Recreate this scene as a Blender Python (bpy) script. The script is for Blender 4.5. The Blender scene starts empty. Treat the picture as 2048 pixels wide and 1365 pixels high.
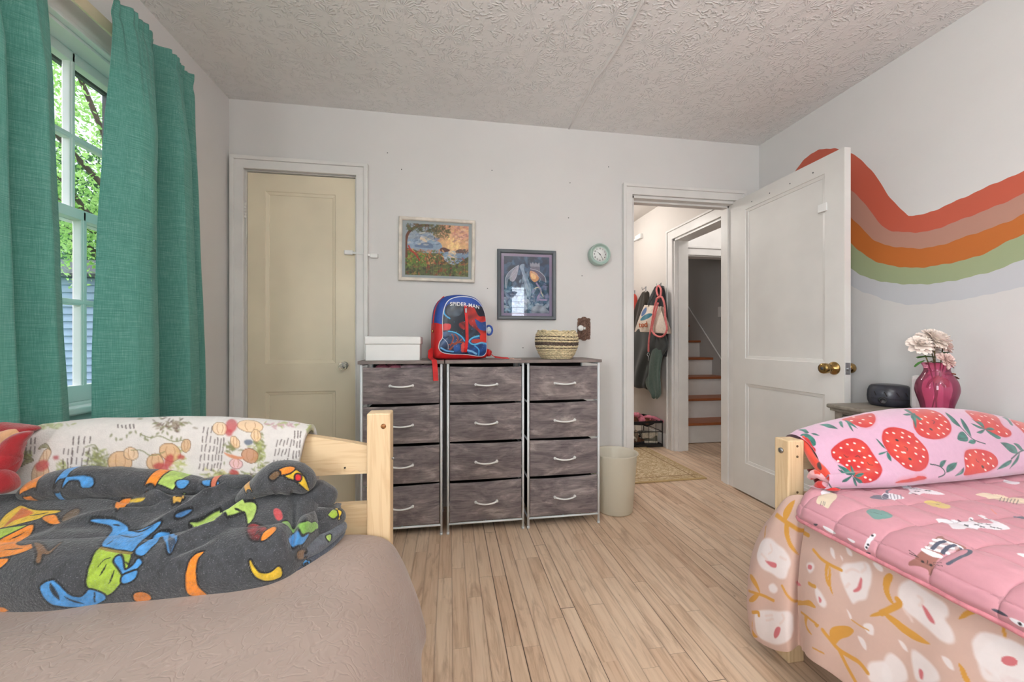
import bpy, bmesh, math, random
import numpy as np
from mathutils import Vector, Matrix, Euler
random.seed(7)
PI = math.pi
C = bpy.context.scene.collection
SC = bpy.context.scene

# ------------------------------------------------------------------ camera
F, CX, CY, TH, HC = 783.0, 1024.0, 684.0, math.radians(9.07), 1.008
cam = bpy.data.cameras.new('camera'); camo = bpy.data.objects.new('camera', cam); C.objects.link(camo)
cam.sensor_width = 36.0; cam.lens = F / 2048 * 36; cam.shift_y = 1.5 / 2048; cam.clip_start = 0.02; cam.clip_end = 200
camo.location = (0, 0, HC); camo.rotation_euler = (PI / 2, 0, -TH)
SC.camera = camo
SC.view_settings.view_transform = 'Standard'; SC.view_settings.look = 'None'
SC.view_settings.gamma = 1.0; SC.view_settings.use_curve_mapping = False
SC.view_settings.exposure = 0.10

# ------------------------------------------------------------------ world, sun and room light
w = bpy.data.worlds.new('world'); SC.world = w; w.use_nodes = True
nt = w.node_tree; nt.nodes.clear()
wo = nt.nodes.new('ShaderNodeOutputWorld'); bg = nt.nodes.new('ShaderNodeBackground')
tc = nt.nodes.new('ShaderNodeTexCoord'); ns = nt.nodes.new('ShaderNodeTexNoise'); cr = nt.nodes.new('ShaderNodeValToRGB')
ns.inputs['Scale'].default_value = 3.0; ns.inputs['Detail'].default_value = 6
cr.color_ramp.elements[0].color = (0.50, 0.70, 1.0, 1); cr.color_ramp.elements[1].color = (1, 1, 1, 1)
cr.color_ramp.elements[0].position = 0.35; cr.color_ramp.elements[1].position = 0.6
nt.links.new(tc.outputs['Generated'], ns.inputs['Vector']); nt.links.new(ns.outputs['Fac'], cr.inputs['Fac'])
nt.links.new(cr.outputs['Color'], bg.inputs['Color']); nt.links.new(bg.outputs[0], wo.inputs[0])
bg.inputs['Strength'].default_value = 1.9

def lamp(name, kind, loc, energy, color=(1, 1, 1), size=1.0, size_y=None, direction=None, angle=None, radius=None):
    l = bpy.data.lights.new(name, kind); l.energy = energy; l.color = color
    if kind == 'AREA':
        l.shape = 'RECTANGLE' if size_y else 'DISK'; l.size = size
        if size_y: l.size_y = size_y
    if kind == 'SUN': l.angle = angle
    if kind == 'SPOT': l.spot_size = math.radians(165); l.spot_blend = 1.0; l.shadow_soft_size = 0.10
    if kind == 'POINT': l.shadow_soft_size = radius
    o = bpy.data.objects.new(name, l); C.objects.link(o); o.location = loc
    if direction is not None:
        o.rotation_euler = Vector(direction).to_track_quat('-Z', 'Y').to_euler()
    return o
lamp('daylight', 'SUN', (-6, 1, 5), 6.8, (0.93, 0.97, 1.0), direction=(0.90, -0.10, -0.26), angle=math.radians(34))
lamp('room_fill', 'POINT', (0.45, -0.75, 2.14), 28, (1.0, 0.99, 0.98), radius=0.13)  # unseen fill lamp added under the ceiling behind the camera
lamp('uplight_fill', 'SPOT', (0.78, -0.50, 1.70), 205, (0.985, 0.99, 1.0), direction=(-0.06, .12, 1))  # added spot, aimed up to brighten ceiling and upper walls
lamp('rear_window_daylight', 'AREA', (1.20, -2.05, 1.62), 5, (0.80, 0.90, 1.0), size=0.24, size_y=0.72, direction=(0, 1, 0))
lamp('side_fill', 'AREA', (-1.36, -1.10, 1.41), 60, (0.95, 0.98, 1.0), size=0.9, size_y=1.2, direction=(1, .45, .25))  # fill light set in an added, unseen side window
lamp('hall_light', 'POINT', (1.30, 3.75, 2.15), 20, (1.0, 0.96, 0.92), radius=0.08)
lamp('stairwell_fill', 'POINT', (2.60, 5.0, 3.0), 9, (1.0, 0.97, 0.95), radius=0.10)  # unseen lamp added to brighten the stairwell wall
lamp('stair_light', 'POINT', (2.62, 3.05, 2.18), 6, (1.0, 0.97, 0.95), radius=0.08)

# ------------------------------------------------------------------ colour and node helpers
def s2l(c):
    return tuple((x / 12.92 if x <= 0.04045 else ((x + 0.055) / 1.055) ** 2.4) for x in [v / 255.0 for v in c])
def rgb(*c): return (*s2l(c), 1.0)

class NT:
    def __init__(s, name):
        s.m = bpy.data.materials.new(name); s.m.use_nodes = True; s.t = s.m.node_tree; s.t.nodes.clear()
        s.out = s.n('ShaderNodeOutputMaterial'); s.b = s.n('ShaderNodeBsdfPrincipled')
        s.l(s.b.outputs[0], s.out.inputs[0])
    def n(s, t, **k):
        nd = s.t.nodes.new(t)
        for a, v in k.items(): setattr(nd, a, v)
        return nd
    def l(s, a, b): s.t.links.new(a, b)
    def put(s, v, sock):
        if hasattr(v, 'links') or hasattr(v, 'is_output'): s.l(v, sock)
        else: sock.default_value = v
    def math(s, op, a, b=0.0, c=None):
        nd = s.n('ShaderNodeMath', operation=op); s.put(a, nd.inputs[0]); s.put(b, nd.inputs[1])
        if c is not None: s.put(c, nd.inputs[2])
        return nd.outputs[0]
    def vmath(s, op, a, b=(0, 0, 0)):
        nd = s.n('ShaderNodeVectorMath', operation=op); s.put(a, nd.inputs[0]); s.put(b, nd.inputs[1]); return nd.outputs[0]
    def obj(s): return s.n('ShaderNodeTexCoord').outputs['Object']
    def mapping(s, v, scale=(1, 1, 1), rot=(0, 0, 0), loc=(0, 0, 0)):
        nd = s.n('ShaderNodeMapping'); s.l(v, nd.inputs[0]); nd.inputs['Scale'].default_value = scale
        nd.inputs['Rotation'].default_value = rot; nd.inputs['Location'].default_value = loc; return nd.outputs[0]
    def noise(s, v, scale=5, detail=3, rough=0.5, dist=0.0, out='Fac'):
        nd = s.n('ShaderNodeTexNoise'); s.l(v, nd.inputs['Vector']); nd.inputs['Scale'].default_value = scale
        nd.inputs['Detail'].default_value = detail; nd.inputs['Roughness'].default_value = rough
        nd.inputs['Distortion'].default_value = dist; return nd.outputs[out]
    def ramp(s, f, *st):
        nd = s.n('ShaderNodeValToRGB'); s.l(f, nd.inputs[0]); e = nd.color_ramp.elements
        while len(e) < len(st): e.new(0.5)
        for el, (p, c) in zip(e, st):
            el.position = p; el.color = c if len(c) == 4 else rgb(*c)
        return nd.outputs[0]
    def mix(s, f, a, b, mode='MIX'):
        nd = s.n('ShaderNodeMix', data_type='RGBA', blend_type=mode)
        s.put(f, nd.inputs[0]); s.put(a, nd.inputs[6]); s.put(b, nd.inputs[7]); return nd.outputs[2]
    def bump(s, h, strength=0.3, dist=0.01, nrm=None):
        nd = s.n('ShaderNodeBump'); nd.inputs['Strength'].default_value = strength; nd.inputs['Distance'].default_value = dist
        s.put(h, nd.inputs['Height'])
        if nrm is not None: s.l(nrm, nd.inputs['Normal'])
        s.l(nd.outputs[0], s.b.inputs['Normal']); return nd.outputs[0]
    def base(s, c, rough=0.6, **k):
        s.put(c, s.b.inputs['Base Color']); s.put(rough, s.b.inputs['Roughness'])
        for a, v in k.items(): s.put(v, s.b.inputs[a.replace('_', ' ')])

def flat(name, c, rough=0.5, var=0.06, nscale=6.0, bump=0.0, bscale=60.0, **k):
    """procedural paint / plastic / metal: a base colour with slow mottling and a fine bump"""
    m = NT(name); v = m.obj(); n = m.noise(v, nscale, 3)
    d = tuple(max(0, x * (1 - var)) for x in c); u = tuple(min(255, x * (1 + var * 0.4)) for x in c)
    m.base(m.ramp(n, (0.3, d), (0.7, u)), rough, **k)
    if bump: m.bump(m.noise(v, bscale, 3), bump, 0.002)
    return m.m

M = {}
M['trim'] = flat('white_trim_paint', (226, 224, 221), 0.35, 0.03, bump=0.05, bscale=30)
M['white_door'] = flat('white_door_paint', (224, 222, 218), 0.38, 0.04, 3, bump=0.08, bscale=25)
M['cream_door'] = flat('cream_door_paint', (232, 220, 194), 0.38, 0.07, 2.0, bump=0.08, bscale=25)
M['white_plastic'] = flat('white_plastic', (236, 236, 234), 0.35, 0.02)
M['black_plastic'] = flat('black_plastic', (30, 30, 33), 0.32, 0.1)
M['dark_grey'] = flat('dark_grey', (70, 72, 74), 0.45, 0.1)
M['white_metal'] = flat('white_coated_metal', (226, 230, 233), 0.35, 0.03)
M['steel'] = flat('steel', (178, 180, 184), 0.3, 0.05, Metallic=1.0)
M['brass'] = flat('aged_brass', (164, 134, 84), 0.24, 0.15, 20, Metallic=1.0)
M['cream_metal'] = flat('cream_curtain_rod', (222, 208, 176), 0.3, 0.06)
M['dark_line'] = flat('dark_gap', (38, 34, 32), 0.9, 0.1)
M['black_fabric'] = flat('black_fabric', (30, 28, 28), 0.9, 0.2, 30, bump=0.2)

# wall paint
def wallmat(name, c):
    m = NT(name); v = m.obj(); n = m.noise(v, 1.6, 5, 0.55); n2 = m.noise(v, 14, 4, 0.6)
    col = m.mix(m.math('MULTIPLY', n2, 0.25), m.ramp(n, (0.3, tuple(x * .97 for x in c)), (0.7, c)), rgb(*[x * .96 for x in c]))
    m.base(col, 0.62); m.bump(m.noise(v, 45, 4, 0.6), 0.18, 0.002); return m.m
M['wall'] = wallmat('wall_paint', (222, 220, 218))
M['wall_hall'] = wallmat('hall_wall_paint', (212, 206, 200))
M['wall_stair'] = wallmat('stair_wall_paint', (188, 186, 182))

# brushed 'crow's foot' ceiling plaster
def ceilmat():
    m = NT('stomped_ceiling_plaster'); v = m.obj()
    nz = m.noise(v, 9, 2, 0.5, out='Color'); wv = m.vmath('ADD', v, m.vmath('MULTIPLY', nz, (0.035, 0.035, 0)))
    vo = m.n('ShaderNodeTexVoronoi', feature='F1'); m.l(wv, vo.inputs['Vector']); vo.inputs['Scale'].default_value = 7.0
    loc = m.vmath('SUBTRACT', m.vmath('MULTIPLY', wv, (7, 7, 7)), m.vmath('MULTIPLY', vo.outputs['Position'], (7, 7, 7)))
    sx = m.n('ShaderNodeSeparateXYZ'); m.l(loc, sx.inputs[0])
    ang = m.math('ARCTAN2', sx.outputs[1], sx.outputs[0])
    a = m.math('ADD', m.math('MULTIPLY', ang, 9.0), m.math('MULTIPLY', m.noise(v, 26, 3), 12.0))
    r = m.math('POWER', m.math('ABSOLUTE', m.math('SINE', a)), 5.0)
    rad = m.math('MULTIPLY', vo.outputs['Distance'], 1.8); ms = m.math('MINIMUM', rad, 1.0)
    gate = m.ramp(m.noise(v, 30, 2), (0.42, (0, 0, 0, 1)), (0.55, (1, 1, 1, 1)))
    h = m.math('MULTIPLY', m.math('MULTIPLY', r, ms), gate)
    h = m.math('ADD', h, m.math('MULTIPLY', m.noise(v, 60, 4), 0.25))
    m.base(m.ramp(m.noise(v, 1.2, 4), (0.3, (230, 229, 227)), (0.7, (236, 235, 233))), 0.55)
    m.bump(h, 0.62, 0.006); return m.m
M['ceiling'] = ceilmat()

# strip oak/maple floor, boards run away from the camera
def floormat():
    m = NT('worn_strip_wood_floor'); v = m.obj(); s = m.n('ShaderNodeSeparateXYZ'); m.l(v, s.inputs[0])
    W_ = 0.0575
    xx = m.math('DIVIDE', m.math('ADD', s.outputs[0], 20), W_); col = m.math('FLOOR', xx); fx = m.math('FRACT', xx)
    wn = m.n('ShaderNodeTexWhiteNoise', noise_dimensions='1D'); m.l(col, wn.inputs['W'])
    L = m.math('ADD', m.math('MULTIPLY', wn.outputs['Value'], 0.35), 0.38)
    yy = m.math('DIVIDE', m.math('ADD', m.math('ADD', s.outputs[1], 20), m.math('MULTIPLY', wn.outputs['Value'], 7.3)), L)
    row = m.math('FLOOR', yy); fy = m.math('FRACT', yy)
    cb = m.n('ShaderNodeCombineXYZ'); m.l(col, cb.inputs[0]); m.l(row, cb.inputs[1])
    w2 = m.n('ShaderNodeTexWhiteNoise', noise_dimensions='2D'); m.l(cb.outputs[0], w2.inputs['Vector'])
    tone = m.ramp(w2.outputs['Value'], (0.0, (196, 160, 132)), (0.35, (216, 186, 158)), (0.7, (226, 199, 172)), (1.0, (234, 211, 186)))
    off = m.n('ShaderNodeCombineXYZ'); m.l(m.math('MULTIPLY', w2.outputs['Value'], 40), off.inputs[0]); m.l(m.math('MULTIPLY', wn.outputs['Value'], 9), off.inputs[1])
    gv = m.mapping(m.vmath('ADD', v, off.outputs[0]), (60, 3.0, 1))
    g = m.noise(gv, 1.0, 5, 0.62, 0.6)
    g2 = m.noise(m.mapping(m.vmath('ADD', v, off.outputs[0]), (9, 1.6, 1)), 2.0, 4, 0.6, 1.5)
    c = m.mix(0.55, tone, m.ramp(g, (0.30, (170, 136, 108)), (0.50, (218, 190, 163)), (0.8, (236, 214, 190))), 'MIX')
    c = m.mix(m.math('MULTIPLY', m.ramp(g2, (0.52, (0, 0, 0, 1)), (0.74, (1, 1, 1, 1))), 0.55), c, rgb(140, 106, 82))
    big = m.noise(v, 1.3, 4, 0.6)
    c = m.mix(m.math('MULTIPLY', m.ramp(big, (0.45, (0, 0, 0, 1)), (0.70, (1, 1, 1, 1))), 0.22), c, rgb(172, 138, 110))
    # dark knots / specks
    sp = m.noise(m.mapping(v, (1, .6, 1)), 22, 2, 0.5)
    c = m.mix(m.ramp(sp, (0.74, (0, 0, 0, 1)), (0.79, (.8, .8, .8, 1))), c, rgb(92, 64, 48))
    # gaps
    ex = m.math('MINIMUM', fx, m.math('SUBTRACT', 1.0, fx)); ey = m.math('MULTIPLY', m.math('MINIMUM', fy, m.math('SUBTRACT', 1.0, fy)), m.math('DIVIDE', L, W_))
    wn3 = m.n('ShaderNodeTexWhiteNoise', noise_dimensions='1D'); m.l(m.math('ADD', col, 0.37), wn3.inputs['W'])
    gw = m.math('ADD', m.math('MULTIPLY', m.math('POWER', wn3.outputs['Value'], 5.0), 0.028), 0.007)
    gx = m.math('LESS_THAN', ex, gw); gy = m.math('LESS_THAN', ey, m.math('MULTIPLY', m.math('POWER', w2.outputs['Value'], 2.0), 0.03))
    gap = m.math('MAXIMUM', gx, gy)
    ew = m.math('SUBTRACT', 1.0, m.math('MINIMUM', m.math('DIVIDE', ex, 0.10), 1.0))
    c = m.mix(m.math('MULTIPLY', m.math('MULTIPLY', ew, g2), 0.55), c, rgb(120, 88, 64))
    c = m.mix(m.math('MULTIPLY', gap, m.math('ADD', m.math('MULTIPLY', m.math('POWER', wn3.outputs['Value'], 2.0), .75), .20)), c, rgb(58, 40, 28))
    m.base(c, m.math('ADD', m.math('MULTIPLY', g, 0.2), 0.36))
    m.bump(m.math('SUBTRACT', m.math('MULTIPLY', g, 0.12), gap), 0.35, 0.002); return m.m
M['floor'] = floormat()

def pinemat(name, axis, base=(222, 195, 156), dark=(194, 156, 112)):
    """light knotty pine, grain along the given axis"""
    m = NT(name); v = m.obj()
    sc = [14, 14, 14]; sc[axis] = 0.9
    n = m.noise(m.mapping(v, tuple(sc)), 1.6, 4, 0.55, 0.8)
    rings = m.math('SINE', m.math('MULTIPLY', n, 46.0)); rings = m.math('MULTIPLY', m.math('ADD', rings, 1), 0.5)
    sc2 = [260, 260, 260]; sc2[axis] = 6
    fine = m.noise(m.mapping(v, tuple(sc2)), 1.0, 2)
    c = m.mix(m.math('MULTIPLY', m.math('POWER', rings, 3.0), 0.42), rgb(*base), rgb(*dark))
    c = m.mix(m.math('MULTIPLY', fine, 0.3), c, rgb(*[min(255, x * 1.05) for x in base]))
    m.base(c, 0.42); m.bump(fine, 0.08, 0.001); return m.m
M['pine_x'] = pinemat('pine_grain_across', 0); M['pine_y'] = pinemat('pine_grain_along', 1); M['pine_z'] = pinemat('pine_grain_upright', 2)
M['tread'] = pinemat('varnished_stair_tread', 0, (160, 92, 52), (110, 58, 30))

def greywood(name, cool=False):
    m = NT(name); v = m.obj(); rnd = m.n('ShaderNodeObjectInfo').outputs['Random']
    cb = m.n('ShaderNodeCombineXYZ'); m.l(m.math('MULTIPLY', rnd, 37.0), cb.inputs[2]); m.l(m.math('MULTIPLY', rnd, 11.0), cb.inputs[0])
    p = m.vmath('ADD', v, cb.outputs[0])
    a = m.noise(m.mapping(p, (3.2, 3, 10)), 1.6, 7, 0.66, 0.7); b = m.noise(m.mapping(p, (9, 9, 170)), 1.0, 4, 0.65, 0.3)
    b2 = m.noise(m.mapping(p, (5, 5, 30)), 2.0, 5, 0.7, 0.4)
    c = m.ramp(a, (0.30, (62, 54, 58)), (0.45, (96, 86, 89)), (0.56, (128, 117, 117)), (0.70, (182, 170, 164)))
    c = m.mix(0.28, c, m.ramp(b, (0.3, (70, 61, 63)), (0.7, (168, 158, 154))), 'MIX')
    c = m.mix(m.math('MULTIPLY', m.ramp(b2, (0.56, (0, 0, 0, 1)), (0.66, (1, 1, 1, 1))), 0.55), c, rgb(70, 60, 64))
    m.base(c, 0.75); 
    s = m.n('ShaderNodeSeparateXYZ'); m.l(v, s.inputs[0])
    weave = m.math('MULTIPLY', m.math('SINE', m.math('MULTIPLY', s.outputs[0], 2600)), m.math('SINE', m.math('MULTIPLY', s.outputs[2], 2600)))
    m.bump(m.math('ADD', m.math('MULTIPLY', weave, 0.3), m.noise(v, 12, 3)), 0.25, 0.004); return m.m
M['greywood'] = greywood('grey_wood_print_fabric')
M['greytop'] = flat('grey_wood_laminate', (126, 114, 110), 0.5, 0.15, 14)

# ------------------------------------------------------------------ geometry helpers
def mesh_from(name, bm, mats, parent=None, smooth=False, loc=None):
    me = bpy.data.meshes.new(name); bm.normal_update(); bm.to_mesh(me); bm.free()
    for mm in (mats if isinstance(mats, (list, tuple)) else [mats]): me.materials.append(mm)
    if smooth:
        me.polygons.foreach_set('use_smooth', [True] * len(me.polygons))
    o = bpy.data.objects.new(name, me); C.objects.link(o)
    if loc is not None: o.location = loc
    if parent is not None: o.parent = parent
    return o
def tag(o, label, cat, group=None):
    o['label'] = label; o['category'] = cat
    if group: o['group'] = group
    return o
def struct(o): o['kind'] = 'structure'; return o
def thing(name, label, cat, loc=(0, 0, 0), rz=0, group=None):
    o = bpy.data.objects.new(name, None); C.objects.link(o); o.location = loc; o.rotation_euler = (0, 0, rz)
    o.empty_display_size = 0.05
    return tag(o, label, cat, group)

JIT = [0]
def B(bm, x0, x1, y0, y1, z0, z1, bev=0.0, mi=0):
    """axis-aligned box, optionally bevelled"""
    if bev > 0:            # hair-fine differences keep overlapping boards from sharing a face
        JIT[0] += 1; e = (JIT[0] % 7) * 0.00022; x0 -= e; x1 += e; y0 -= e; y1 += e; z0 -= e * .3; z1 += e
    vs = [bm.verts.new((x, y, z)) for x in (x0, x1) for y in (y0, y1) for z in (z0, z1)]
    fs = []
    for q in ((0, 1, 3, 2), (4, 6, 7, 5), (0, 4, 5, 1), (2, 3, 7, 6), (0, 2, 6, 4), (1, 5, 7, 3)):
        f = bm.faces.new([vs[i] for i in q]); f.material_index = mi; fs.append(f)
    if bev > 0:
        es = list({e for f in fs for e in f.edges})
        r = bmesh.ops.bevel(bm, geom=es, offset=bev, segments=2, profile=0.5, affect='EDGES')
        for f in r['faces']: f.material_index = mi
    return vs
def box(name, x0, x1, y0, y1, z0, z1, mat, parent=None, bev=0.0):
    bm = bmesh.new(); B(bm, x0, x1, y0, y1, z0, z1, bev)
    return mesh_from(name, bm, mat, parent)
def tube(bm, pts, r, seg=10, closed=False, cap=True, mi=0):
    """round tube along points; r number or list"""
    pts = [Vector(p) for p in pts]; n = len(pts); rr = r if hasattr(r, '__len__') else [r] * n
    rings = []; up = Vector((0, 0, 1)); prev = None
    for i, p in enumerate(pts):
        a = pts[(i - 1) % n] if (closed or i > 0) else p; b = pts[(i + 1) % n] if (closed or i < n - 1) else p
        t = (b - a).normalized()
        if prev is None:
            x = t.cross(up if abs(t.z) < 0.9 else Vector((1, 0, 0))).normalized()
        else:
            x = (prev - t * prev.dot(t)).normalized()
        prev = x; y = t.cross(x)
        rings.append([bm.verts.new(p + (x * math.cos(2 * PI * k / seg) + y * math.sin(2 * PI * k / seg)) * rr[i]) for k in range(seg)])
    m = n if closed else n - 1
    for i in range(m):
        A, Bq = rings[i], rings[(i + 1) % n]
        for k in range(seg):
            f = bm.faces.new((A[k], A[(k + 1) % seg], Bq[(k + 1) % seg], Bq[k])); f.smooth = True; f.material_index = mi
    if cap and not closed:
        for R_ in (rings[0][::-1], rings[-1]):
            f = bm.faces.new(R_); f.material_index = mi
def strap(bm, pts, wid, th, wdir=(1, 0, 0), mi=0):
    """flat ribbon with thickness following points"""
    pts = [Vector(p) for p in pts]; wd = Vector(wdir).normalized(); rings = []
    for i, p in enumerate(pts):
        t = (pts[min(i + 1, len(pts) - 1)] - pts[max(i - 1, 0)]).normalized(); nrm = t.cross(wd).normalized()
        rings.append([bm.verts.new(p + wd * a * wid / 2 + nrm * b * th / 2) for a, b in ((-1, -1), (1, -1), (1, 1), (-1, 1))])
    for i in range(len(rings) - 1):
        for k in range(4):
            f = bm.faces.new((rings[i][k], rings[i][(k + 1) % 4], rings[i + 1][(k + 1) % 4], rings[i + 1][k])); f.material_index = mi
    for R_ in (rings[0][::-1], rings[-1]): bm.faces.new(R_).material_index = mi
def lathe(bm, prof, seg=32, c=(0, 0, 0), axis='Z', mi=0, cap=True):
    rings = []
    for r, h in prof:
        ring = []
        for k in range(seg):
            a = 2 * PI * k / seg; x, y = r * math.cos(a), r * math.sin(a)
            p = {'Z': (x, y, h), 'Y': (x, h, y), 'X': (h, x, y)}[axis]
            ring.append(bm.verts.new((p[0] + c[0], p[1] + c[1], p[2] + c[2])))
        rings.append(ring)
    for i in range(len(rings) - 1):
        for k in range(seg):
            f = bm.faces.new((rings[i][k], rings[i][(k + 1) % seg], rings[i + 1][(k + 1) % seg], rings[i + 1][k])); f.smooth = True; f.material_index = mi
    if cap:
        for R_ in (rings[0][::-1], rings[-1]):
            if prof[0][0] > 1e-5 or R_ is rings[-1]:
                try: bm.faces.new(R_).material_index = mi
                except ValueError: pass
def prism(bm, poly, axis, a0, a1, mi=0):
    """extrude a 2D polygon along an axis"""
    def P(p, a): return {'X': (a, p[0], p[1]), 'Y': (p[0], a, p[1]), 'Z': (p[0], p[1], a)}[axis]
    A = [bm.verts.new(P(p, a0)) for p in poly]; Bv = [bm.verts.new(P(p, a1)) for p in poly]; n = len(poly)
    for k in range(n): bm.faces.new((A[k], A[(k + 1) % n], Bv[(k + 1) % n], Bv[k])).material_index = mi
    bm.faces.new(A[::-1]).material_index = mi; bm.faces.new(Bv).material_index = mi
def fixn(bm): bmesh.ops.recalc_face_normals(bm, faces=bm.faces[:])

# pixel of the photograph <-> ray, used only to measure positions
SN, CS = math.sin(TH), math.cos(TH)
def ray(px, py):
    a = math.atan((px - CX) / F) + TH; t = math.tan(a)          # X = t*Y
    zz = CS + t * SN                                            # depth for Y = 1
    return Vector((t, 1.0, (CY - py) * zz / F))
def onX(px, py, X): r = ray(px, py); k = X / r.x; return Vector((X, k, HC + r.z * k))
def onY(px, py, Y): r = ray(px, py); return Vector((r.x * Y, Y, HC + r.z * Y))
def onZ(px, py, Z): r = ray(px, py); k = (Z - HC) / r.z; return Vector((r.x * k, k, Z))
# ------------------------------------------------------------------ room shell
XL, XR, YB, YR, ZC = -1.232, 2.145, 2.44, -1.90, 2.385
DX0, DX1, DZ = 1.196, 1.957, 1.978       # doorway to the hall
CX0, CX1, CZ = -1.147, -0.548, 1.987      # closet door
WY0, WY1, WZ0, WZ1 = 0.93, 1.85, 0.79, 2.035   # side window opening
HY1 = 4.75                                 # far end of the hall
def wp(name, bm, mat, par):
    """part given in world coordinates under a thing"""
    bmesh.ops.translate(bm, verts=bm.verts[:], vec=-Vector(par.matrix_world.translation if par.parent else par.location))
    return mesh_from(name, bm, mat, par)
def wbox(name, x0, x1, y0, y1, z0, z1, mat, par, bev=0.0):
    bm = bmesh.new(); B(bm, x0, x1, y0, y1, z0, z1, bev)
    return wp(name, bm, mat, par)

struct(box('floor', XL - .15, XR + 2.0, YR - .15, HY1 + 1.6, -0.06, 0.0, M['floor']))
bm = bmesh.new(); B(bm, XL - .15, XR + .15, YR - .15, YB + .12, ZC, ZC + .1)
struct(mesh_from('ceiling', bm, M['ceiling']))
# old seam line of the ceiling board, a raised crack of filler
seam = [onZ(*p, ZC) for p in ((1291, -20), (1284, 5), (1262, 48), (1246, 78), (1224, 112), (1206, 140), (1190, 158), (1178, 186), (1162, 214), (1150, 236), (1137, 259))]
bm = bmesh.new(); tube(bm, [(p.x, p.y, ZC) for p in seam], [0.009, 0.008, 0.010, 0.009, 0.011, 0.007, 0.009, 0.007, 0.008, 0.006, 0.005], 6)
s_ = struct(mesh_from('trim_1', bm, M['trim']))
# back wall with two openings
bm = bmesh.new()
B(bm, XL - .15, CX0, YB, YB + .12, 0, ZC); B(bm, CX0, CX1, YB, YB + .12, CZ, ZC)
B(bm, CX1, DX0, YB, YB + .12, 0, ZC); B(bm, DX0, DX1, YB, YB + .12, DZ, ZC); B(bm, DX1, XR + .15, YB, YB + .12, 0, ZC)
wall_back = struct(mesh_from('wall_back', bm, M['wall']))
bm = bmesh.new()
for (px, py) in ((775, 306), (803, 339), (1140, 366), (1137, 436), (1217, 334), (975, 577), (1164, 552), (1046, 696), (984, 341)):
    p = onY(px, py, YB); lathe(bm, [(0.0001, -.0015), (0.0032, -.001), (0.0032, .002)], 8, (p.x, YB, p.z), 'Y')
nh = struct(mesh_from('trim_2', bm, M['dark_grey']))
# left wall with the window opening
bm = bmesh.new()
B(bm, XL - .12, XL, YR, -1.55, 0, ZC); B(bm, XL - .12, XL, -.65, WY0, 0, ZC); B(bm, XL - .12, XL, -1.55, -.65, 0, .79); B(bm, XL - .12, XL, -1.55, -.65, 2.035, ZC); B(bm, XL - .12, XL, WY1, YB, 0, ZC)  # second opening, behind the camera, is added for the fill light
B(bm, XL - .12, XL, WY0, WY1, 0, WZ0); B(bm, XL - .12, XL, WY0, WY1, WZ1, ZC)
struct(mesh_from('wall_left', bm, M['wall']))
bm = bmesh.new()
B(bm, XL - .12, .55, YR - .12, YR, 0, ZC); B(bm, 1.85, XR + .12, YR - .12, YR, 0, ZC); B(bm, .55, 1.85, YR - .12, YR, 0, .85); B(bm, .55, 1.85, YR - .12, YR, 2.05, ZC)
struct(mesh_from('wall_rear', bm, M['wall']))

# right wall with the painted rainbow: bands are laid out on the wall in metres (Y along, Z up)
def catmull(pts, n=10, closed=False):
    P_ = [np.array(p, float) for p in pts]; N = len(P_); out = []
    rng_ = range(N if closed else N - 1)
    for i in rng_:
        p0 = P_[(i - 1) % N] if (closed or i > 0) else P_[i]; p1 = P_[i]; p2 = P_[(i + 1) % N]
        p3 = P_[(i + 2) % N] if (closed or i + 2 < N) else p2
        for k in range(n):
            t = k / n
            out.append(0.5 * ((2 * p1) + (-p0 + p2) * t + (2 * p0 - 5 * p1 + 4 * p2 - p3) * t * t + (-p0 + 3 * p1 - 3 * p2 + p3) * t ** 3))
    if not closed: out.append(P_[-1])
    return np.array(out)
edges_px = [
    [(1560, 400), (1592, 340), (1625, 306), (1662, 297), (1697, 305), (1722, 320), (1750, 350), (1780, 395), (1812, 428), (1822, 431), (1850, 428), (1890, 412), (1950, 385), (2010, 358), (2048, 343), (2140, 300)],
    [(1575, 430), (1610, 385), (1640, 366), (1668, 364), (1697, 376), (1722, 400), (1740, 420), (1758, 446), (1780, 461), (1820, 465), (1860, 462), (1900, 448), (1960, 425), (2010, 405), (2048, 386), (2140, 340)],
    [(1590, 470), (1620, 435), (1645, 420), (1670, 418), (1697, 431), (1722, 455), (1745, 478), (1770, 490), (1800, 495), (1840, 497), (1880, 491), (1930, 474), (1980, 457), (2020, 442), (2048, 427), (2140, 385)],
    [(1600, 520), (1625, 485), (1650, 472), (1675, 470), (1697, 483), (1720, 503), (1745, 520), (1770, 529), (1800, 534), (1830, 536), (1870, 532), (1930, 520), (1970, 507), (2010, 486), (2048, 468), (2140, 430)],
    [(1610, 570), (1635, 535), (1655, 524), (1677, 522), (1697, 534), (1720, 549), (1745, 559), (1780, 566), (1820, 569), (1860, 568), (1900, 563), (1950, 552), (2000, 538), (2048, 518), (2140, 480)],
    [(1620, 600), (1645, 572), (1662, 561), (1680, 560), (1700, 571), (1725, 584), (1750, 592), (1770, 600), (1810, 609), (1850, 609), (1890, 604), (1950, 595), (2000, 584), (2048, 574), (2140, 545)]]
Ygrid = np.linspace(YR, YB, 700)
curves = []
for e in edges_px:
    w3 = np.array([[v.y, v.z] for v in [onX(px, py, XR) for px, py in e]])[::-1]
    sm = catmull(w3, 8); ys, zs = sm[:, 0], sm[:, 1]; order = np.argsort(ys)
    z_ = np.interp(Ygrid, ys[order], zs[order])
    # hand painted edge wobble and a gentle continuation along the wall behind the camera
    lo = ys.min(); m_ = Ygrid < lo; z_[m_] = zs[order][0] + 0.10 * np.sin((lo - Ygrid[m_]) * 1.6)
    z_ += 0.0016 * np.sin(Ygrid * 61 + len(curves)) + 0.0012 * np.sin(Ygrid * 127 + 2 * len(curves))
    curves.append(z_)
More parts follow.
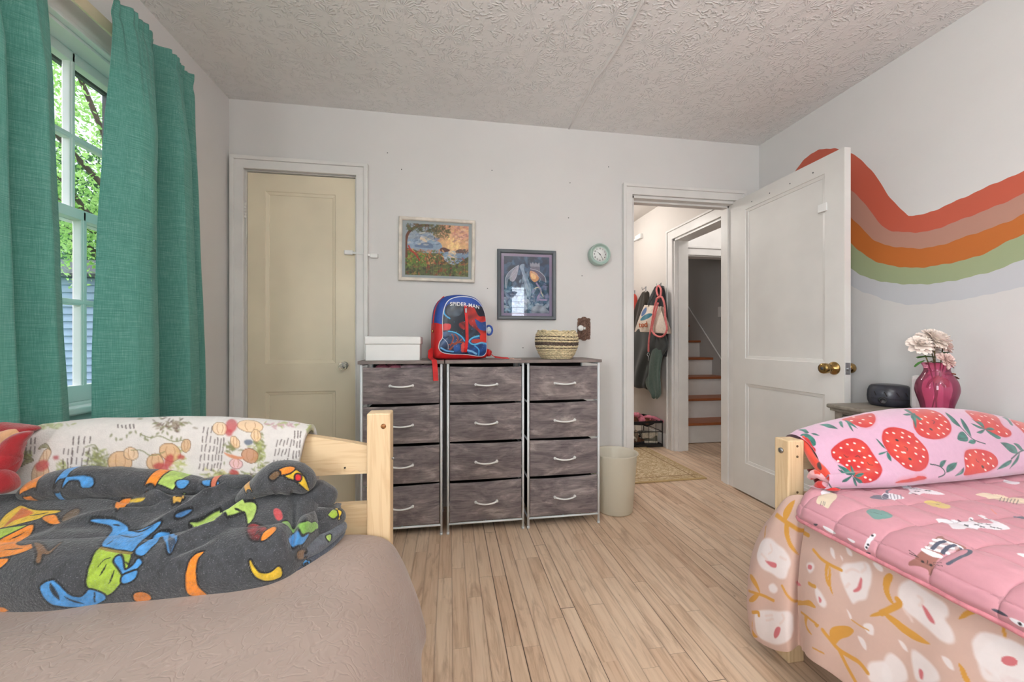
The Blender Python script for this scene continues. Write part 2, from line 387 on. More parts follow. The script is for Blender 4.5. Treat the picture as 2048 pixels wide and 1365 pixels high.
cuts = [np.zeros_like(Ygrid)] + curves[::-1] + [np.full_like(Ygrid, ZC)]
# stripes end where the outer curve dips back down beyond the door
bandcol = {1: (196, 198, 202), 2: (150, 164, 118), 3: (190, 100, 34), 4: (178, 124, 104), 5: (190, 76, 50)}
mats = [M['wall']] + [wallmat('painted_stripe_%s' % n, c) for n, c in (('grey', (204, 206, 210)), ('green', (160, 172, 134)), ('orange', (190, 108, 46)), ('dusty_pink', (182, 136, 120)), ('coral', (194, 92, 70)))]
bm = bmesh.new(); rows = [[bm.verts.new((XR, y, z)) for y, z in zip(Ygrid, c)] for c in cuts]
for r in range(len(rows) - 1):
    for k in range(len(Ygrid) - 1):
        f = bm.faces.new((rows[r][k], rows[r][k + 1], rows[r + 1][k + 1], rows[r + 1][k])); f.material_index = r if 1 <= r <= 5 else 0
B(bm, XR + .001, XR + .12, YR, YB, 0, ZC)
fixn(bm)
wr = struct(mesh_from('wall_right', bm, mats))

# casings and baseboards
def casing(bm, x0, x1, z1, y, wd=0.064, th=0.018, sgn=-1, skip=()):
    """mitred door casing with a raised back band, on a wall face at y; sgn = direction it sticks out"""
    for k, (a, b, c, d) in enumerate(((x0 - wd, x0 - .004, 0, z1 + wd), (x1 + .004, x1 + wd, 0, z1 + wd), (x0 - wd, x1 + wd, z1 + .004, z1 + wd))):
        if k in skip: continue
        B(bm, a, b, min(y, y + sgn * th), max(y, y + sgn * th), c, d, .003)
    for k, (a, b, c, d) in enumerate(((x0 - wd - .006, x0 - wd + .014, 0, z1 + wd + .006), (x1 + wd - .014, x1 + wd + .006, 0, z1 + wd + .006), (x0 - wd - .006, x1 + wd + .006, z1 + wd - .012, z1 + wd + .008))):
        if k in skip: continue
        B(bm, a, b, min(y, y + sgn * (th + .01)), max(y, y + sgn * (th + .01)), c, d, .003)
bm = bmesh.new(); casing(bm, CX0, CX1, CZ, YB)
B(bm, CX0 - .001, CX0 + .004, YB + .0, YB + .12, 0, CZ); B(bm, CX1 - .004, CX1 + .001, YB, YB + .12, 0, CZ); B(bm, CX0, CX1, YB, YB + .12, CZ - .003, CZ + .002)
struct(mesh_from('trim_3', bm, M['trim']))
bm = bmesh.new(); casing(bm, DX0, DX1, DZ, YB)
B(bm, DX0 - .001, DX0 + .012, YB - .002, YB + .125, 0, DZ); B(bm, DX1 - .012, DX1 + .001, YB - .002, YB + .125, 0, DZ)
B(bm, DX0, DX1, YB - .002, YB + .125, DZ - .014, DZ + .001)
B(bm, DX0 + .012, DX0 + .022, YB + .045, YB + .09, 0, DZ - .014); B(bm, DX1 - .022, DX1 - .012, YB + .045, YB + .09, 0, DZ - .014); B(bm, DX0 + .012, DX1 - .012, YB + .045, YB + .09, DZ - .026, DZ - .014)
struct(mesh_from('trim_4', bm, M['trim']))
def baseboard(name, x0, x1, y0, y1):
    bm = bmesh.new(); B(bm, x0, x1, y0, y1, 0, .105, .003); B(bm, x0 - (.004 if y1 - y0 > x1 - x0 else 0), x1 + (.004 if y1 - y0 > x1 - x0 else 0), y0 - (.004 if x1 - x0 > y1 - y0 else 0), y1 + .0, .105, .118, .003)
    return struct(mesh_from(name, bm, M['trim']))
baseboard('baseboard_back', CX1 + .072, DX0 - .072, YB - .014, YB)
baseboard('baseboard_right', XR - .014, XR, YR, YB)
baseboard('baseboard_left', XL, XL + .014, YR, YB)

# ------------------------------------------------------------------ two-panel doors
def panel_door_bm(wid, hgt, th, panels, st=0.012):
    """door in local coordinates: x 0..wid, y 0..th (face towards -y), z 0..hgt; recessed panels with sloped moulding on both faces"""
    bm = bmesh.new()
    for side, y, dy in ((0, 0.0, 1), (1, th, -1)):
        xs = sorted({0, wid, *[p[0] for p in panels], *[p[1] for p in panels]}); zs = sorted({0, hgt, *[p[2] for p in panels], *[p[3] for p in panels]})
        for i in range(len(xs) - 1):
            for j in range(len(zs) - 1):
                x0, x1, z0, z1 = xs[i], xs[i + 1], zs[j], zs[j + 1]
                if any(abs(p[0] - x0) < 1e-6 and abs(p[1] - x1) < 1e-6 and z0 >= p[2] - 1e-6 and z1 <= p[3] + 1e-6 for p in panels): continue
                q = [bm.verts.new(v) for v in ((x0, y, z0), (x1, y, z0), (x1, y, z1), (x0, y, z1))]
                bm.faces.new(q if side == 0 else q[::-1])
        for x0, x1, z0, z1 in panels:
            loops = []
            for ins, dep in ((0, 0), (0.003, 0.004), (0.018, 0.0075), (0.020, 0.011)):
                loops.append([bm.verts.new(v) for v in ((x0 + ins, y + dy * dep, z0 + ins), (x1 - ins, y + dy * dep, z0 + ins), (x1 - ins, y + dy * dep, z1 - ins), (x0 + ins, y + dy * dep, z1 - ins))])
            for a, b in zip(loops, loops[1:]):
                for k in range(4): bm.faces.new((a[k], a[(k + 1) % 4], b[(k + 1) % 4], b[k]))
            bm.faces.new(loops[-1])
    for x in (0, wid):
        bm.faces.new([bm.verts.new(v) for v in ((x, 0, 0), (x, th, 0), (x, th, hgt), (x, 0, hgt))])
    for z in (0, hgt):
        bm.faces.new([bm.verts.new(v) for v in ((0, 0, z), (wid, 0, z), (wid, th, z), (0, th, z))])
    bmesh.ops.remove_doubles(bm, verts=bm.verts[:], dist=1e-5); fixn(bm); return bm
# closet door (cream)
W1 = CX1 - CX0 - .012
d1 = mesh_from('door_1', panel_door_bm(W1, CZ - .014, .035, [(.092, W1 - .112, .875, 1.872), (.092, W1 - .112, .22, .712)]), M['cream_door'], loc=(CX0 + .006, YB + .012, .006))
struct(d1)
bm = bmesh.new(); kx, kz = -.617 - d1.location.x, .868 - .006
lathe(bm, [(.0001, -.062), (.012, -.060), (.021, -.050), (.025, -.038), (.022, -.026), (.012, -.017), (.010, -.015)], 12, (kx, 0, kz), 'Y')
for f in bm.faces: f.smooth = False
g = NT('cut_glass'); g.base(rgb(240, 245, 248), 0.04, Transmission_Weight=0.85, IOR=1.5); M['cut_glass'] = g.m
mesh_from('knob', bm, M['cut_glass'], d1)
bm = bmesh.new(); lathe(bm, [(.0001, -.017), (.011, -.017), (.012, -.006), (.022, -.003), (.023, 0)], 20, (kx, 0, kz), 'Y'); mesh_from('knob_plate', bm, M['steel'], d1)
for hz in (1.75, .24):
    bm = bmesh.new()
    for k in range(5): lathe(bm, [(.0068, hz - .045 + k * .0182), (.0068, hz - .028 + k * .0182)], 10, (-.008, -.012, 0))
    B(bm, -.016, -.001, -.012, -.006, hz - .045, hz + .045); mesh_from('hinge', bm, M['trim'], d1)
# bedroom door (white), swung open into the room
W2 = .775
d2 = mesh_from('door_2', panel_door_bm(W2, 1.955, .036, [(.112, .672, .885, 1.868), (.112, .672, .195, .722)]), M['white_door'], loc=(1.925, 2.418, .012))
d2.rotation_euler = (0, 0, -PI / 2 - .010); struct(d2)   # local x runs from hinge towards -Y; local -y (front face) looks to -X
def knob_bm(sg):
    bm = bmesh.new(); y0 = 0 if sg < 0 else .036
    pr = [(.0001, 0), (.033, 0), (.033, .003), (.028, .010), (.015, .014), (.0125, .022), (.014, .030), (.0245, .037), (.0265, .048), (.0265, .062), (.0245, .068), (.010, .070), (.0001, .068)]
    lathe(bm, [(r, y0 + sg * h) for r, h in pr], 28, (.722, 0, .862), 'Y'); fixn(bm); return bm
kb = mesh_from('knob', knob_bm(-1), M['brass'], d2); mesh_from('knob', knob_bm(1), M['brass'], d2)
bm = bmesh.new(); lathe(bm, [(.0001, -.0715), (.008, -.0712), (.008, -.069)], 14, (.722, 0, .862), 'Y'); mesh_from('lock_button', bm, M['dark_grey'], kb)
bm = bmesh.new(); B(bm, W2 - .001, W2 + .002, .006, .030, .835, .892, .0008); tube(bm, [(W2, .018, .862), (W2 + .010, .018, .862)], .0085, 12)
mesh_from('latch_plate', bm, M['steel'], d2)
bm = bmesh.new(); B(bm, .64, .685, -.006, .0, 1.672, 1.712, .002); mesh_from('coat_hook_plate', bm, M['white_plastic'], d2)
bm = bmesh.new()
for k in range(4): lathe(bm, [(.0001, -.0012), (.0035, -.001), (.0035, .001)], 8, (.17 + .145 * k, 0, 1.90), 'Y')
mesh_from('screw_hole', bm, M['dark_grey'], d2)

# ------------------------------------------------------------------ side window
def sash(bm, x, y0, y1, z0, z1, ny, nz, st=.036, mun=.020, th=.032, rail_b=None):
    rb = rail_b or st
    B(bm, x - th, x, y0, y0 + st, z0, z1, .002); B(bm, x - th, x, y1 - st, y1, z0, z1, .002)
    B(bm, x - th, x, y0, y1, z1 - st, z1, .002); B(bm, x - th, x, y0, y1, z0, z0 + rb, .002)
    for k in range(1, ny):
        y = y0 + st + (y1 - y0 - 2 * st) * k / ny; B(bm, x - th + .004, x - .003, y - mun / 2, y + mun / 2, z0 + .004, z1 - .004, .003); B(bm, x - th + .01, x, y - mun / 4, y + mun / 4, z0 + .004, z1 - .004, .002)
    for k in range(1, nz):
        z = z0 + rb + (z1 - z0 - st - rb) * k / nz; B(bm, x - th + .004, x - .003, y0 + .004, y1 - .004, z - mun / 2, z + mun / 2, .003); B(bm, x - th + .01, x, y0 + .004, y1 - .004, z - mun / 4, z + mun / 4, .002)
win = thing('window_1', '', '', (XL, (WY0 + WY1) / 2, WZ0)); del win['label']; del win['category']; struct(win)
gm = NT('window_pane'); tr = gm.n('ShaderNodeBsdfTransparent'); gl = gm.n('ShaderNodeBsdfGlossy'); gl.inputs['Roughness'].default_value = 0.01
mx = gm.n('ShaderNodeMixShader'); mx.inputs[0].default_value = 0.05; gm.l(tr.outputs[0], mx.inputs[1]); gm.l(gl.outputs[0], mx.inputs[2]); gm.l(mx.outputs[0], gm.out.inputs[0]); M['pane'] = gm.m
bm = bmesh.new(); sash(bm, XL - .068, WY0 + .012, WY1 - .012, 1.43, WZ1 - .012, 4, 2); wp('upper_sash', bm, M['trim'], win)
bm = bmesh.new(); sash(bm, XL - .034, WY0 + .012, WY1 - .012, WZ0 + .012, 1.468, 4, 2, rail_b=.055); wp('lower_sash', bm, M['trim'], win)
wbox('pane', XL - .086, XL - .083, WY0 + .04, WY1 - .04, 1.46, WZ1 - .04, M['pane'], win)
wbox('pane', XL - .052, XL - .049, WY0 + .04, WY1 - .04, WZ0 + .06, 1.44, M['pane'], win)
bm = bmesh.new()   # dark storm window frame outside
for a in ((WY0, WY0 + .035, WZ0, WZ1), (WY1 - .052, WY1 - .0, WZ0, WZ1), (WY0, WY1, WZ1 - .045, WZ1), (WY0, WY1, WZ0, WZ0 + .02)): B(bm, XL - .135, XL - .118, a[0], a[1], a[2], a[3])
wp('storm_frame', bm, M['dark_grey'], win)
bm = bmesh.new()   # casing, stool and apron
wd = .085
for y0, y1 in ((WY0 - wd, WY0), (WY1, WY1 + wd)): B(bm, XL, XL + .020, y0, y1, WZ0 - .02, WZ1 + .10, .003)
B(bm, XL, XL + .020, WY0 - wd, WY1 + wd, WZ1, WZ1 + .10, .003); B(bm, XL, XL + .030, WY0 - wd, WY1 + wd, WZ1 + .085, WZ1 + .102, .004); B(bm, XL, XL + .026, WY0 - .012, WY1 + .012, WZ1 - .001, WZ1 + .014, .003)
for y0, y1 in ((WY0 - wd, WY0 - wd + .018), (WY1 + wd - .018, WY1 + wd)): B(bm, XL, XL + .030, y0, y1, WZ0 - .02, WZ1 + .10, .003)
B(bm, XL - .03, XL + .042, WY0 - wd - .02, WY1 + wd + .02, WZ0 - .02, WZ0 + .004, .006); B(bm, XL, XL + .018, WY0 - wd, WY1 + wd, WZ0 - .11, WZ0 - .02, .004)
B(bm, XL - .119, XL + .001, WY0 - .001, WY0 + .012, WZ0, WZ1); B(bm, XL - .119, XL + .001, WY1 - .012, WY1 + .001, WZ0, WZ1); B(bm, XL - .119, XL + .001, WY0, WY1, WZ1 - .012, WZ1 + .001); B(bm, XL - .119, XL, WY0, WY1, WZ0 - .001, WZ0 + .012)
wp('casing', bm, M['trim'], win)

# ------------------------------------------------------------------ hall, stairs
HX = 2.045        # hall wall that carries the coats
SY0, SY1, SZ = 2.62, 3.335, 1.955    # opening towards the stairs
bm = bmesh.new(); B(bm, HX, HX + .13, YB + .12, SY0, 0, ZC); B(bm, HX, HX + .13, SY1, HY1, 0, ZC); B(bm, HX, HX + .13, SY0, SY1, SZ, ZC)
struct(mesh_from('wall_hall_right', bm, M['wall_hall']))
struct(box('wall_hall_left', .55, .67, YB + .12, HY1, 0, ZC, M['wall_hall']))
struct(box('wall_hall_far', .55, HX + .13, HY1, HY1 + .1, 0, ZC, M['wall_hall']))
struct(box('ceiling_hall', .5, 4.1, YB + .12, HY1 + .1, ZC - .03, ZC + .1, M['wall_hall']))
# casing round the stair opening
bm = bmesh.new()
for y0, y1 in ((SY0 - .085, SY0 - .0), (SY1, SY1 + .085)):
    B(bm, HX - .020, HX, y0, y1, 0, SZ + .085, .003); B(bm, HX - .030, HX, (y0 if y0 < SY0 - .01 else y1 - .016), (y0 + .016 if y0 < SY0 - .01 else y1), 0, SZ + .09, .003)
B(bm, HX - .020, HX, SY0 - .085, SY1 + .085, SZ, SZ + .085, .003); B(bm, HX - .030, HX, SY0 - .09, SY1 + .09, SZ + .075, SZ + .092, .003)
B(bm, HX - .002, HX + .135, SY1 - .018, SY1 + .002, 0, SZ); B(bm, HX - .002, HX + .135, SY0 - .002, SY0 + .018, 0, SZ); B(bm, HX - .002, HX + .135, SY0, SY1, SZ - .018, SZ + .002)
B(bm, HX + .03, HX + .07, SY1 - .030, SY1 - .018, 0, SZ - .018)
struct(mesh_from('trim_5', bm, M['trim']))
bm = bmesh.new(); B(bm, HX - .014, HX, SY1 + .09, HY1, 0, .115, .003); struct(mesh_from('baseboard_hall', bm, M['trim']))
# landing and stairwell beyond
SWY = 3.53; SX1 = 3.11; SX0 = HX + .13
bm = bmesh.new(); B(bm, SX0, SX1 + .2, SWY, SWY + .10, 1.93, ZC)
struct(mesh_from('wall_stair_header', bm, M['trim']))
bm = bmesh.new(); B(bm, SX0, SX1 + .2, SWY - .020, SWY, 1.86, 1.935, .003); B(bm, SX0, SX1 + .2, SWY - .034, SWY, 1.925, 1.95, .004); B(bm, SX0, SX1 + .2, SWY + .0, SWY + .10, 1.85, 1.87)
struct(mesh_from('trim_6', bm, M['trim']))
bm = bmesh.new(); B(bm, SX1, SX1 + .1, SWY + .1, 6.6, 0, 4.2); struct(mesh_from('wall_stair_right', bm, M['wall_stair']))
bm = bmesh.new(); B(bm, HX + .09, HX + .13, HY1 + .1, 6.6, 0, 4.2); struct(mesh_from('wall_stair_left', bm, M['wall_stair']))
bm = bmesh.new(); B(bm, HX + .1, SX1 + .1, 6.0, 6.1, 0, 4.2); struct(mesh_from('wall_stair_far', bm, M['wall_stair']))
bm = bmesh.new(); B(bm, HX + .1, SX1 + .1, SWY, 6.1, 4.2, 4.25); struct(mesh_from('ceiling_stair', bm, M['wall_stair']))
bm = bmesh.new(); B(bm, SX1 + .2, SX1 + .3, YB + .12, SWY + .1, 0, ZC); B(bm, XR + .15, SX1 + .3, YB + .02, YB + .12, 0, ZC); struct(mesh_from('wall_landing', bm, M['wall_hall']))
st = thing('staircase', 'narrow staircase with white risers and varnished brown treads beyond the hall doorway', 'staircase', (2.6, SWY, 0))
rise, run, SXa = .205, .235, SX0 + .004
for k in range(8):
    y = SWY + .012 + k * run
    wbox('riser', SXa, SX1 - .004, y, y + .018, k * rise + (.006 if k == 0 else 0), (k + 1) * rise - .026, M['trim'], st)
    wbox('tread', SXa, SX1 - .004, y - .022, y + run + .016, (k + 1) * rise - .026, (k + 1) * rise, M['tread'], st, .006)
bm = bmesh.new()
d0, d1_ = onX(1455, 735, SX1), onX(1380, 617, SX1); sl = (d1_.z - d0.z) / (d1_.y - d0.y); zl = lambda y: d0.z + sl * (y - d0.y)
prism(bm, [(SWY + .115, 0), (SWY + .115, max(zl(SWY + .115), .3)), (SWY + 8 * run, zl(SWY + 8 * run)), (SWY + 8 * run, 8 * rise - .5), (SWY + .5, 0)], 'X', SX1 - .010, SX1 - .0005); fixn(bm)
struct(mesh_from('trim_7', bm, M['wall_stair']))
bm = bmesh.new(); tube(bm, [(SX1 - .012, SWY + .12, zl(SWY + .12)), (SX1 - .012, SWY + 8 * run, zl(SWY + 8 * run))], .007, 8)
struct(mesh_from('trim_8', bm, M['trim']))
sw = onX(1441, 624, SX1)
bm = bmesh.new(); B(bm, SX1 - .008, SX1 - .0005, sw.y - .035, sw.y + .035, sw.z - .06, sw.z + .06, .003)
tag(mesh_from('light_switch', bm, M['trim']), 'small painted-over switch plate on the grey stairwell wall', 'switch')

fill_win = bpy.data.objects.new('window_added', None); C.objects.link(fill_win); fill_win.location = (XL, -1.1, .79); struct(fill_win)  # unseen window added around the side fill light
bm = bmesh.new(); sash(bm, XL - .05, -1.55, -.65, .79, 2.035, 3, 4); wp('sash', bm, M['trim'], fill_win)
# ------------------------------------------------------------------ dense printed cloth: grid meshes whose print is a colour attribute laid out in the cloth's own metres
def printmat(name, rough=0.9, bump=0.15, bscale=220, sheen=0.0, noise_amt=0.10, extra=None, fleck=0.0):
    m = NT(name); a = m.n('ShaderNodeAttribute'); a.attribute_name = 'print'; v = m.obj()
    n = m.noise(v, 70, 4, 0.65)
    c = m.mix(noise_amt, a.outputs['Color'], m.mix(1.0, a.outputs['Color'], m.ramp(n, (0.3, (.35, .35, .35, 1)), (0.7, (1.5, 1.5, 1.5, 1))), 'MULTIPLY'))
    if fleck: c = m.mix(m.math('MULTIPLY', m.ramp(m.noise(v, 420, 2, .7), (.60, (0, 0, 0, 1)), (.72, (1, 1, 1, 1))), fleck), c, rgb(176, 178, 184))
    m.base(c, rough, Sheen_Weight=sheen)
    if bump: m.bump(m.noise(v, bscale, 4, 0.6) if extra is None else extra(m, v), bump, 0.003)
    return m.m
class Surf:
    """P: (nu, nv, 3) world points, UV: (nu, nv, 2) metres along the cloth"""
    def __init__(s, P, UV=None, base=(200, 200, 200), closed_v=False):
        s.P = np.asarray(P, float); s.nu, s.nv = s.P.shape[:2]; s.cv = closed_v
        if UV is None:
            du = np.linalg.norm(np.diff(s.P, axis=0), axis=2).mean(axis=1); dv = np.linalg.norm(np.diff(s.P, axis=1), axis=2).mean(axis=0)
            U = np.concatenate([[0], np.cumsum(du)]); V = np.concatenate([[0], np.cumsum(dv)])
            UV = np.stack(np.meshgrid(U, V, indexing='ij'), -1)
        s.UV = np.asarray(UV, float).reshape(-1, 2); s.C = np.tile(np.array(s2l(base)), (s.nu * s.nv, 1))
        s.px = None
    def normals(s):
        gu = np.gradient(s.P, axis=0); gv = np.gradient(s.P, axis=1); n = np.cross(gu, gv)
        return n / (np.linalg.norm(n, axis=2, keepdims=True) + 1e-12)
    def locate(s, pts, side=1):
        """where on the cloth (u, v) do points seen in the photograph lie"""
        if s.px is None:
            Q = s.P.reshape(-1, 3); zz = Q[:, 0] * SN + Q[:, 1] * CS; xx = Q[:, 0] * CS - Q[:, 1] * SN
            s.px = CX + F * xx / zz; s.py = CY - F * (Q[:, 2] - HC) / zz; s.zz = zz
            nn = s.normals().reshape(-1, 3); view = np.array([0, 0, HC]) - Q; s.face = (nn * view).sum(1)
            if getattr(s, 'center', None) is not None:
                if (nn * (Q - np.repeat(s.center, s.nv, axis=0))).sum() < 0: s.face = -s.face
            elif np.median(s.face) < 0: s.face = -s.face
        out = []
        pen = np.where(s.face > 0, 0, 60.0) + (s.zz - s.zz.min()) * 6.0
        for x, y in pts:
            k = np.argmin((s.px - x) ** 2 + (s.py - y) ** 2 + pen); out.append(s.UV[k])
        return np.array(out)
    def fill(s, poly, col, aa=0.0012, alpha=1.0, mottle=None):
        poly = np.asarray(poly, float); x, y = s.UV[:, 0], s.UV[:, 1]
        m = (x > poly[:, 0].min() - aa * 2) & (x < poly[:, 0].max() + aa * 2) & (y > poly[:, 1].min() - aa * 2) & (y < poly[:, 1].max() + aa * 2)
        idx = np.nonzero(m)[0]
        if len(idx) == 0: return
        X, Y = x[idx], y[idx]; ins = np.zeros(len(idx), bool); dmin = np.full(len(idx), 1e9); n = len(poly)
        for i in range(n):
            x0, y0 = poly[i]; x1, y1 = poly[(i + 1) % n]
            c = ((y0 > Y) != (y1 > Y)) & (X < (x1 - x0) * (Y - y0) / (y1 - y0 + 1e-15) + x0); ins ^= c
            dx, dy = x1 - x0, y1 - y0; L = dx * dx + dy * dy + 1e-15; t = np.clip(((X - x0) * dx + (Y - y0) * dy) / L, 0, 1)
            dmin = np.minimum(dmin, (X - x0 - t * dx) ** 2 + (Y - y0 - t * dy) ** 2)
        sd = np.sqrt(dmin) * np.where(ins, 1, -1); a = np.clip(sd / aa + 0.5, 0, 1) * alpha
        cc = np.array(s2l(col))[None, :]
        if mottle is not None:
            c2, sc = mottle; f = 0.5 + 0.5 * np.sin(X * sc + 2 * np.sin(Y * sc * .7 + 1.3)) * np.sin(Y * sc * 1.1 + 1.7 * np.sin(X * sc * .6))
            cc = cc * (1 - f[:, None]) + np.array(s2l(c2))[None, :] * f[:, None]
        s.C[idx] = s.C[idx] * (1 - a[:, None]) + cc * a[:, None]
    def stroke(s, pl, w, col, aa=0.001, alpha=1.0, taper=False):
        pl = np.asarray(pl, float); x, y = s.UV[:, 0], s.UV[:, 1]
        m = (x > pl[:, 0].min() - w) & (x < pl[:, 0].max() + w) & (y > pl[:, 1].min() - w) & (y < pl[:, 1].max() + w)
        idx = np.nonzero(m)[0]
        if len(idx) == 0: return
        X, Y = x[idx], y[idx]; best = np.full(len(idx), 1e9); n = len(pl)
        for i in range(n - 1):
            x0, y0 = pl[i]; x1, y1 = pl[i + 1]; dx, dy = x1 - x0, y1 - y0; L = dx * dx + dy * dy + 1e-15
            t = np.clip(((X - x0) * dx + (Y - y0) * dy) / L, 0, 1); d = np.sqrt((X - x0 - t * dx) ** 2 + (Y - y0 - t * dy) ** 2)
            ww = w / 2 * (math.sin(PI * (i + .5) / (n - 1)) * .8 + .25 if taper else 1.0); best = np.minimum(best, d - ww)
        a = np.clip(-best / aa + 0.5, 0, 1) * alpha
        s.C[idx] = s.C[idx] * (1 - a[:, None]) + np.array(s2l(col))[None, :] * a[:, None]
    # shapes traced on the photograph, moved onto the cloth
    def pblob(s, px, col, smooth=5, outline=None, ow=0.003, **k):
        q = s.locate(catmull(px, smooth, True) if smooth else px)
        if smooth: q = .25 * np.roll(q, 1, 0) + .5 * q + .25 * np.roll(q, -1, 0)
        if outline is not None: s.stroke(np.vstack([q, q[:1]]), ow * 2, outline)
        s.fill(q, col, **k)
    def pline(s, px, w, col, smooth=5, **k):
        q = s.locate(catmull(px, smooth))
        for _ in range(2 if len(q) > 8 else 0): q[1:-1] = .25 * q[:-2] + .5 * q[1:-1] + .25 * q[2:]
        s.stroke(q, w, col, **k)
    def blob(s, uv, col, smooth=5, **k): s.fill(catmull(uv, smooth, True), col, **k)
    def line(s, uv, w, col, smooth=5, **k): s.stroke(catmull(uv, smooth), w, col, **k)
    def faces(s):
        nu, nv = s.nu, s.nv; i, j = np.meshgrid(np.arange(nu - 1), np.arange(nv - 1), indexing='ij'); a = (i * nv + j).ravel()
        return np.stack([a, a + 1, a + nv + 1, a + nv], 1)
def ell(cx, cy, rx, ry, ang=0, n=26):
    t = np.linspace(0, 2 * PI, n, endpoint=False); c, s_ = math.cos(ang), math.sin(ang)
    return np.stack([cx + rx * np.cos(t) * c - ry * np.sin(t) * s_, cy + rx * np.cos(t) * s_ + ry * np.sin(t) * c], 1)
def build_surfs(name, surfs, mat, parent=None, flip=False, origin=None):
    V, Fc, Cc, U, off = [], [], [], [], 0
    for s in surfs:
        V.append(s.P.reshape(-1, 3)); Fc.append(s.faces() + off); Cc.append(s.C); off += s.nu * s.nv
    V, Fc, Cc = np.vstack(V), np.vstack(Fc), np.vstack(Cc)
    org = Vector(origin) if origin is not None else Vector(V.min(0))
    if flip: Fc = Fc[:, ::-1]
    me = bpy.data.meshes.new(name); me.vertices.add(len(V)); me.vertices.foreach_set('co', (V - np.array(org)).astype(np.float32).ravel())
    me.loops.add(len(Fc) * 4); me.loops.foreach_set('vertex_index', Fc.astype(np.int32).ravel())
    me.polygons.add(len(Fc)); me.polygons.foreach_set('loop_start', np.arange(0, len(Fc) * 4, 4, dtype=np.int32))
    me.polygons.foreach_set('use_smooth', np.ones(len(Fc), bool)); me.update(calc_edges=True)
    at = me.color_attributes.new('print', 'FLOAT_COLOR', 'POINT')
    at.data.foreach_set('color', np.hstack([np.clip(Cc, 0, 1), np.ones((len(Cc), 1))]).astype(np.float32).ravel())
    for mm in (mat if isinstance(mat, (list, tuple)) else [mat]): me.materials.append(mm)
    o = bpy.data.objects.new(name, me); C.objects.link(o)
    if parent is None: o.location = org
    else: o.parent = parent; o.location = org - (parent.location if origin is None else Vector((0, 0, 0)))
    return o
def vnoise(X, Y, seed=0, oct=3):
    """smooth pseudo noise from rotated sines, -1..1"""
    r = np.random.RandomState(seed); o = np.zeros_like(X, float); amp = 1.0; tot = 0; fr = 1.0
    for k in range(oct):
        for j in range(3):
            a, p1, p2 = r.rand() * 6.28, r.rand() * 6.28, r.rand() * 6.28
            o += amp / 3 * np.sin(fr * (X * math.cos(a) + Y * math.sin(a)) + p1 + 1.2 * np.sin(fr * .6 * (-X * math.sin(a) + Y * math.cos(a)) + p2))
        tot += amp; amp *= .5; fr *= 2.1
    return o / tot

def text_bm(txt, size, depth=0.0005, offset=0.0, align='CENTER', shear=0.0, space=1.0):
    cu = bpy.data.curves.new('t', 'FONT'); cu.body = txt; cu.size = size; cu.extrude = depth; cu.offset = offset
    cu.align_x = align; cu.align_y = 'CENTER'; cu.shear = shear; cu.space_character = space
    o = bpy.data.objects.new('t', cu); C.objects.link(o); dg = bpy.context.evaluated_depsgraph_get()
    me = bpy.data.meshes.new_from_object(o.evaluated_get(dg)); bm = bmesh.new(); bm.from_mesh(me)
    bpy.data.objects.remove(o); bpy.data.curves.remove(cu); bpy.data.meshes.remove(me)
    return bm
def bm_join(dst, src, mtx=None, mi=0):
    if mtx is not None: bmesh.ops.transform(src, matrix=mtx, verts=src.verts[:])
    mp = {v: dst.verts.new(v.co) for v in src.verts}
    for f in src.faces:
        try: g = dst.faces.new([mp[v] for v in f.verts]); g.material_index = mi; g.smooth = f.smooth
        except ValueError: pass
    src.free()
STAND = Matrix.Rotation(PI / 2, 4, 'X')      # text lying in XY -> standing, facing -Y

# ------------------------------------------------------------------ the rear window behind the camera
rw = bpy.data.objects.new('window_2', None); C.objects.link(rw); rw.location = (1.2, YR, .85); struct(rw)
bm = bmesh.new()
for a in ((.55, .63, .85, 2.05), (1.77, 1.85, .85, 2.05), (.55, 1.85, .85, .93), (.55, 1.85, 1.97, 2.05)): B(bm, a[0], a[1], YR - .1, YR + .015, a[2], a[3], .003)
wp('frame', bm, M['trim'], rw)
bm = bmesh.new()
for k in range(7): B(bm, 1.05, 1.35, YR - .125, YR - .12, 1.30 + k * .105, 1.306 + k * .105)  # bars added across the lamp to draw siding lines in its reflection
wp('siding_line_bars', bm, M['dark_grey'], rw)
M['rear_drape'] = flat('rear_drape_cloth', (120, 176, 160), 0.85, 0.1)
bm = bmesh.new()
for (xa, xb) in ((.50, 1.07), (1.33, 1.90)):
    n = 30; A = [bm.verts.new((xa + (xb - xa) * i / n, YR + .05 + .02 * math.sin(i * 1.4), z)) for z in (.5, 2.15) for i in range(n + 1)]
    for i in range(n): bm.faces.new((A[i], A[i + 1], A[n + 2 + i], A[n + 1 + i]))
rdr = mesh_from('drape', bm, M['rear_drape']); rdr.location = (0, 0, 0); rdr.parent = rw; rdr.location = -rw.location
lampf = thing('added_ceiling_lamp', 'unseen flush ceiling lamp added for fill light in the middle of the room', 'lamp', (.45, -.75, ZC))
bm = bmesh.new(); lathe(bm, [(.10, 0), (.10, -.03), (.06, -.035)], 28); mesh_from('base', bm, M['brass'], lampf)  # mount for the added fill lamp

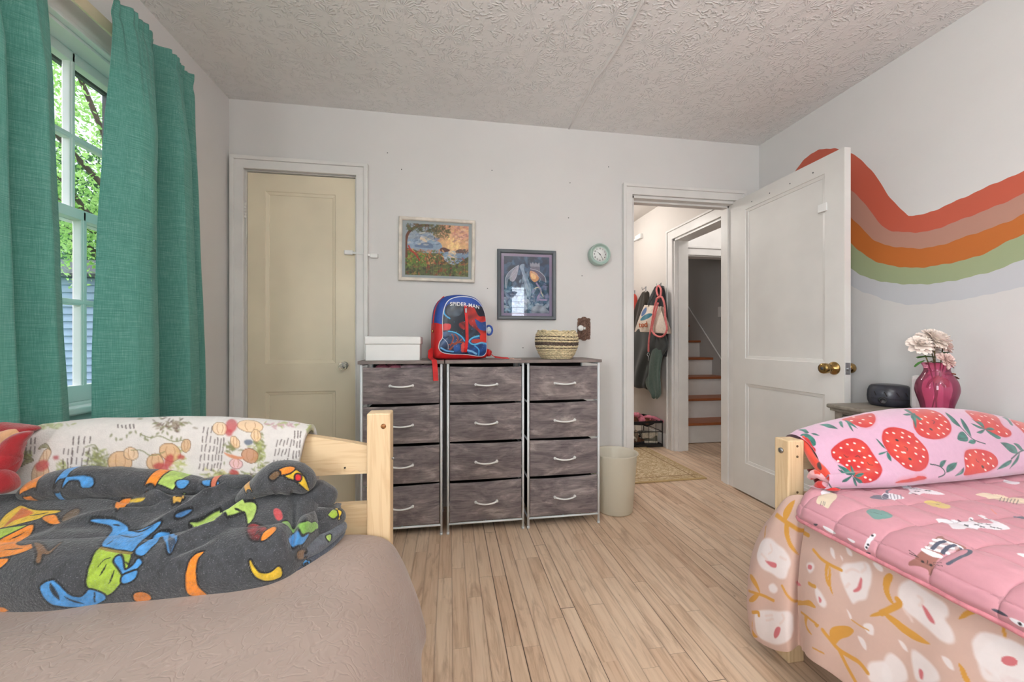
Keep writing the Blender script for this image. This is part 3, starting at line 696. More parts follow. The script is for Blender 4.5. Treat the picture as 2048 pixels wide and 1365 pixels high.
# ------------------------------------------------------------------ three fabric drawer dressers
YD = 2.07
def make_dresser():
    t = thing('drawer_dresser', '', 'dresser', (0, YD, 0))
    w_, d_, h_ = .412, .30, .909; r = .0065
    bm = bmesh.new()
    for x in (r, w_ - r):
        for y in (r, d_ - r):
            tube(bm, [(x, y, 0.0), (x, y, h_ - .016)], r, 10); lathe(bm, [(r + .0012, .0), (r + .0012, .012)], 10, (x, y, 0))
        for z in (.052, .27, .475, .68, h_ - .022): tube(bm, [(x, r, z), (x, d_ - r, z)], r * .75, 8)
    for y in (r, d_ - r):
        for z in ((.052,) if y == r else (.052, h_ - .022)): tube(bm, [(r, y, z), (w_ - r, y, z)], r * .9, 8)
    tube(bm, [(w_ / 2, r * 2, .052), (w_ / 2, d_ - r, .052)], r * .6, 8)
    mesh_from('frame', bm, M['white_metal'], t)
    bm = bmesh.new(); B(bm, .014, w_ - .014, d_ - .012, d_ - .008, .058, h_ - .018); mesh_from('back_panel', bm, M['black_fabric'], t)  # black sheet added so the gap under the top looks shaded
    bm = bmesh.new(); B(bm, -.007, w_ + .007, -.006, d_ + .01, h_ - .015, h_, .002); mesh_from('top', bm, M['greytop'], t)
    for k, (zt, zb) in enumerate(((.877, .690), (.679, .484), (.473, .279), (.268, .062))):
        n, m_ = 22, 16; x0, x1 = .016, w_ - .016; bm = bmesh.new(); rows = []
        for j in range(m_ + 1):
            row = []
            for i in range(n + 1):
                u, v = i / n, j / m_; sag = .0042 * math.sin(PI * u) ** .8 * (v ** 6) * (1 if k else .7)
                x = x0 + (x1 - x0) * u; z = zb + (zt - zb) * v - sag + (.003 * (2 * u - 1) if k % 2 else -.0015 * (2 * u - 1)) * v
                y = .004 - .012 * math.sin(PI * u) ** .6 * math.sin(PI * v) ** .6 + .0012 * math.sin(7 * u + 3 * k) * math.sin(5 * v + k)
                row.append(bm.verts.new((x, y, z)))
            rows.append(row)
        for j in range(m_):
            for i in range(n): bm.faces.new((rows[j][i], rows[j][i + 1], rows[j + 1][i + 1], rows[j + 1][i])).smooth = True
        # hem along the top and the fabric sides
        back = [[bm.verts.new((v.co.x, v.co.y + .006, v.co.z)) for v in rows[-1]], [bm.verts.new((v.co.x, v.co.y + .006, v.co.z - .02)) for v in rows[-1]]]
        for i in range(n):
            bm.faces.new((rows[-1][i], rows[-1][i + 1], back[0][i + 1], back[0][i])); bm.faces.new((back[0][i], back[0][i + 1], back[1][i + 1], back[1][i]))
        dr = mesh_from('drawer', bm, M['greywood'], t, loc=(0, 0, 0))
        bm = bmesh.new(); x0b, x1b = x0 + .003, x1 - .003
        for (a, b, c, d) in ((x0b, x0b + .004, .012, d_ - .02), (x1b - .004, x1b, .012, d_ - .02), (x0b, x1b, .012, .016), (x0b, x1b, d_ - .024, d_ - .02)): B(bm, a, b, c, d, zb + .004, zt - .022)
        B(bm, x0b, x1b, .012, d_ - .02, zb + .004, zb + .010); mesh_from('drawer_box', bm, M['black_fabric'], dr)
        bm = bmesh.new(); zc = (zt + zb) / 2 - .002; xc = w_ / 2; pts = []
        for i in range(13):
            u = i / 12; pts.append((xc - .056 + .112 * u, -.012 - .026 * math.sin(PI * u) ** .55, zc + .002 - .004 * math.sin(PI * u)))
        tube(bm, pts, [.0042 + .0012 * abs(2 * i / 12 - 1) ** 3 for i in range(13)], 8)
        for x in (xc - .056, xc + .056): lathe(bm, [(.007, -.016), (.0065, -.007), (.0065, .0)], 12, (x, 0, zc + .002), 'Y')
        mesh_from('handle', bm, M['white_plastic'], dr)
    return t
def copy_tree(o, parent=None):
    c = o.copy(); C.objects.link(c)
    if parent is not None: c.parent = parent
    for ch in [k for k in bpy.data.objects if k.parent == o]: copy_tree(ch, c)
    return c
dr0 = make_dresser()
dl = ['grey wood-print fabric drawer dresser beside the cream closet door, carrying the white box', 'grey wood-print fabric drawer dresser standing in the middle of the row of three', 'grey wood-print fabric drawer dresser nearest the doorway, carrying the striped woven basket']
for k, x in enumerate((-.448, -.014, .414)):
    o = dr0 if k == 0 else copy_tree(dr0); o.location = (x, YD, 0); o['label'] = dl[k]; o['group'] = 'fabric drawer dressers along the back wall'

# clothes peeping over the top drawer of the first dresser
M['pink_cloth'] = flat('pink_cloth', (190, 110, 130), 0.9, 0.2, 30, bump=0.3); M['mauve'] = flat('mauve_cloth', (205, 176, 184), 0.9, 0.2, 30, bump=0.3)
def lump(bm, c, r, seed=0, n=18, amp=.18, mi=0):
    rr = random.Random(seed); ph = [rr.random() * 6 for _ in range(6)]; rows = []
    for j in range(n // 2 + 1):
        th = PI * j / (n // 2); row = []
        for i in range(n):
            a = 2 * PI * i / n; k = 1 + amp * math.sin(3 * a + ph[0] + 2 * th) * math.sin(2 * th + ph[1]) + amp * .6 * math.sin(5 * a + ph[2]) * math.sin(th)
            row.append(bm.verts.new((c[0] + r[0] * k * math.sin(th) * math.cos(a), c[1] + r[1] * k * math.sin(th) * math.sin(a), c[2] + r[2] * k * math.cos(th))))
        rows.append(row)
    for j in range(n // 2):
        for i in range(n):
            f = bm.faces.new((rows[j][i], rows[j + 1][i], rows[j + 1][(i + 1) % n], rows[j][(i + 1) % n])); f.smooth = True; f.material_index = mi
    return rows
bm = bmesh.new(); 
for k, (x, y) in enumerate(((-.35, 2.14), (-.31, 2.17), (-.28, 2.13))): lump(bm, (x, y, .868), (.035, .035, .020), k)
tag(mesh_from('folded_shirt', bm, M['pink_cloth']), 'dark pink cloth bunched in the open top drawer under the white box', 'clothing')
bm = bmesh.new(); lump(bm, (-.20, 2.15, .868), (.075, .04, .021), 9); lump(bm, (-.12, 2.15, .868), (.04, .04, .018), 4)
tag(mesh_from('folded_shirt', bm, M['mauve']), 'pale mauve cloth in the open top drawer, next to the red hanging strap', 'clothing')

# ------------------------------------------------------------------ white box on the dresser
bx = thing('storage_box', 'plain white lidded box on top of the dresser by the closet', 'box', (-.292, 2.19, .909))
bm = bmesh.new(); B(bm, -.138, .138, -.075, .085, 0.0, .085, .004); mesh_from('body', bm, M['white_plastic'], bx)
bm = bmesh.new(); B(bm, -.142, .142, -.079, .089, .085, .127, .006); mesh_from('lid', bm, M['white_plastic'], bx)

# ------------------------------------------------------------------ woven basket
M['straw'] = flat('woven_straw', (222, 204, 166), 0.85, 0.16, 90, bump=0.5, bscale=300); M['straw_dark'] = flat('dark_woven_straw', (98, 84, 74), 0.85, 0.16, 90, bump=0.5, bscale=300)
bk = thing('woven_basket', 'small round straw basket with dark stripes on the dresser nearest the doorway', 'basket', (.613, 2.20, .909))
bm = bmesh.new(); rows = 17; dark = {7: 1, 8: 1, 5: 0, 11: 1, 13: 1, 3: 1}
prof = [(0, .084), (.15, .100), (.4, .117), (.7, .121), (.88, .115), (1, .104)]
for k in range(rows):
    v = k / (rows - 1); R = float(np.interp(v, [p[0] for p in prof], [p[1] for p in prof])); z = .007 + v * .150; n = 120; pts = []
    for i in range(n):
        a = 2 * PI * i / n; wob = .0022 * math.sin(a * 30 + k * PI); up = .003 * math.sin(a * 2 + .6) * v + .0015 * math.sin(a * 30 + k * PI)
        if k == rows - 1: up += .003 * math.sin(a * 9)
        pts.append(((R + wob) * math.cos(a), (R + wob) * math.sin(a), z + up))
    dk = k in (4, 8, 9, 11, 13) or k == 6
    tube(bm, pts, .0056 if k in (8, 9) or not dk else .0035, 6, closed=True, mi=1 if (k in (6, 8, 9, 11, 13)) else 0)
    if k in (6, 11, 13): tube(bm, [(p[0] * .985, p[1] * .985, p[2] + .002) for p in pts], .0052, 6, closed=True)
lathe(bm, [(.0001, .004), (.084, .004), (.084, .007)], 32)
mesh_from('woven_body', bm, [M['straw'], M['straw_dark']], bk)

# ------------------------------------------------------------------ backpack
M['red_nylon'] = flat('red_nylon', (206, 30, 32), 0.55, 0.12, 20, bump=0.25, bscale=500); M['blue_nylon'] = flat('blue_nylon', (36, 74, 158), 0.55, 0.12, 20, bump=0.2, bscale=500)
M['white_piping'] = flat('white_piping', (235, 235, 238), 0.5, 0.03)
M['bag_print'] = printmat('backpack_print', 0.35, 0.05)
bp = thing('backpack', 'red and blue kids backpack with white piping and name lettering, on the middle dresser', 'backpack', (.058, 2.215, .909), math.radians(14))
out = catmull([(-.150, .03), (-.152, .12), (-.148, .22), (-.134, .295), (-.10, .340), (-.045, .358), (.02, .360), (.08, .347), (.122, .305), (.142, .23), (.150, .12), (.150, .03), (.135, .006), (.05, .002), (-.05, .002), (-.135, .006)], 5, True)
def arch_solid(bm, out, y0, y1, puff, rings=7, mi=0, cf=(0, .16)):
    """closed body between y0 (front) and y1 (back) with rounded edges"""
    R_ = []; 
    for k in range(rings):
        v = k / (rings - 1); s_ = 1 - .06 * abs(2 * v - 1) ** 4
        R_.append([bm.verts.new((cf[0] + (x - cf[0]) * s_, y0 + (y1 - y0) * v, max(.0005, cf[1] + (z - cf[1]) * s_))) for x, z in out])
    n = len(out)
    for a, b in zip(R_, R_[1:]):
        for i in range(n): f = bm.faces.new((a[i], a[(i + 1) % n], b[(i + 1) % n], b[i])); f.smooth = True; f.material_index = mi
    for ring, sg in ((R_[0], -1), (R_[-1], 1)):
        prev = ring
        for s_, d in ((.8, .6), (.5, .9), (.2, 1.0)):
            cur = [bm.verts.new((cf[0] + (v.co.x - cf[0]) * s_, v.co.y, cf[1] + (v.co.z - cf[1]) * s_)) for v in ring]
            for v, r0 in zip(cur, ring): v.co.y = r0.co.y + sg * puff * d
            for i in range(n): f = bm.faces.new((prev[i], prev[(i + 1) % n], cur[(i + 1) % n], cur[i])); f.smooth = True; f.material_index = mi
            prev = cur
        bm.faces.new(prev).material_index = mi
    fixn(bm)
bm = bmesh.new(); arch_solid(bm, out, -.055, .085, .012)
for f in bm.faces:
    if f.calc_center_median().z > .20: f.material_index = 1
mesh_from('body', bm, [M['red_nylon'], M['blue_nylon']], bp)
fo = catmull([(-.132, .065), (-.128, .095), (-.112, .125), (-.112, .20), (-.106, .265), (-.085, .315), (-.045, .338), (.01, .345), (.065, .335), (.105, .30), (.128, .24), (.134, .14), (.135, .055), (.120, .024), (.085, .020), (.02, .030), (-.07, .034), (-.115, .044)], 6, True)
# front panel as a polar grid, printed
nR, nA = 110, len(fo) * 3; ff = np.array([np.interp(np.linspace(0, len(fo), nA, endpoint=True), np.arange(len(fo) + 1), np.append(fo[:, c], fo[0, c])) for c in (0, 1)]).T
cc = np.array([.005, .18]); rr = np.linspace(0, 1, nR)[:, None, None]
XZ = cc + (ff[None] - cc) * rr; Yd = -.066 - .020 * (1 - rr[:, :, 0] ** 3.5) * np.ones((1, nA)); Yd[-1] = -.055
S = Surf(np.stack([XZ[..., 0], Yd, XZ[..., 1]], -1), XZ.copy(), (20, 26, 44))
def bpz(x, y): return (-.132 + (x - 275) / 725 * .268, .345 - (y - 115) / 950 * .325)
def BL(pts, col, **k): S.blob([bpz(*p) for p in pts], col, **k)
def LL(pts, w_, col, **k): S.line([bpz(*p) for p in pts], w_, col, **k)
BL([(230, 60), (1030, 60), (1030, 400), (930, 270), (800, 250), (640, 255), (600, 240), (500, 225), (420, 240), (370, 290), (330, 400), (250, 400)], (36, 76, 160))
BL([(330, 690), (430, 690), (600, 740), (650, 800), (640, 1040), (300, 1040), (240, 900)], (52, 84, 128), mottle=((20, 34, 62), 60))
BL([(690, 260), (780, 280), (860, 420), (980, 440), (1010, 700), (900, 760), (780, 620), (700, 520)], (196, 46, 38), mottle=((110, 20, 24), 50))
BL([(800, 470), (900, 520), (1000, 500), (1000, 640), (880, 640), (820, 560)], (38, 74, 140))
BL([(690, 560), (760, 600), (880, 700), (880, 760), (760, 800), (690, 780)], (24, 30, 46), mottle=((50, 66, 90), 90))
BL([(700, 830), (760, 760), (900, 770), (1000, 800), (1005, 1060), (880, 1060), (700, 1010)], (40, 90, 160), mottle=((24, 50, 100), 70))
BL([(420, 240), (520, 225), (600, 250), (610, 340), (560, 420), (430, 440), (380, 360)], (34, 38, 50), mottle=((70, 84, 100), 70))
BL([(330, 560), (430, 560), (420, 640), (330, 650)], (200, 44, 46)); BL([(560, 540), (640, 520), (640, 640), (560, 600)], (170, 36, 36), mottle=((70, 20, 26), 80))
BL([(760, 800), (880, 790), (960, 830), (960, 860), (760, 850)], (178, 56, 44)); BL([(880, 730), (980, 700), (990, 840), (900, 830)], (204, 50, 42))
for q in ([(420, 950), (500, 880), (600, 790)], [(410, 880), (520, 850), (620, 840)], [(430, 900), (470, 780), (450, 720)], [(430, 960), (540, 800), (500, 720)]): LL(q, .006, (150, 72, 46))
LL([(350, 300), (350, 400), (420, 470)], .007, (60, 160, 220)); LL([(400, 670), (500, 690), (590, 750), (640, 820)], .006, (70, 176, 226))
LL([(860, 740), (760, 770), (710, 830), (780, 880), (900, 850), (1000, 870)], .008, (86, 178, 220)); LL([(800, 900), (860, 960), (870, 1050)], .007, (70, 160, 220)); LL([(330, 780), (390, 860), (400, 950)], .002, (200, 210, 220))
LL([(300, 930), (380, 975), (480, 990)], .008, (110, 180, 230)); LL([(690, 970), (760, 990), (830, 1030)], .010, (130, 190, 230)); BL([(590, 880), (640, 850), (640, 990), (600, 990)], (210, 80, 74)); BL([(480, 900), (560, 880), (570, 960), (500, 990)], (44, 90, 160))
rs = np.random.RandomState(3)
for k in range(60):
    x, y = rs.uniform(340, 990), rs.uniform(420, 1000); S.fill(ell(*bpz(x, y), rs.uniform(.0006, .0016), rs.uniform(.0006, .0016), n=8), (230, 230, 235) if k % 2 else (120, 190, 225), aa=.0008)
fp = build_surfs('front_panel', [S], M['bag_print'], bp, origin=(0, 0, 0))
bm = bmesh.new(); tube(bm, [(x, -.060, z) for x, z in fo], .0035, 8, closed=True); mesh_from('piping', bm, M['white_piping'], bp)
bm = bmesh.new(); zt = [bpz(655, 258), bpz(668, 500), bpz(672, 800), bpz(660, 1000)]
strap(bm, [(zt[0][0], -.079, zt[0][1]), (zt[0][0] + .001, -.086, zt[0][1] - .04), (zt[1][0], -.0885, zt[1][1]), (zt[2][0], -.0885, zt[2][1]), (zt[3][0], -.0815, zt[3][1] + .02), (zt[3][0], -.071, zt[3][1])], .016, .004); zp = mesh_from('zipper', bm, M['red_nylon'], bp)
bm = bmesh.new(); B(bm, zt[0][0] - .004, zt[0][0] + .004, -.0925, -.089, zt[0][1] - .040, zt[0][1] - .016, .001); mesh_from('zip_pull', bm, M['steel'], zp)
tb = text_bm('SPIDER-MAN', .0285, .0008, .00035, space=1.05); bmesh.ops.transform(tb, matrix=Matrix.Translation((.006, -.0825, .3005)) @ STAND, verts=tb.verts[:])
for v in tb.verts: v.co.z -= (v.co.x * .06) + v.co.x ** 2 * .9; v.co.y += v.co.x ** 2 * .7
mesh_from('lettering', tb, M['white_piping'], bp)
# side zip and second piping at the left, side pocket lines
bm = bmesh.new(); tube(bm, [(-.147, -.005, .16), (-.150, -.005, .21), (-.143, -.005, .265), (-.125, -.005, .312), (-.092, -.005, .347)], .005, 8); mesh_from('side_zipper', bm, M['red_nylon'], bp)
bm = bmesh.new(); lathe(bm, [(.0001, 0), (.0052, .002), (.0052, .014), (.0001, .016)], 10, (-.155, -.012, .148)); mesh_from('zip_pull', bm, M['brass'], bp)
# straps
bm = bmesh.new(); strap(bm, [(-.135, .03, .07), (-.165, .0, .05), (-.178, -.06, .015), (-.176, -.112, .0075), (-.174, -.136, .0045), (-.173, -.147, -.012), (-.171, -.150, -.055), (-.168, -.149, -.10)], .026, .0035, (1, .1, 0)); mesh_from('strap', bm, M['red_nylon'], bp)
bm = bmesh.new(); strap(bm, [(.130, .02, .07), (.165, .0, .055), (.178, -.01, .030), (.20, -.02, .012), (.245, -.035, .006), (.275, -.05, .004)], .022, .003, (0, 1, .3)); lump(bm, (.165, -.01, .035), (.02, .018, .020), 3); mesh_from('strap', bm, M['red_nylon'], bp)
bm = bmesh.new(); tube(bm, [(.165 + .020 * math.cos(a), -.02, .165 + .026 * math.sin(a)) for a in np.linspace(0, 2 * PI, 24, endpoint=False)], .0058, 8, closed=True)
g_ = mesh_from('key_tag', bm, M['blue_nylon'], bp)
bm = bmesh.new(); lump(bm, (.165, -.02, .165), (.015, .003, .020), 2, amp=.03); mesh_from('tag_face', bm, flat('pale_tag', (206, 222, 226), .4, .15, 60), g_)
bm = bmesh.new(); strap(bm, [(.33, 2.16, .9105), (.36, 2.155, .912), (.395, 2.15, .911)], .018, .003, (0, 1, 0)); lump(bm, (.345, 2.158, .914), (.012, .01, .0045), 5)
tag(mesh_from('hair_clip', bm, flat('peach_white', (216, 180, 166), .6, .25, 60)), 'tiny pale peach clip lying on the dresser top right of the backpack', 'clip')
# ------------------------------------------------------------------ pictures on the back wall
M['canvas'] = printmat('printed_picture', 0.6, 0.05, 300, noise_amt=0.25)
def glass(name):
    g = NT(name); tr = g.n('ShaderNodeBsdfTransparent'); gl = g.n('ShaderNodeBsdfGlossy'); gl.inputs['Roughness'].default_value = .015
    fr = g.n('ShaderNodeFresnel'); fr.inputs[0].default_value = 1.5; mx = g.n('ShaderNodeMixShader'); g.l(g.math('MULTIPLY', fr.outputs[0], 1.0), mx.inputs[0])
    g.l(tr.outputs[0], mx.inputs[1]); g.l(gl.outputs[0], mx.inputs[2]); g.l(mx.outputs[0], g.out.inputs[0]); return g.m
M['picture_glass'] = glass('picture_glass')
def frame_bm(w_, h_, fw, d, bev=.003):
    bm = bmesh.new()
    o = [(-w_ / 2, -h_ / 2), (w_ / 2, -h_ / 2), (w_ / 2, h_ / 2), (-w_ / 2, h_ / 2)]; prof = [(0, 0), (0, -d * .8), (fw * .2, -d), (fw * .75, -d * .9), (fw, -d * .62), (fw, 0)]
    R_ = [[bm.verts.new((x - math.copysign(i, x), y, z - math.copysign(i, z))) for x, z in o] for i, y in prof]
    for a, b in zip(R_, R_[1:] + R_[:1]):
        for k in range(4): bm.faces.new((a[k], a[(k + 1) % 4], b[(k + 1) % 4], b[k]))
    fixn(bm); return bm
def rect_surf(w_, h_, y, nx, nz, base):
    x = np.linspace(-w_ / 2, w_ / 2, nx); z = np.linspace(-h_ / 2, h_ / 2, nz); X, Z = np.meshgrid(x, z, indexing='ij')
    return Surf(np.stack([X, np.full_like(X, y), Z], -1), np.stack([X, Z], -1), base)
def dabs(S, n, box_, cols, size, seed, alpha=.85, ang=None):
    r = np.random.RandomState(seed)
    for _ in range(n):
        x, z = r.uniform(box_[0], box_[1]), r.uniform(box_[2], box_[3]); a = r.uniform(0, PI) if ang is None else ang + r.normal(0, .3); s_ = size * r.uniform(.5, 1.5)
        S.fill(ell(x, z, s_, s_ * r.uniform(.25, .6), a, 8), cols[r.randint(len(cols))], aa=.0015, alpha=alpha * r.uniform(.6, 1))
# picture 1: sunset bay with village and garden
pc = thing('framed_picture', 'painting of a sunset bay with gardens in a white wooden frame', 'picture', (-.0735, YB - .001, 1.567))
pc.rotation_euler = (0, math.radians(.6), 0)
mesh_from('frame', frame_bm(.457, .385, .021, .022), flat('whitewashed_wood', (222, 214, 202), .55, .1, 18, bump=.2), pc)
bm = bmesh.new(); B(bm, -.21, .21, -.008, -.003, -.174, .174); mesh_from('mat', bm, flat('grey_mat', (158, 166, 168), .8, .03), pc)
S = rect_surf(.378, .312, -.0092, 250, 206, (150, 160, 170)); q = lambda x, y: (-.189 + (x - 130) / 585 * .378, .156 - (y - 105) / 485 * .312)
def A(pts, col, **k): S.blob([q(*p) for p in pts], col, **k)
A([(420, 100), (730, 100), (730, 360), (560, 380), (430, 340)], (214, 170, 130), mottle=((190, 128, 108), 60))
for k in range(40):
    a = PI * (.02 + .96 * k / 39); r0 = 150 + 70 * (k % 3); S.stroke([q(565, 330), q(565 + r0 * math.cos(a), 330 - r0 * math.sin(a))], .004, (236, 206, 130) if k % 2 else (240, 190, 150), alpha=.5)
dabs(S, 60, (q(520, 0)[0], q(640, 0)[0], q(0, 345)[1], q(0, 200)[1]), [(246, 222, 150), (244, 204, 150), (238, 190, 136)], .012, 21, .7, 1.3)
dabs(S, 90, (q(560, 0)[0], q(715, 0)[0], q(0, 260)[1], q(0, 110)[1]), [(196, 130, 118), (222, 168, 142), (170, 120, 116), (232, 196, 160)], .012, 2, .7, .3)
A([(130, 260), (300, 250), (440, 270), (440, 340), (130, 330)], (140, 160, 182)); A([(260, 240), (290, 225), (330, 280), (280, 285)], (214, 196, 170)); A([(250, 290), (350, 280), (380, 330), (220, 325)], (104, 122, 150))
dabs(S, 60, (q(150, 0)[0], q(430, 0)[0], q(0, 300)[1], q(0, 180)[1]), [(120, 140, 170), (168, 180, 196), (206, 200, 180), (96, 110, 130)], .012, 4, .7, .2)
A([(430, 360), (730, 350), (730, 420), (600, 470), (480, 470), (420, 420)], (130, 150, 172)); dabs(S, 60, (q(530, 0)[0], q(600, 0)[0], q(0, 440)[1], q(0, 345)[1]), [(240, 210, 160), (226, 190, 150), (150, 160, 176)], .009, 22, .8, 0)
dabs(S, 70, (q(440, 0)[0], q(720, 0)[0], q(0, 460)[1], q(0, 355)[1]), [(120, 144, 172), (170, 184, 196), (96, 118, 146)], .008, 23, .7, 0)
A([(450, 330), (490, 320), (540, 345), (500, 362), (455, 358)], (96, 66, 62)); A([(595, 345), (640, 328), (690, 345), (715, 352), (640, 368), (600, 366)], (110, 84, 78)); dabs(S, 26, (q(600, 0)[0], q(712, 0)[0], q(0, 372)[1], q(0, 330)[1]), [(86, 64, 62), (150, 120, 100), (70, 80, 70)], .007, 24); A([(480, 420), (540, 400), (560, 470), (500, 450)], (176, 188, 200))
A([(120, 360), (200, 350), (300, 380), (460, 380), (490, 440), (590, 480), (730, 400), (730, 600), (120, 600)], (92, 98, 60))
dabs(S, 330, (q(130, 0)[0], q(715, 0)[0], q(0, 590)[1], q(0, 420)[1]), [(70, 92, 44), (104, 128, 60), (60, 66, 40), (140, 70, 50), (120, 116, 76), (50, 48, 40), (150, 120, 70), (90, 60, 46)], .011, 5)
dabs(S, 150, (q(140, 0)[0], q(480, 0)[0], q(0, 480)[1], q(0, 350)[1]), [(176, 90, 54), (200, 124, 74), (140, 66, 50), (100, 110, 60), (206, 160, 110)], .009, 6)
dabs(S, 120, (q(130, 0)[0], q(330, 0)[0], q(0, 500)[1], q(0, 380)[1]), [(90, 130, 50), (70, 100, 44), (130, 150, 70)], .009, 16)
S.line([q(140, 420), q(135, 280), q(160, 190), q(240, 130), (q(330, 118))], .016, (104, 62, 42)); S.line([q(160, 320), q(180, 360), q(220, 390), q(260, 450)], .010, (170, 60, 46))
dabs(S, 200, (q(140, 0)[0], q(540, 0)[0], q(0, 180)[1], q(0, 108)[1]), [(72, 84, 50), (96, 100, 62), (54, 62, 44), (110, 84, 58)], .010, 7)
dabs(S, 70, (q(380, 0)[0], q(540, 0)[0], q(0, 235)[1], q(0, 150)[1]), [(80, 86, 60), (110, 104, 70)], .008, 8)
for x in (185, 250, 320, 385, 440, 690): S.line([q(x, 390 + (x % 50)), q(x - 4, 580)], .0022, (54, 50, 44))
build_surfs('painting', [S], M['canvas'], pc, origin=(0, 0, 0))
# picture 2: fantasy castle scene behind glass
pd = thing('framed_picture', 'dark blue fantasy castle picture in a grey frame with purple mat', 'picture', (.4825, YB - .001, 1.3675))
mesh_from('frame', frame_bm(.376, .440, .024, .024), flat('charcoal_frame', (84, 90, 96), .4, .06), pd)
bm = bmesh.new(); B(bm, -.166, .166, -.008, -.003, -.198, .198); mesh_from('mat', bm, flat('purple_mat', (146, 126, 156), .7, .04), pd)
S = rect_surf(.292, .358, -.0092, 200, 246, (44, 66, 96)); q = lambda x, y: (-.146 + (x - 1020) / 405 * .292, .179 - (y - 412) / 510 * .358)
dabs(S, 200, (-.146, .146, -.179, .179), [(30, 50, 84), (60, 92, 128), (40, 44, 70), (84, 116, 150), (26, 32, 52)], .026, 11, .6)
dabs(S, 120, (-.146, .146, -.179, -.06), [(170, 184, 206), (110, 124, 156), (206, 212, 226), (84, 90, 120)], .018, 12, .6)
dabs(S, 60, (-.05, .06, -.15, .08), [(180, 206, 226), (130, 160, 190)], .016, 19, .5, 1.4)
A2 = lambda pts, col, **k: S.blob([q(*p) for p in pts], col, **k)
A2([(1255, 470), (1340, 470), (1340, 540), (1255, 540)], (122, 120, 138), smooth=1); A2([(1250, 460), (1262, 480), (1275, 460), (1290, 480), (1305, 460), (1318, 480), (1335, 460), (1338, 500), (1252, 500)], (160, 160, 176), smooth=1)
A2([(1030, 690), (1040, 600), (1080, 540), (1150, 490), (1140, 560), (1110, 600), (1060, 620), (1045, 700)], (150, 154, 170), mottle=((110, 116, 140), 70)); A2([(1090, 560), (1150, 495), (1130, 600), (1100, 640), (1070, 620)], (176, 170, 184))
A2([(1255, 520), (1320, 530), (1380, 580), (1400, 640), (1340, 620), (1300, 640), (1250, 600)], (110, 100, 122)); A2([(1255, 540), (1310, 560), (1330, 610), (1290, 640), (1255, 600)], (222, 160, 116)); A2([(1262, 560), (1300, 575), (1300, 612), (1268, 605)], (246, 206, 150))
A2([(1160, 500), (1200, 480), (1200, 540), (1230, 600), (1260, 700), (1250, 800), (1215, 720), (1190, 590)], (174, 192, 210), mottle=((120, 140, 170), 80)); S.line([q(1310, 650), q(1350, 720), q(1320, 790), q(1400, 800)], .010, (176, 150, 190)); S.line([q(1290, 700), q(1330, 690), q(1370, 770)], .006, (210, 200, 170))
A2([(1270, 870), (1350, 850), (1420, 900), (1400, 925), (1280, 925)], (80, 84, 104), mottle=((180, 184, 200), 60))
for pts, w_ in (([(1040, 700), (1035, 610), (1075, 545), (1150, 492)], .003), ([(1150, 492), (1120, 560), (1060, 615)], .002), ([(1140, 500), (1135, 580), (1100, 640)], .002), ([(1255, 520), (1330, 540), (1385, 590), (1395, 640)], .0035), ([(1270, 545), (1340, 600), (1335, 640)], .002), ([(1180, 560), (1215, 640), (1240, 720)], .003)): S.line([q(*p) for p in pts], w_, (196, 200, 214))
dabs(S, 60, (q(1030, 0)[0], q(1160, 0)[0], q(0, 900)[1], q(0, 690)[1]), [(120, 150, 186), (160, 190, 216), (80, 110, 150)], .014, 31, .6)
dabs(S, 40, (q(1280, 0)[0], q(1420, 0)[0], q(0, 800)[1], q(0, 640)[1]), [(80, 110, 150), (150, 140, 180), (60, 84, 120)], .013, 32, .6)
build_surfs('painting', [S], M['canvas'], pd, origin=(0, 0, 0))
bm = bmesh.new(); B(bm, -.164, .164, -.0155, -.0135, -.196, .196); mesh_from('glass', bm, M['picture_glass'], pd)

# ------------------------------------------------------------------ clock
M['mint'] = flat('mint_enamel', (170, 192, 182), .4, .04)
ck = thing('wall_clock', 'small round mint wall clock with a white dial beside the doorway', 'clock', (.955, YB - .001, 1.570))
bm = bmesh.new(); lathe(bm, [(.0001, 0), (.066, 0), (.070, -.010), (.0695, -.050), (.0655, -.058), (.060, -.056), (.0575, -.042), (.050, -.040), (.0001, -.040)], 48, (0, 0, 0), 'Y'); fixn(bm); mesh_from('case', bm, M['mint'], ck)
bm = bmesh.new(); lathe(bm, [(.0001, -.0425), (.047, -.0425), (.047, -.040)], 40, (0, 0, 0), 'Y'); fixn(bm); dial = mesh_from('dial', bm, M['white_plastic'], ck)
bm = bmesh.new()
for h in range(1, 13):
    a = PI / 2 - h * PI / 6; t_ = text_bm(str(h), .0135, .0002, .0003); bm_join(bm, t_, Matrix.Translation((.0375 * math.cos(a), -.0430, .0375 * math.sin(a))) @ STAND)
mesh_from('numerals', bm, M['black_plastic'], dial)
def hand(name, ang, L, wd, y):
    bm = bmesh.new(); prism(bm, [(-wd, -.006), (wd, -.006), (wd * .5, L), (-wd * .5, L)], 'Y', y, y - .0008); fixn(bm)
    bmesh.ops.rotate(bm, verts=bm.verts[:], matrix=Matrix.Rotation(ang, 3, 'Y')); mesh_from(name, bm, M['black_plastic'], ck)
hand('hour_hand', math.radians(-48), .024, .0016, -.0445); hand('minute_hand', math.radians(150), .034, .0012, -.0462)
bm = bmesh.new(); lathe(bm, [(.0001, -.0475), (.003, -.0472), (.003, -.043)], 12, (0, 0, 0), 'Y'); mesh_from('hub', bm, M['black_plastic'], ck)

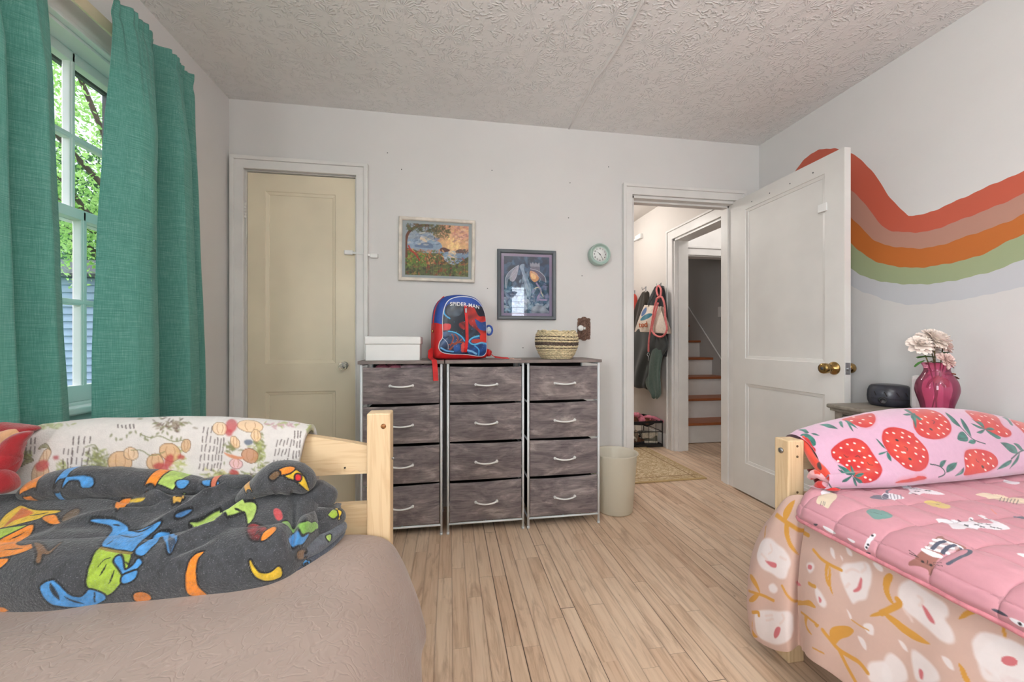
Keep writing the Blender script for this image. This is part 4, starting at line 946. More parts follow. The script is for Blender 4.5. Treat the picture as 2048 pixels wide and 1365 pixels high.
# ------------------------------------------------------------------ ornate bronze switch plate with a round white knob cover
m = NT('antique_bronze'); v = m.obj(); n = m.noise(v, 150, 4, .7); m.base(m.ramp(n, (.35, (76, 54, 46)), (.7, (156, 124, 108))), .45, Metallic=.6)
vo = m.n('ShaderNodeTexVoronoi'); vo.inputs['Scale'].default_value = 130; m.l(v, vo.inputs['Vector']); m.bump(m.math('ADD', vo.outputs['Distance'], n), .9, .004); M['bronze'] = m.m
sp = thing('switch_plate', 'ornate antique bronze light switch plate on the wall right of the basket', 'switch plate', (.862, YB - .001, 1.092))
po = [(-.044, -.062), (-.036, -.070), (-.020, -.069), (-.009, -.077), (.009, -.077), (.020, -.069), (.036, -.070), (.044, -.062), (.041, -.05), (.044, -.04), (.044, .04), (.041, .05), (.044, .062), (.036, .070), (.020, .069), (.009, .078), (-.009, .078), (-.020, .069), (-.036, .070), (-.044, .062), (-.041, .05), (-.044, .04), (-.044, -.04), (-.041, -.05)]
bm = bmesh.new(); prism(bm, po, 'Y', 0, -.004); prism(bm, [(x * .86, z * .9) for x, z in po], 'Y', -.004, -.007); prism(bm, [(x * .5, z * .42) for x, z in po], 'Y', -.007, -.009)
for k in range(16):
    a = 2 * PI * k / 16; tube(bm, [(.028 * math.cos(a) + .006 * math.cos(t), -.008, .052 * math.sin(a) + .006 * math.sin(t)) for t in np.linspace(0, 4.6, 9)], .0014, 5)
fixn(bm); mesh_from('plate', bm, M['bronze'], sp)
bm = bmesh.new(); B(bm, -.004, .004, -.020, -.008, -.004, .010, .001); mesh_from('toggle', bm, M['white_plastic'], sp)
bm = bmesh.new(); lathe(bm, [(.0001, -.028), (.014, -.027), (.019, -.022), (.019, -.012), (.012, -.010)], 24, (-.027, 0, .004), 'Y'); fixn(bm); mesh_from('round_cover', bm, M['white_plastic'], sp)

# ------------------------------------------------------------------ child-safety strap across the closet door edge
lk = thing('safety_strap', 'white plastic child-safety strap lock joining the cream closet door and its frame', 'door strap', (-.515, YB - .02, 1.530))
for sx, z, dy in ((-1, .006, .028), (1, -.010, .018)):
    bm = bmesh.new(); B(bm, sx * .072 - .026 + (.004 if sx > 0 else 0), sx * .072 + .022, dy - .017, dy, z - .013, z + .013, .005); mesh_from('pad', bm, M['white_plastic'], lk)
bm = bmesh.new(); strap(bm, [(-.060, .016, .006), (-.03, .004, .002), (.02, -.006, -.004), (.055, .004, -.009)], .012, .003, (0, 0, 1)); mesh_from('strap', bm, M['white_plastic'], lk)

# ------------------------------------------------------------------ translucent waste basket
m = NT('translucent_cream_plastic'); m.base(rgb(250, 246, 232), .35); t_ = m.n('ShaderNodeBsdfTranslucent'); t_.inputs[0].default_value = rgb(252, 248, 236); p_ = m.n('ShaderNodeBsdfTransparent'); a_ = m.n('ShaderNodeMixShader'); b_ = m.n('ShaderNodeMixShader'); a_.inputs[0].default_value = .45; b_.inputs[0].default_value = .28
m.l(m.b.outputs[0], a_.inputs[1]); m.l(t_.outputs[0], a_.inputs[2]); m.l(a_.outputs[0], b_.inputs[1]); m.l(p_.outputs[0], b_.inputs[2]); m.l(b_.outputs[0], m.out.inputs[0]); M['bin'] = m.m
bm = bmesh.new(); lathe(bm, [(.0001, .004), (.098, .004), (.104, .012), (.128, .338), (.136, .346), (.137, .350), (.130, .350), (.1235, .338), (.099, .016), (.0001, .008)], 48); fixn(bm)
tag(mesh_from('waste_basket', bm, M['bin'], loc=(.975, 2.215, 0)), 'translucent cream plastic waste basket on the floor beside the last dresser', 'waste basket')

# ------------------------------------------------------------------ curtains on a flat cream rod
def linen(name, a, b, hi):
    m = NT(name); v = m.obj()
    f1 = m.noise(m.mapping(v, (20, 14, 620)), 1.0, 3, .7); f2 = m.noise(m.mapping(v, (520, 520, 16)), 1.0, 3, .7); f3 = m.noise(v, 3, 3)
    c = m.ramp(m.math('ADD', m.math('MULTIPLY', f1, .6), m.math('MULTIPLY', f2, .4)), (.30, a), (.52, b), (.76, hi))
    m.base(c, .78, Sheen_Weight=.15)
    tl = m.n('ShaderNodeBsdfTranslucent'); m.l(m.mix(.3, c, rgb(120, 220, 190)), tl.inputs[0]); mx = m.n('ShaderNodeMixShader'); mx.inputs[0].default_value = .24
    m.bump(m.math('ADD', f1, f2), .22, .003); m.l(m.b.outputs[0], mx.inputs[1]); m.l(tl.outputs[0], mx.inputs[2]); m.l(mx.outputs[0], m.out.inputs[0]); return m.m
M['linen'] = linen('teal_linen', (60, 126, 114), (100, 162, 150), (164, 208, 200))
def curtain(name, label, yt, yb, xoff, folds, seed, ztop=2.150, zbot=.30, amp=.045):
    nu, nv = 260, 220; u = np.linspace(0, 1, nu)[:, None]; v = np.linspace(0, 1, nv)[None, :]       # v 0 top .. 1 bottom
    Y = (yt[0] + (yt[1] - yt[0]) * u) * (1 - v) + (yb[0] + (yb[1] - yb[0]) * u) * v
    Z = ztop + (zbot - ztop) * v + 0 * u
    ff = np.interp(u[:, 0], [f[0] for f in folds], [f[1] for f in folds]); k = np.ones(9) / 9; ff = np.convolve(np.pad(ff, 4, 'edge'), k, 'valid')[:, None]
    g = np.sin(u * 6.28 * 9 + 1.3 * np.sin(u * 9 + seed)) * .5 + np.sin(u * 6.28 * 17 + seed) * .25
    wv = np.clip((v - .0) / .22, 0, 1); near = np.exp(-((v - .028) / .012) ** 2)
    X = xoff + ff * amp * (.25 + .60 * wv + .15 * v) + g * .016 * (1 - wv * .93) - near * .006 + .004 * vnoise(u * 9 + 0 * v, v * 14 + 0 * u, seed)
    X = np.maximum(X, -1.150 - .016 * np.clip((v - .05) / .1, 0, 1))
    Y = Y + .010 * np.sin(v * 5 + u * 3 + seed) * wv + .006 * g * (1 - wv)
    Z = Z + .006 * g * np.exp(-(v / .02) ** 2)
    P = np.stack([X + 0 * v, Y, Z + 0 * u], -1)
    s = Surf(P); o = build_surfs(name, [s], M['linen']); sm = o.modifiers.new('t', 'SOLIDIFY'); sm.thickness = .003; tag(o, label, 'curtain'); return o
cr_ = curtain('curtain', 'teal linen curtain gathered on the side of the window nearer the closet', (1.48, 1.895), (1.40, 1.995), -1.098,
        [(0, -.2), (.04, .5), (.10, 1.0), (.20, 1.2), (.30, .9), (.39, .5), (.43, -1.0), (.50, -1.1), (.535, -.6), (.58, 1.0), (.72, .9), (.78, .2), (.84, -.2), (.89, .5), (.94, .3), (1, -1.0)], 2, amp=.078)
cl_ = curtain('curtain', 'teal linen curtain hanging at the left edge of the photo, nearest the camera', (.62, 1.265), (.66, 1.375), -1.115,
        [(0, .4), (.1, -.8), (.2, .9), (.32, -.8), (.42, 1.0), (.50, .3), (.57, -.8), (.66, .9), (.74, 1.0), (.80, -.2), (.85, -.6), (.92, .7), (1, .2)], 5, amp=.068)
for o in (cr_, cl_): o['group'] = 'teal curtains of the side window'
bm = bmesh.new(); B(bm, -1.163, -1.157, .60, 1.93, 2.072, 2.112, .0015); B(bm, XL, -1.157, 1.925, 1.931, 2.076, 2.108, .001); B(bm, XL, -1.157, .60, .606, 2.076, 2.108, .001); B(bm, -1.166, -1.160, .60, 1.93, 2.105, 2.114, .001)
tag(mesh_from('curtain_rod', bm, M['cream_metal']), 'flat cream metal curtain rod across the top of the window', 'curtain rod')
# ------------------------------------------------------------------ pine bed frames
def arch(x, x0, x1, za, zm): u = (x - x0) / (x1 - x0); return za + (zm - za) * math.sin(PI * min(max(u, 0), 1)) ** .9
def bed(label, X0, X1, Yh, Yf, ztop, rail_a, rail_m, low, pw=.056, pd=.052, loc=None, knob_side=1):
    t = thing('pine_bed', label, 'bed', loc)
    for (x, y, zt) in ((X0, Yh, ztop), (X1 - pw, Yh, ztop), (X0, Yf, ztop - .1), (X1 - pw, Yf, ztop - .1)):
        wbox('bed_post', x, x + pw, y, y + pd, 0, zt, M['pine_z'], t, .004)
    yc = Yh + pd / 2
    for kind in ('top', 'low'):
        bm = bmesh.new(); n = 26; xs = [X0 + pw - .001 + (X1 - X0 - 2 * pw + .002) * i / n for i in range(n + 1)]
        if kind == 'top': up = [arch(x, X0, X1, rail_a, rail_m) for x in xs]; dn = [rail_a - .055] * len(xs)
        else: up = [low[1]] * len(xs); dn = [low[0]] * len(xs)
        prism(bm, [(x, z) for x, z in zip(xs, up)] + [(x, z) for x, z in zip(xs[::-1], dn[::-1])], 'Y', yc - .012, yc + .012); fixn(bm)
        wp('head_rail' if kind == 'top' else 'lower_rail', bm, M['pine_x'], t)
    for x in (X0 + .012, X1 - .036): wbox('side_rail', x, x + .024, Yf + pd, Yh, .24, .36, M['pine_y'], t, .003)
    wbox('foot_rail', X0 + pw, X1 - pw, Yf + .01, Yf + .034, .28, .44, M['pine_x'], t, .003)
    return t
bedL = bed('pine bed under the window at left with grey patterned fleece and tan coverlet', -1.150, -.149, 1.030, -.93, .826, .727, .800, (.505, .594), loc=(-.65, 0, 0))
bedR = bed('pine bed along the rainbow wall at right with pink bedding', 1.047, 2.115, 1.073, -.90, .697, .655, .700, (.44, .52), loc=(1.58, 0, 0))
def spot_disc(name, p, axis, r, mat, par, h=.002):
    bm = bmesh.new(); s_ = {'X': -1, 'Y': -1}[axis]; lathe(bm, [(.0001, s_ * h), (r, s_ * h), (r, .001)], 14, (0, 0, 0), axis); fixn(bm)
    bmesh.ops.translate(bm, verts=bm.verts[:], vec=Vector(p) + Vector((-.0016 if axis == 'X' else 0, -.0016 if axis == 'Y' else 0, 0))); return wp(name, bm, mat, par)
M['knot'] = flat('wood_knot', (150, 98, 52), .5, .3, 200); M['screw_hole'] = flat('screw_hole', (112, 84, 58), .7, .1)
spot_disc('knot', onY(767, 853, 1.030), 'Y', .0065, M['knot'], bedL, .0004); spot_disc('screw', onY(783.0, 917, 1.055) + Vector((.004, 0, 0)), 'Y', .003, M['steel'], bedL)
spot_disc('screw_hole', onY(690, 936, 1.044), 'Y', .0022, M['dark_line'], bedL, .0004)
for y in (893, 914, 985): spot_disc('screw_hole', onY(1594, y, 1.073), 'Y', .0036, M['screw_hole'], bedR, .0004)
spot_disc('bolt', onX(1563, 901, 1.047), 'X', .0085, M['steel'], bedR, .003)
M['mattress'] = flat('white_ticking', (226, 222, 214), .85, .05)
tag(box('mattress', -1.14, -.165, -.86, 1.020, .36, .515, M['mattress'], None, .03), 'mattress of the left bed hidden under the tan coverlet', 'mattress')
tag(box('mattress', 1.075, 2.10, -.83, 1.055, .36, .520, M['mattress'], None, .03), 'mattress of the right bed hidden under the pink bedding', 'mattress')

# ------------------------------------------------------------------ tan quilted coverlet of the left bed
def covermat():
    m = NT('tan_matelasse_coverlet'); v = m.obj(); n = m.noise(v, 2.0, 3)
    wv = m.vmath('ADD', v, m.vmath('MULTIPLY', m.noise(v, 16, 2, out='Color'), (.030, .030, .030)))
    sq = m.noise(wv, 44, 1, .4, .8); ln = m.math('ABSOLUTE', m.math('SUBTRACT', sq, .5)); ln = m.math('MINIMUM', m.math('MULTIPLY', ln, 13), 1.0)
    s = m.n('ShaderNodeSeparateXYZ'); m.l(v, s.inputs[0]); T_ = 0
    def line(a, k):
        return m.math('MINIMUM', m.math('MULTIPLY', m.math('ABSOLUTE', m.math('SUBTRACT', m.math('FRACT', m.math('MULTIPLY', a, k)), .5)), 22), 1.0)
    d1_ = m.math('ADD', s.outputs[0], m.math('MULTIPLY', s.outputs[1], .55)); d2_ = m.math('SUBTRACT', s.outputs[0], m.math('MULTIPLY', s.outputs[1], .55))
    q = m.math('MULTIPLY', line(d1_, 5.2), line(d2_, 5.2))
    m.base(m.ramp(n, (.3, (148, 129, 119)), (.7, (160, 142, 133))), .8, Sheen_Weight=.2)
    m.bump(m.math('ADD', m.math('MULTIPLY', ln, .55), m.math('MULTIPLY', q, .45)), .30, .004); return m.m
M['coverlet'] = covermat()
nu, nv = 300, 200
yy = np.concatenate([np.linspace(1.022, .90, 90), np.linspace(.90, -.93, nu - 89)[1:]]); u_ = yy[:, None]
vv = np.linspace(0, 1, nv)[None, :]
k1 = [0, .02, .10, .60, .66, .71, .76, .84, .93, 1.0]
xs = np.interp(vv, k1, [-1.165, -1.16, -1.12, -.235, -.175, -.135, -.105, -.075, -.056, -.072]); zs = np.interp(vv, k1, [.44, .50, .535, .535, .527, .503, .462, .385, .31, .272])
ker = np.ones(9) / 9
xs = np.convolve(np.pad(xs[0], 4, 'edge'), ker, 'valid')[None]; zs = np.convolve(np.pad(zs[0], 4, 'edge'), ker, 'valid')[None]
side = np.clip((vv - .66) / .34, 0, 1); endf = np.clip((u_ - .93) / .09, 0, 1) ** 1.6
X = xs + side * (.010 * np.sin(u_ * 13 + .5) + .006 * np.sin(u_ * 31 + 2)) - endf * side * .085
Z = zs + .004 * vnoise(X * 14 + 0 * u_, u_ * 14 + 0 * vv, 3) * (1 - side) + 0 * u_ - endf * .012 * (1 - side) + endf * side * .015
Y = u_ + 0 * vv - endf * 0 + side * .015 * np.sin(vv * 9)
# soft hollow where the folded fleece presses down
Z = Z - .006 * np.exp(-((u_ - .80) / .05) ** 2) * (1 - side)
S = Surf(np.stack([X + 0 * Y, Y, Z], -1)); cv = build_surfs('coverlet', [S], M['coverlet']); sm = cv.modifiers.new('t', 'SOLIDIFY'); sm.thickness = .006; sm.offset = -1
tag(cv, 'tan quilted coverlet spread over the left bed', 'bedspread')

# ------------------------------------------------------------------ fleece throw with printed botanical sketches over the left headboard
def fleece(name, na=.22, bs=330, strength=.5): return printmat(name, .95, strength, bs, .5, na)
M['white_fleece'] = fleece('white_printed_fleece', .10)
def fleece_profile(Xs, prof_fn, nvv):
    P = np.zeros((len(Xs), nvv, 3))
    for i, x in enumerate(Xs):
        pr = catmull(prof_fn(x), 14); d = np.concatenate([[0], np.cumsum(np.linalg.norm(np.diff(pr, axis=0), axis=1))]); t = np.linspace(0, d[-1], nvv)
        P[i, :, 0] = x; P[i, :, 1] = np.interp(t, d, pr[:, 0]); P[i, :, 2] = np.interp(t, d, pr[:, 1])
    return P
tz = [onY(px, py, 1.055) for px, py in ((30, 866), (80, 851), (140, 844), (200, 838), (280, 838), (360, 835), (440, 836), (520, 840), (585, 846), (615, 852))]
def teddy_top(x): return float(np.interp(x, [p.x for p in tz], [p.z for p in tz])) + .002
def teddy_prof(x):
    t = teddy_top(x); return [(1.118, .58), (1.116, .66), (1.106, t - .05), (1.088, t - .014), (1.060, t), (1.030, t - .012), (1.013, t - .045), (1.006, t - .09), (1.001, .66), (1.000, .60), (1.004, .57)]
Xs = np.linspace(-1.06, -.345, 420); P = fleece_profile(Xs, teddy_prof, 250)
vv = np.linspace(0, 1, 250)[None, :]; uu = Xs[:, None]
P[:, :, 1] -= .004 * (vnoise(uu * 16 + 0 * vv, vv * 9 + 0 * uu, 8) + .6) * np.clip((vv - .35) * 4, 0, 1)
P[:, :, 0] -= np.clip((vv - .5) * 2, 0, 1) * .030 * np.clip((uu + .55) / .2, 0, 1); P[:, :, 0] += np.clip((vv - .45) * 2, 0, 1) * .06 * np.clip((-.85 - uu) / .2, 0, 1)
S = Surf(P, base=(214, 209, 205)); G1, G2, TAN, BR, RD = (122, 124, 78), (160, 166, 104), (210, 168, 120), (98, 74, 60), (174, 52, 58)
rs = np.random.RandomState(5)
def tuft(cx, cy, w_, h_, n, cols, s_=7):
    for _ in range(int(n * 1.8)):
        x, y = cx + rs.normal(0, w_ / 2.6), cy + rs.normal(0, h_ / 2.6); a = rs.uniform(0, PI); dx, dy = s_ * math.cos(a), s_ * .6 * math.sin(a)
        S.pblob([(x - dx, y - dy), (x - dy * .35, y + dx * .3), (x + dx, y + dy), (x + dy * .35, y - dx * .3)], cols[rs.randint(len(cols))], smooth=3, alpha=.85, aa=.003)
for args in ((195, 925, 34, 36, 70, [G1, G2, (120, 124, 84)]), (100, 852, 60, 8, 26, [G2, (190, 200, 150)]), (355, 925, 22, 34, 36, [G2, (190, 190, 140)]), (340, 850, 60, 14, 40, [(150, 136, 120), G1, BR]), (450, 955, 46, 22, 70, [G2, G1, (196, 192, 140)]), (520, 905, 16, 60, 60, [G1, G2]), (500, 960, 40, 16, 40, [G1, BR, (140, 140, 110)]), (270, 955, 60, 12, 60, [(150, 116, 96), BR, TAN]), (465, 895, 20, 14, 20, [G1]), (50, 912, 16, 14, 14, [G2, G1]), (126, 938, 14, 18, 20, [G2]), (560, 850, 40, 8, 16, [(190, 150, 160), G2]), (620, 858, 10, 6, 6, [G2])): tuft(*args)
def hatch(x0, y0, n, gap, seg, L, slant):
    for k in range(n):
        for j in range(seg):
            x = x0 + k * gap; y = y0 + j * (L + 4) + rs.uniform(-2, 2); S.pline([(x - slant * j * .5, y), (x - slant * (j + .8) * .5, y + L * rs.uniform(.7, 1))], .0028, (84, 68, 66), 2, alpha=.85)
hatch(44, 876, 4, 9, 2, 15, 2); hatch(148, 874, 4, 11, 4, 17, 5); hatch(128, 900, 3, 9, 3, 13, 2); hatch(408, 855, 3, 8, 5, 14, 4); hatch(430, 878, 4, 6, 4, 13, 4); hatch(556, 880, 5, 7, 5, 16, 8); hatch(590, 862, 3, 6, 3, 16, 3); hatch(235, 850, 5, 8, 1, 9, -4)
# ripe pumpkins, toadstools and berries in tan and red
for (cx, cy, rx, ry, a, col) in ((80, 950, 17, 26, .2, (206, 176, 140)), (240, 925, 24, 22, .1, TAN), (262, 908, 15, 12, .3, (222, 190, 152)), (310, 925, 17, 17, 0, TAN), (340, 905, 22, 17, .5, TAN), (372, 892, 9, 13, .2, (206, 168, 122)), (440, 858, 15, 13, .2, (226, 196, 158)), (500, 853, 26, 12, .12, (226, 192, 150)), (512, 872, 10, 12, -.3, (226, 192, 150)), (470, 885, 8, 13, -.5, (226, 192, 150)), (500, 912, 17, 14, .4, (188, 132, 92)), (472, 928, 13, 10, .3, (222, 176, 178)), (90, 915, 8, 20, .5, (208, 178, 142))):
    S.pblob(ell(cx, cy, rx, ry, a, 16), col, smooth=2, outline=BR, ow=.0011, aa=.003, alpha=.85)
    S.pline([(cx - rx * .3, cy - ry * .7), (cx - rx * .4, cy), (cx - rx * .2, cy + ry * .7)], .0018, (170, 120, 84), 4, alpha=.7); S.pline([(cx + rx * .35, cy - ry * .6), (cx + rx * .45, cy), (cx + rx * .25, cy + ry * .6)], .0018, (170, 120, 84), 4, alpha=.7)
for (cx, cy, rx, ry, a) in ((84, 932, 15, 11, -.5), (322, 935, 16, 9, .2), (338, 922, 9, 14, .4), (463, 852, 12, 14, .2), (458, 866, 8, 7, 0), (362, 915, 8, 5, 0), (112, 916, 6, 5, 0), (468, 946, 10, 7, .3)):
    S.pblob(ell(cx, cy, rx, ry, a, 14), RD, smooth=2, aa=.005, alpha=.85)
S.pblob([(448, 905), (470, 912), (490, 915), (478, 920), (455, 914)], (204, 136, 100), aa=.003); S.pblob(ell(497, 885, 9, 6, 0, 12), (110, 118, 132), smooth=2, aa=.003)
for q_ in ([(28, 915), (48, 914), (68, 920)], [(38, 935), (52, 925), (68, 922)], [(76, 898), (92, 892), (100, 900)]):
    S.pblob([q_[0], (q_[1][0], q_[1][1] - 5), q_[2], (q_[1][0], q_[1][1] + 4)], G1, outline=BR, ow=.0008, aa=.003, alpha=.8)
for q_ in ([(280, 868), (300, 876), (320, 872), (345, 884), (370, 880)], [(262, 900), (285, 902), (300, 912), (330, 905)], [(170, 895), (190, 890), (195, 902)]): S.pline(q_, .0026, G1, alpha=.8)
for k in range(16):
    x, y = 225 + k * 9 + rs.uniform(-3, 3), 872 + 8 * math.sin(k); S.pblob(ell(x, y, 4.5, 2.4, rs.uniform(0, 3), 8), G1, smooth=2, aa=.002, alpha=.8)
td = build_surfs('fleece_throw', [S], M['white_fleece']); sm = td.modifiers.new('t', 'SOLIDIFY'); sm.thickness = .014; sm.offset = -1 if True else 1
tag(td, 'white fleece throw with green, tan and red print draped over the left headboard', 'throw blanket')

def roll(pts, ry, rz, base=(90, 92, 94), nu=120, nv=60, seed=0, amp=.12, wn=16, tw=0.0):
    """soft rolled fold of cloth along a path: an elliptic tube with rounded ends"""
    p = catmull([tuple(q) for q in pts], 12); d = np.concatenate([[0], np.cumsum(np.linalg.norm(np.diff(p, axis=0), axis=1))]); t = np.linspace(0, d[-1], nu)
    c = np.stack([np.interp(t, d, p[:, k]) for k in range(3)], 1); T = np.gradient(c, axis=0); T /= np.linalg.norm(T, axis=1, keepdims=True)
    up = np.array([0, 0, 1.0]); Sd = np.cross(T, up); Sd /= np.linalg.norm(Sd, axis=1, keepdims=True) + 1e-9; Up = np.cross(Sd, T)
    e = np.linspace(0, 1, nu); cap = np.sqrt(np.clip(1 - np.abs(2 * e - 1) ** 8, 0, 1)); cap = np.maximum(cap, .02)
    ry = np.interp(e, np.linspace(0, 1, len(ry)), ry) if hasattr(ry, '__len__') else np.full(nu, ry); rz = np.interp(e, np.linspace(0, 1, len(rz)), rz) if hasattr(rz, '__len__') else np.full(nu, rz)
    a = np.linspace(0, 2 * PI, nv)[None, :]; w_ = 1 + amp * vnoise(t[:, None] * wn * 3 + 0 * a, 2.2 * np.cos(a) + 0 * t[:, None], seed) + amp * .5 * vnoise(t[:, None] * wn * 5 + 3 * np.sin(a), 0 * a + t[:, None], seed + 1)
    P = c[:, None] + (Sd[:, None] * (np.cos(a) * ry[:, None] * cap[:, None] * w_)[..., None] + Up[:, None] * (np.sin(a) * rz[:, None] * cap[:, None] * w_)[..., None])
    s = Surf(P, base=base); s.center = c; return s
# red plush throw bundled at the left end of the headboard
RED = (150, 22, 30)
q3 = lambda px, py, Y=1.0: tuple(onY(px, py, Y))
rd = [roll([q3(-60, 872, 1.02), q3(10, 862, 1.02), q3(75, 858, 1.02)], .02, [.022, .018, .006], RED, seed=1), roll([q3(66, 864, .985), q3(36, 880, .975), q3(18, 905, .97), q3(6, 935, .965), q3(-20, 960, .96)], .018, [.006, .016, .022, .022, .02], RED, seed=2), roll([q3(-60, 925, .96), q3(-10, 935, .96), q3(8, 925, .965), q3(22, 905, .97)], .02, .02, RED, seed=3), roll([q3(-50, 960, .95), q3(5, 962, .95), q3(20, 985, .95)], .022, [.03, .024, .01], RED, seed=4), roll([q3(-60, 905, 1.0), q3(0, 880, 1.0), q3(40, 868, 1.0)], .01, .016, (222, 168, 124), seed=5)]
M['red_fleece'] = fleece('red_plush', .25)
tag(build_surfs('plush_throw', rd, M['red_fleece']), 'dark red plush throw bunched at the far left end of the headboard', 'throw blanket')

# ------------------------------------------------------------------ grey fleece blanket with dinosaurs, folded in a heap
M['grey_fleece'] = printmat('grey_dinosaur_fleece', .95, .8, 240, .35, .5, fleck=.35)
ZB = .532; front_px = [(-260, 1222), (-120, 1232), (0, 1229), (100, 1226), (200, 1212), (300, 1203), (400, 1194), (480, 1186), (540, 1174), (590, 1152), (625, 1122), (655, 1092), (680, 1062), (694, 1036)]
fr = np.array([tuple(onZ(px, py, ZB))[:2] for px, py in front_px]); frs = catmull([tuple(p) for p in fr], 10)
d = np.concatenate([[0], np.cumsum(np.linalg.norm(np.diff(frs, axis=0), axis=1))]); nu, nv = 620, 330; t = np.linspace(0, d[-1], nu)
FP = np.stack([np.interp(t, d, frs[:, k]) for k in (0, 1)], 1)
BPx = np.interp(FP[:, 0], [-1.2, -.45, -.25], [-1.2, -.45, -.262]); BP = np.stack([BPx, np.full(nu, .992)], 1)
D = BP - FP; Ld = np.linalg.norm(D, axis=1); Dn = D / (Ld[:, None] + 1e-9)
v = np.linspace(0, 1, nv); phi = np.clip(v / .45, 0, 1) * PI / 2; R0 = np.minimum(.06, Ld * .5)[:, None]
dd = np.where(v[None] < .45, R0 * (1 - np.cos(phi))[None] - .016 * np.sin(2 * phi)[None], R0 + (Ld[:, None] - R0) * ((v[None] - .45) / .55))
e = t / d[-1]; Hf = np.interp(e, [0, .3, .6, .8, .92, 1], [.100, .100, .098, .095, .080, .055])[:, None]; Hb = np.interp(e, [0, .3, .6, .8, .92, 1], [.150, .152, .150, .140, .10, .06])[:, None]
hh = np.where(v[None] < .45, Hf * np.sin(phi)[None], Hf + (Hb - Hf) * ((v[None] - .45) / .55) ** .9)
X = FP[:, :1] + Dn[:, :1] * dd; Y = FP[:, 1:] + Dn[:, 1:] * dd; Z = ZB + hh
def seg_d(X, Y, pl):
    best = np.full(X.shape, 9.0); tt = np.zeros(X.shape); L_ = 0; Lt = sum(math.dist(a, b) for a, b in zip(pl, pl[1:]))
    for (x0, y0), (x1, y1) in zip(pl, pl[1:]):
        dx, dy = x1 - x0, y1 - y0; q = dx * dx + dy * dy; tq = np.clip(((X - x0) * dx + (Y - y0) * dy) / q, 0, 1); dist = np.hypot(X - x0 - tq * dx, Y - y0 - tq * dy)
        m_ = dist < best; best[m_] = dist[m_]; tt[m_] = ((L_ + tq * math.sqrt(q)) / Lt)[m_]; L_ += math.sqrt(q)
    return best, tt
for (pts, zg, wdt, amp) in (([(-40, 985), (60, 972), (150, 985), (230, 1000)], .67, .014, .012), ([(90, 1002), (180, 1006), (260, 1010)], .66, .006, -.010), ([(180, 985), (250, 978), (330, 996), (420, 992)], .675, .012, .014), ([(250, 1012), (340, 1004), (420, 985)], .665, .006, -.012),
        ([(300, 1034), (400, 1010), (480, 985), (540, 972)], .66, .012, .015), ([(300, 1048), (400, 1028), (500, 1000)], .655, .006, -.013), ([(340, 1060), (430, 1040), (520, 1008), (580, 990)], .65, .013, .014), ([(120, 1040), (220, 1030), (300, 1022)], .655, .010, .008), ([(330, 1075), (420, 1058)], .645, .007, -.006),
        ([(590, 1050), (582, 1100), (586, 1150)], .60, .008, -.020), ([(560, 1080), (556, 1120), (560, 1165)], .60, .010, .006), ([(615, 1060), (620, 1100)], .60, .009, .012), ([(640, 1040), (640, 1085)], .59, .007, -.015), ([(0, 1070), (120, 1050), (240, 1052)], .645, .012, -.004)):
    pl = [tuple(onZ(px, py, zg))[:2] for px, py in pts]; dist, tt = seg_d(X, Y, pl); Z += 1.45 * amp * np.exp(-(dist / wdt) ** 2) * np.sin(PI * np.clip(tt * .9 + .05, 0, 1)) ** .6 * np.clip(v[None] * 3, 0, 1)
nz = vnoise(X * 11, (Y + Z) * 16, 4); Z += .004 * nz * np.clip(v[None] * 4, 0, 1); Y -= .004 * vnoise(X * 12, Z * 30, 6) * np.clip(v[None] * 4, 0, 1)
GREY = (60, 62, 66); S = Surf(np.stack([X, Y, Z], -1), base=GREY)
BLU, BLK, ORG, YEL, GRN, RDD, LG = (70, 142, 204), (12, 13, 16), (230, 134, 32), (222, 184, 40), (156, 184, 60), (186, 34, 38), (168, 196, 98)
ol = dict(outline=BLK, ow=.0036)
# blue dinosaur in green shorts (generic)
S.pblob([(180, 1041), (205, 1039), (235, 1042), (255, 1055), (258, 1064), (290, 1058), (322, 1043), (308, 1062), (285, 1080), (275, 1090), (262, 1104), (232, 1100), (204, 1093), (215, 1075), (225, 1062), (222, 1052), (200, 1047)], BLU, smooth=4, **ol)
S.pblob([(275, 1096), (300, 1080), (318, 1066), (334, 1066), (350, 1070), (355, 1078), (348, 1092), (340, 1108), (335, 1098), (330, 1082), (318, 1082), (300, 1098), (286, 1112), (272, 1108)], BLU, smooth=4, **ol)
S.pblob([(338, 1076), (352, 1080), (346, 1096), (340, 1108), (336, 1090)], (50, 62, 80), smooth=4, aa=.002)
S.pblob([(198, 1098), (230, 1103), (260, 1108), (257, 1128), (248, 1148), (238, 1170), (214, 1192), (190, 1182), (174, 1172), (176, 1148), (184, 1122)], GRN, smooth=5, **ol)
S.pline([(200, 1097), (230, 1103), (262, 1108)], .004, (130, 110, 50)); S.pline([(196, 1134), (206, 1122), (220, 1116)], .0016, BLK); S.pline([(200, 1152), (206, 1142), (212, 1130)], .003, BLK, taper=True); S.pline([(218, 1168), (224, 1155), (229, 1142)], .003, BLK, taper=True)
S.pblob([(228, 1120), (240, 1112), (246, 1130), (250, 1142), (268, 1130), (276, 1118), (283, 1125), (278, 1134), (262, 1146), (248, 1152), (240, 1138)], BLU, smooth=4, **ol)
S.pblob([(246, 1152), (262, 1146), (274, 1142), (270, 1156), (256, 1166), (244, 1166)], BLU, smooth=4, **ol)
S.pblob([(80, 1175), (96, 1164), (108, 1163), (124, 1178), (140, 1192), (160, 1196), (172, 1188), (180, 1180), (212, 1194), (196, 1208), (170, 1214), (130, 1214), (102, 1208), (88, 1196)], BLU, smooth=5, **ol)
S.pline([(100, 1168), (108, 1184), (118, 1200)], .007, (30, 40, 52), taper=True); S.pline([(128, 1194), (150, 1204), (168, 1208)], .003, BLK, taper=True); S.pline([(188, 1186), (190, 1204)], .003, BLK)
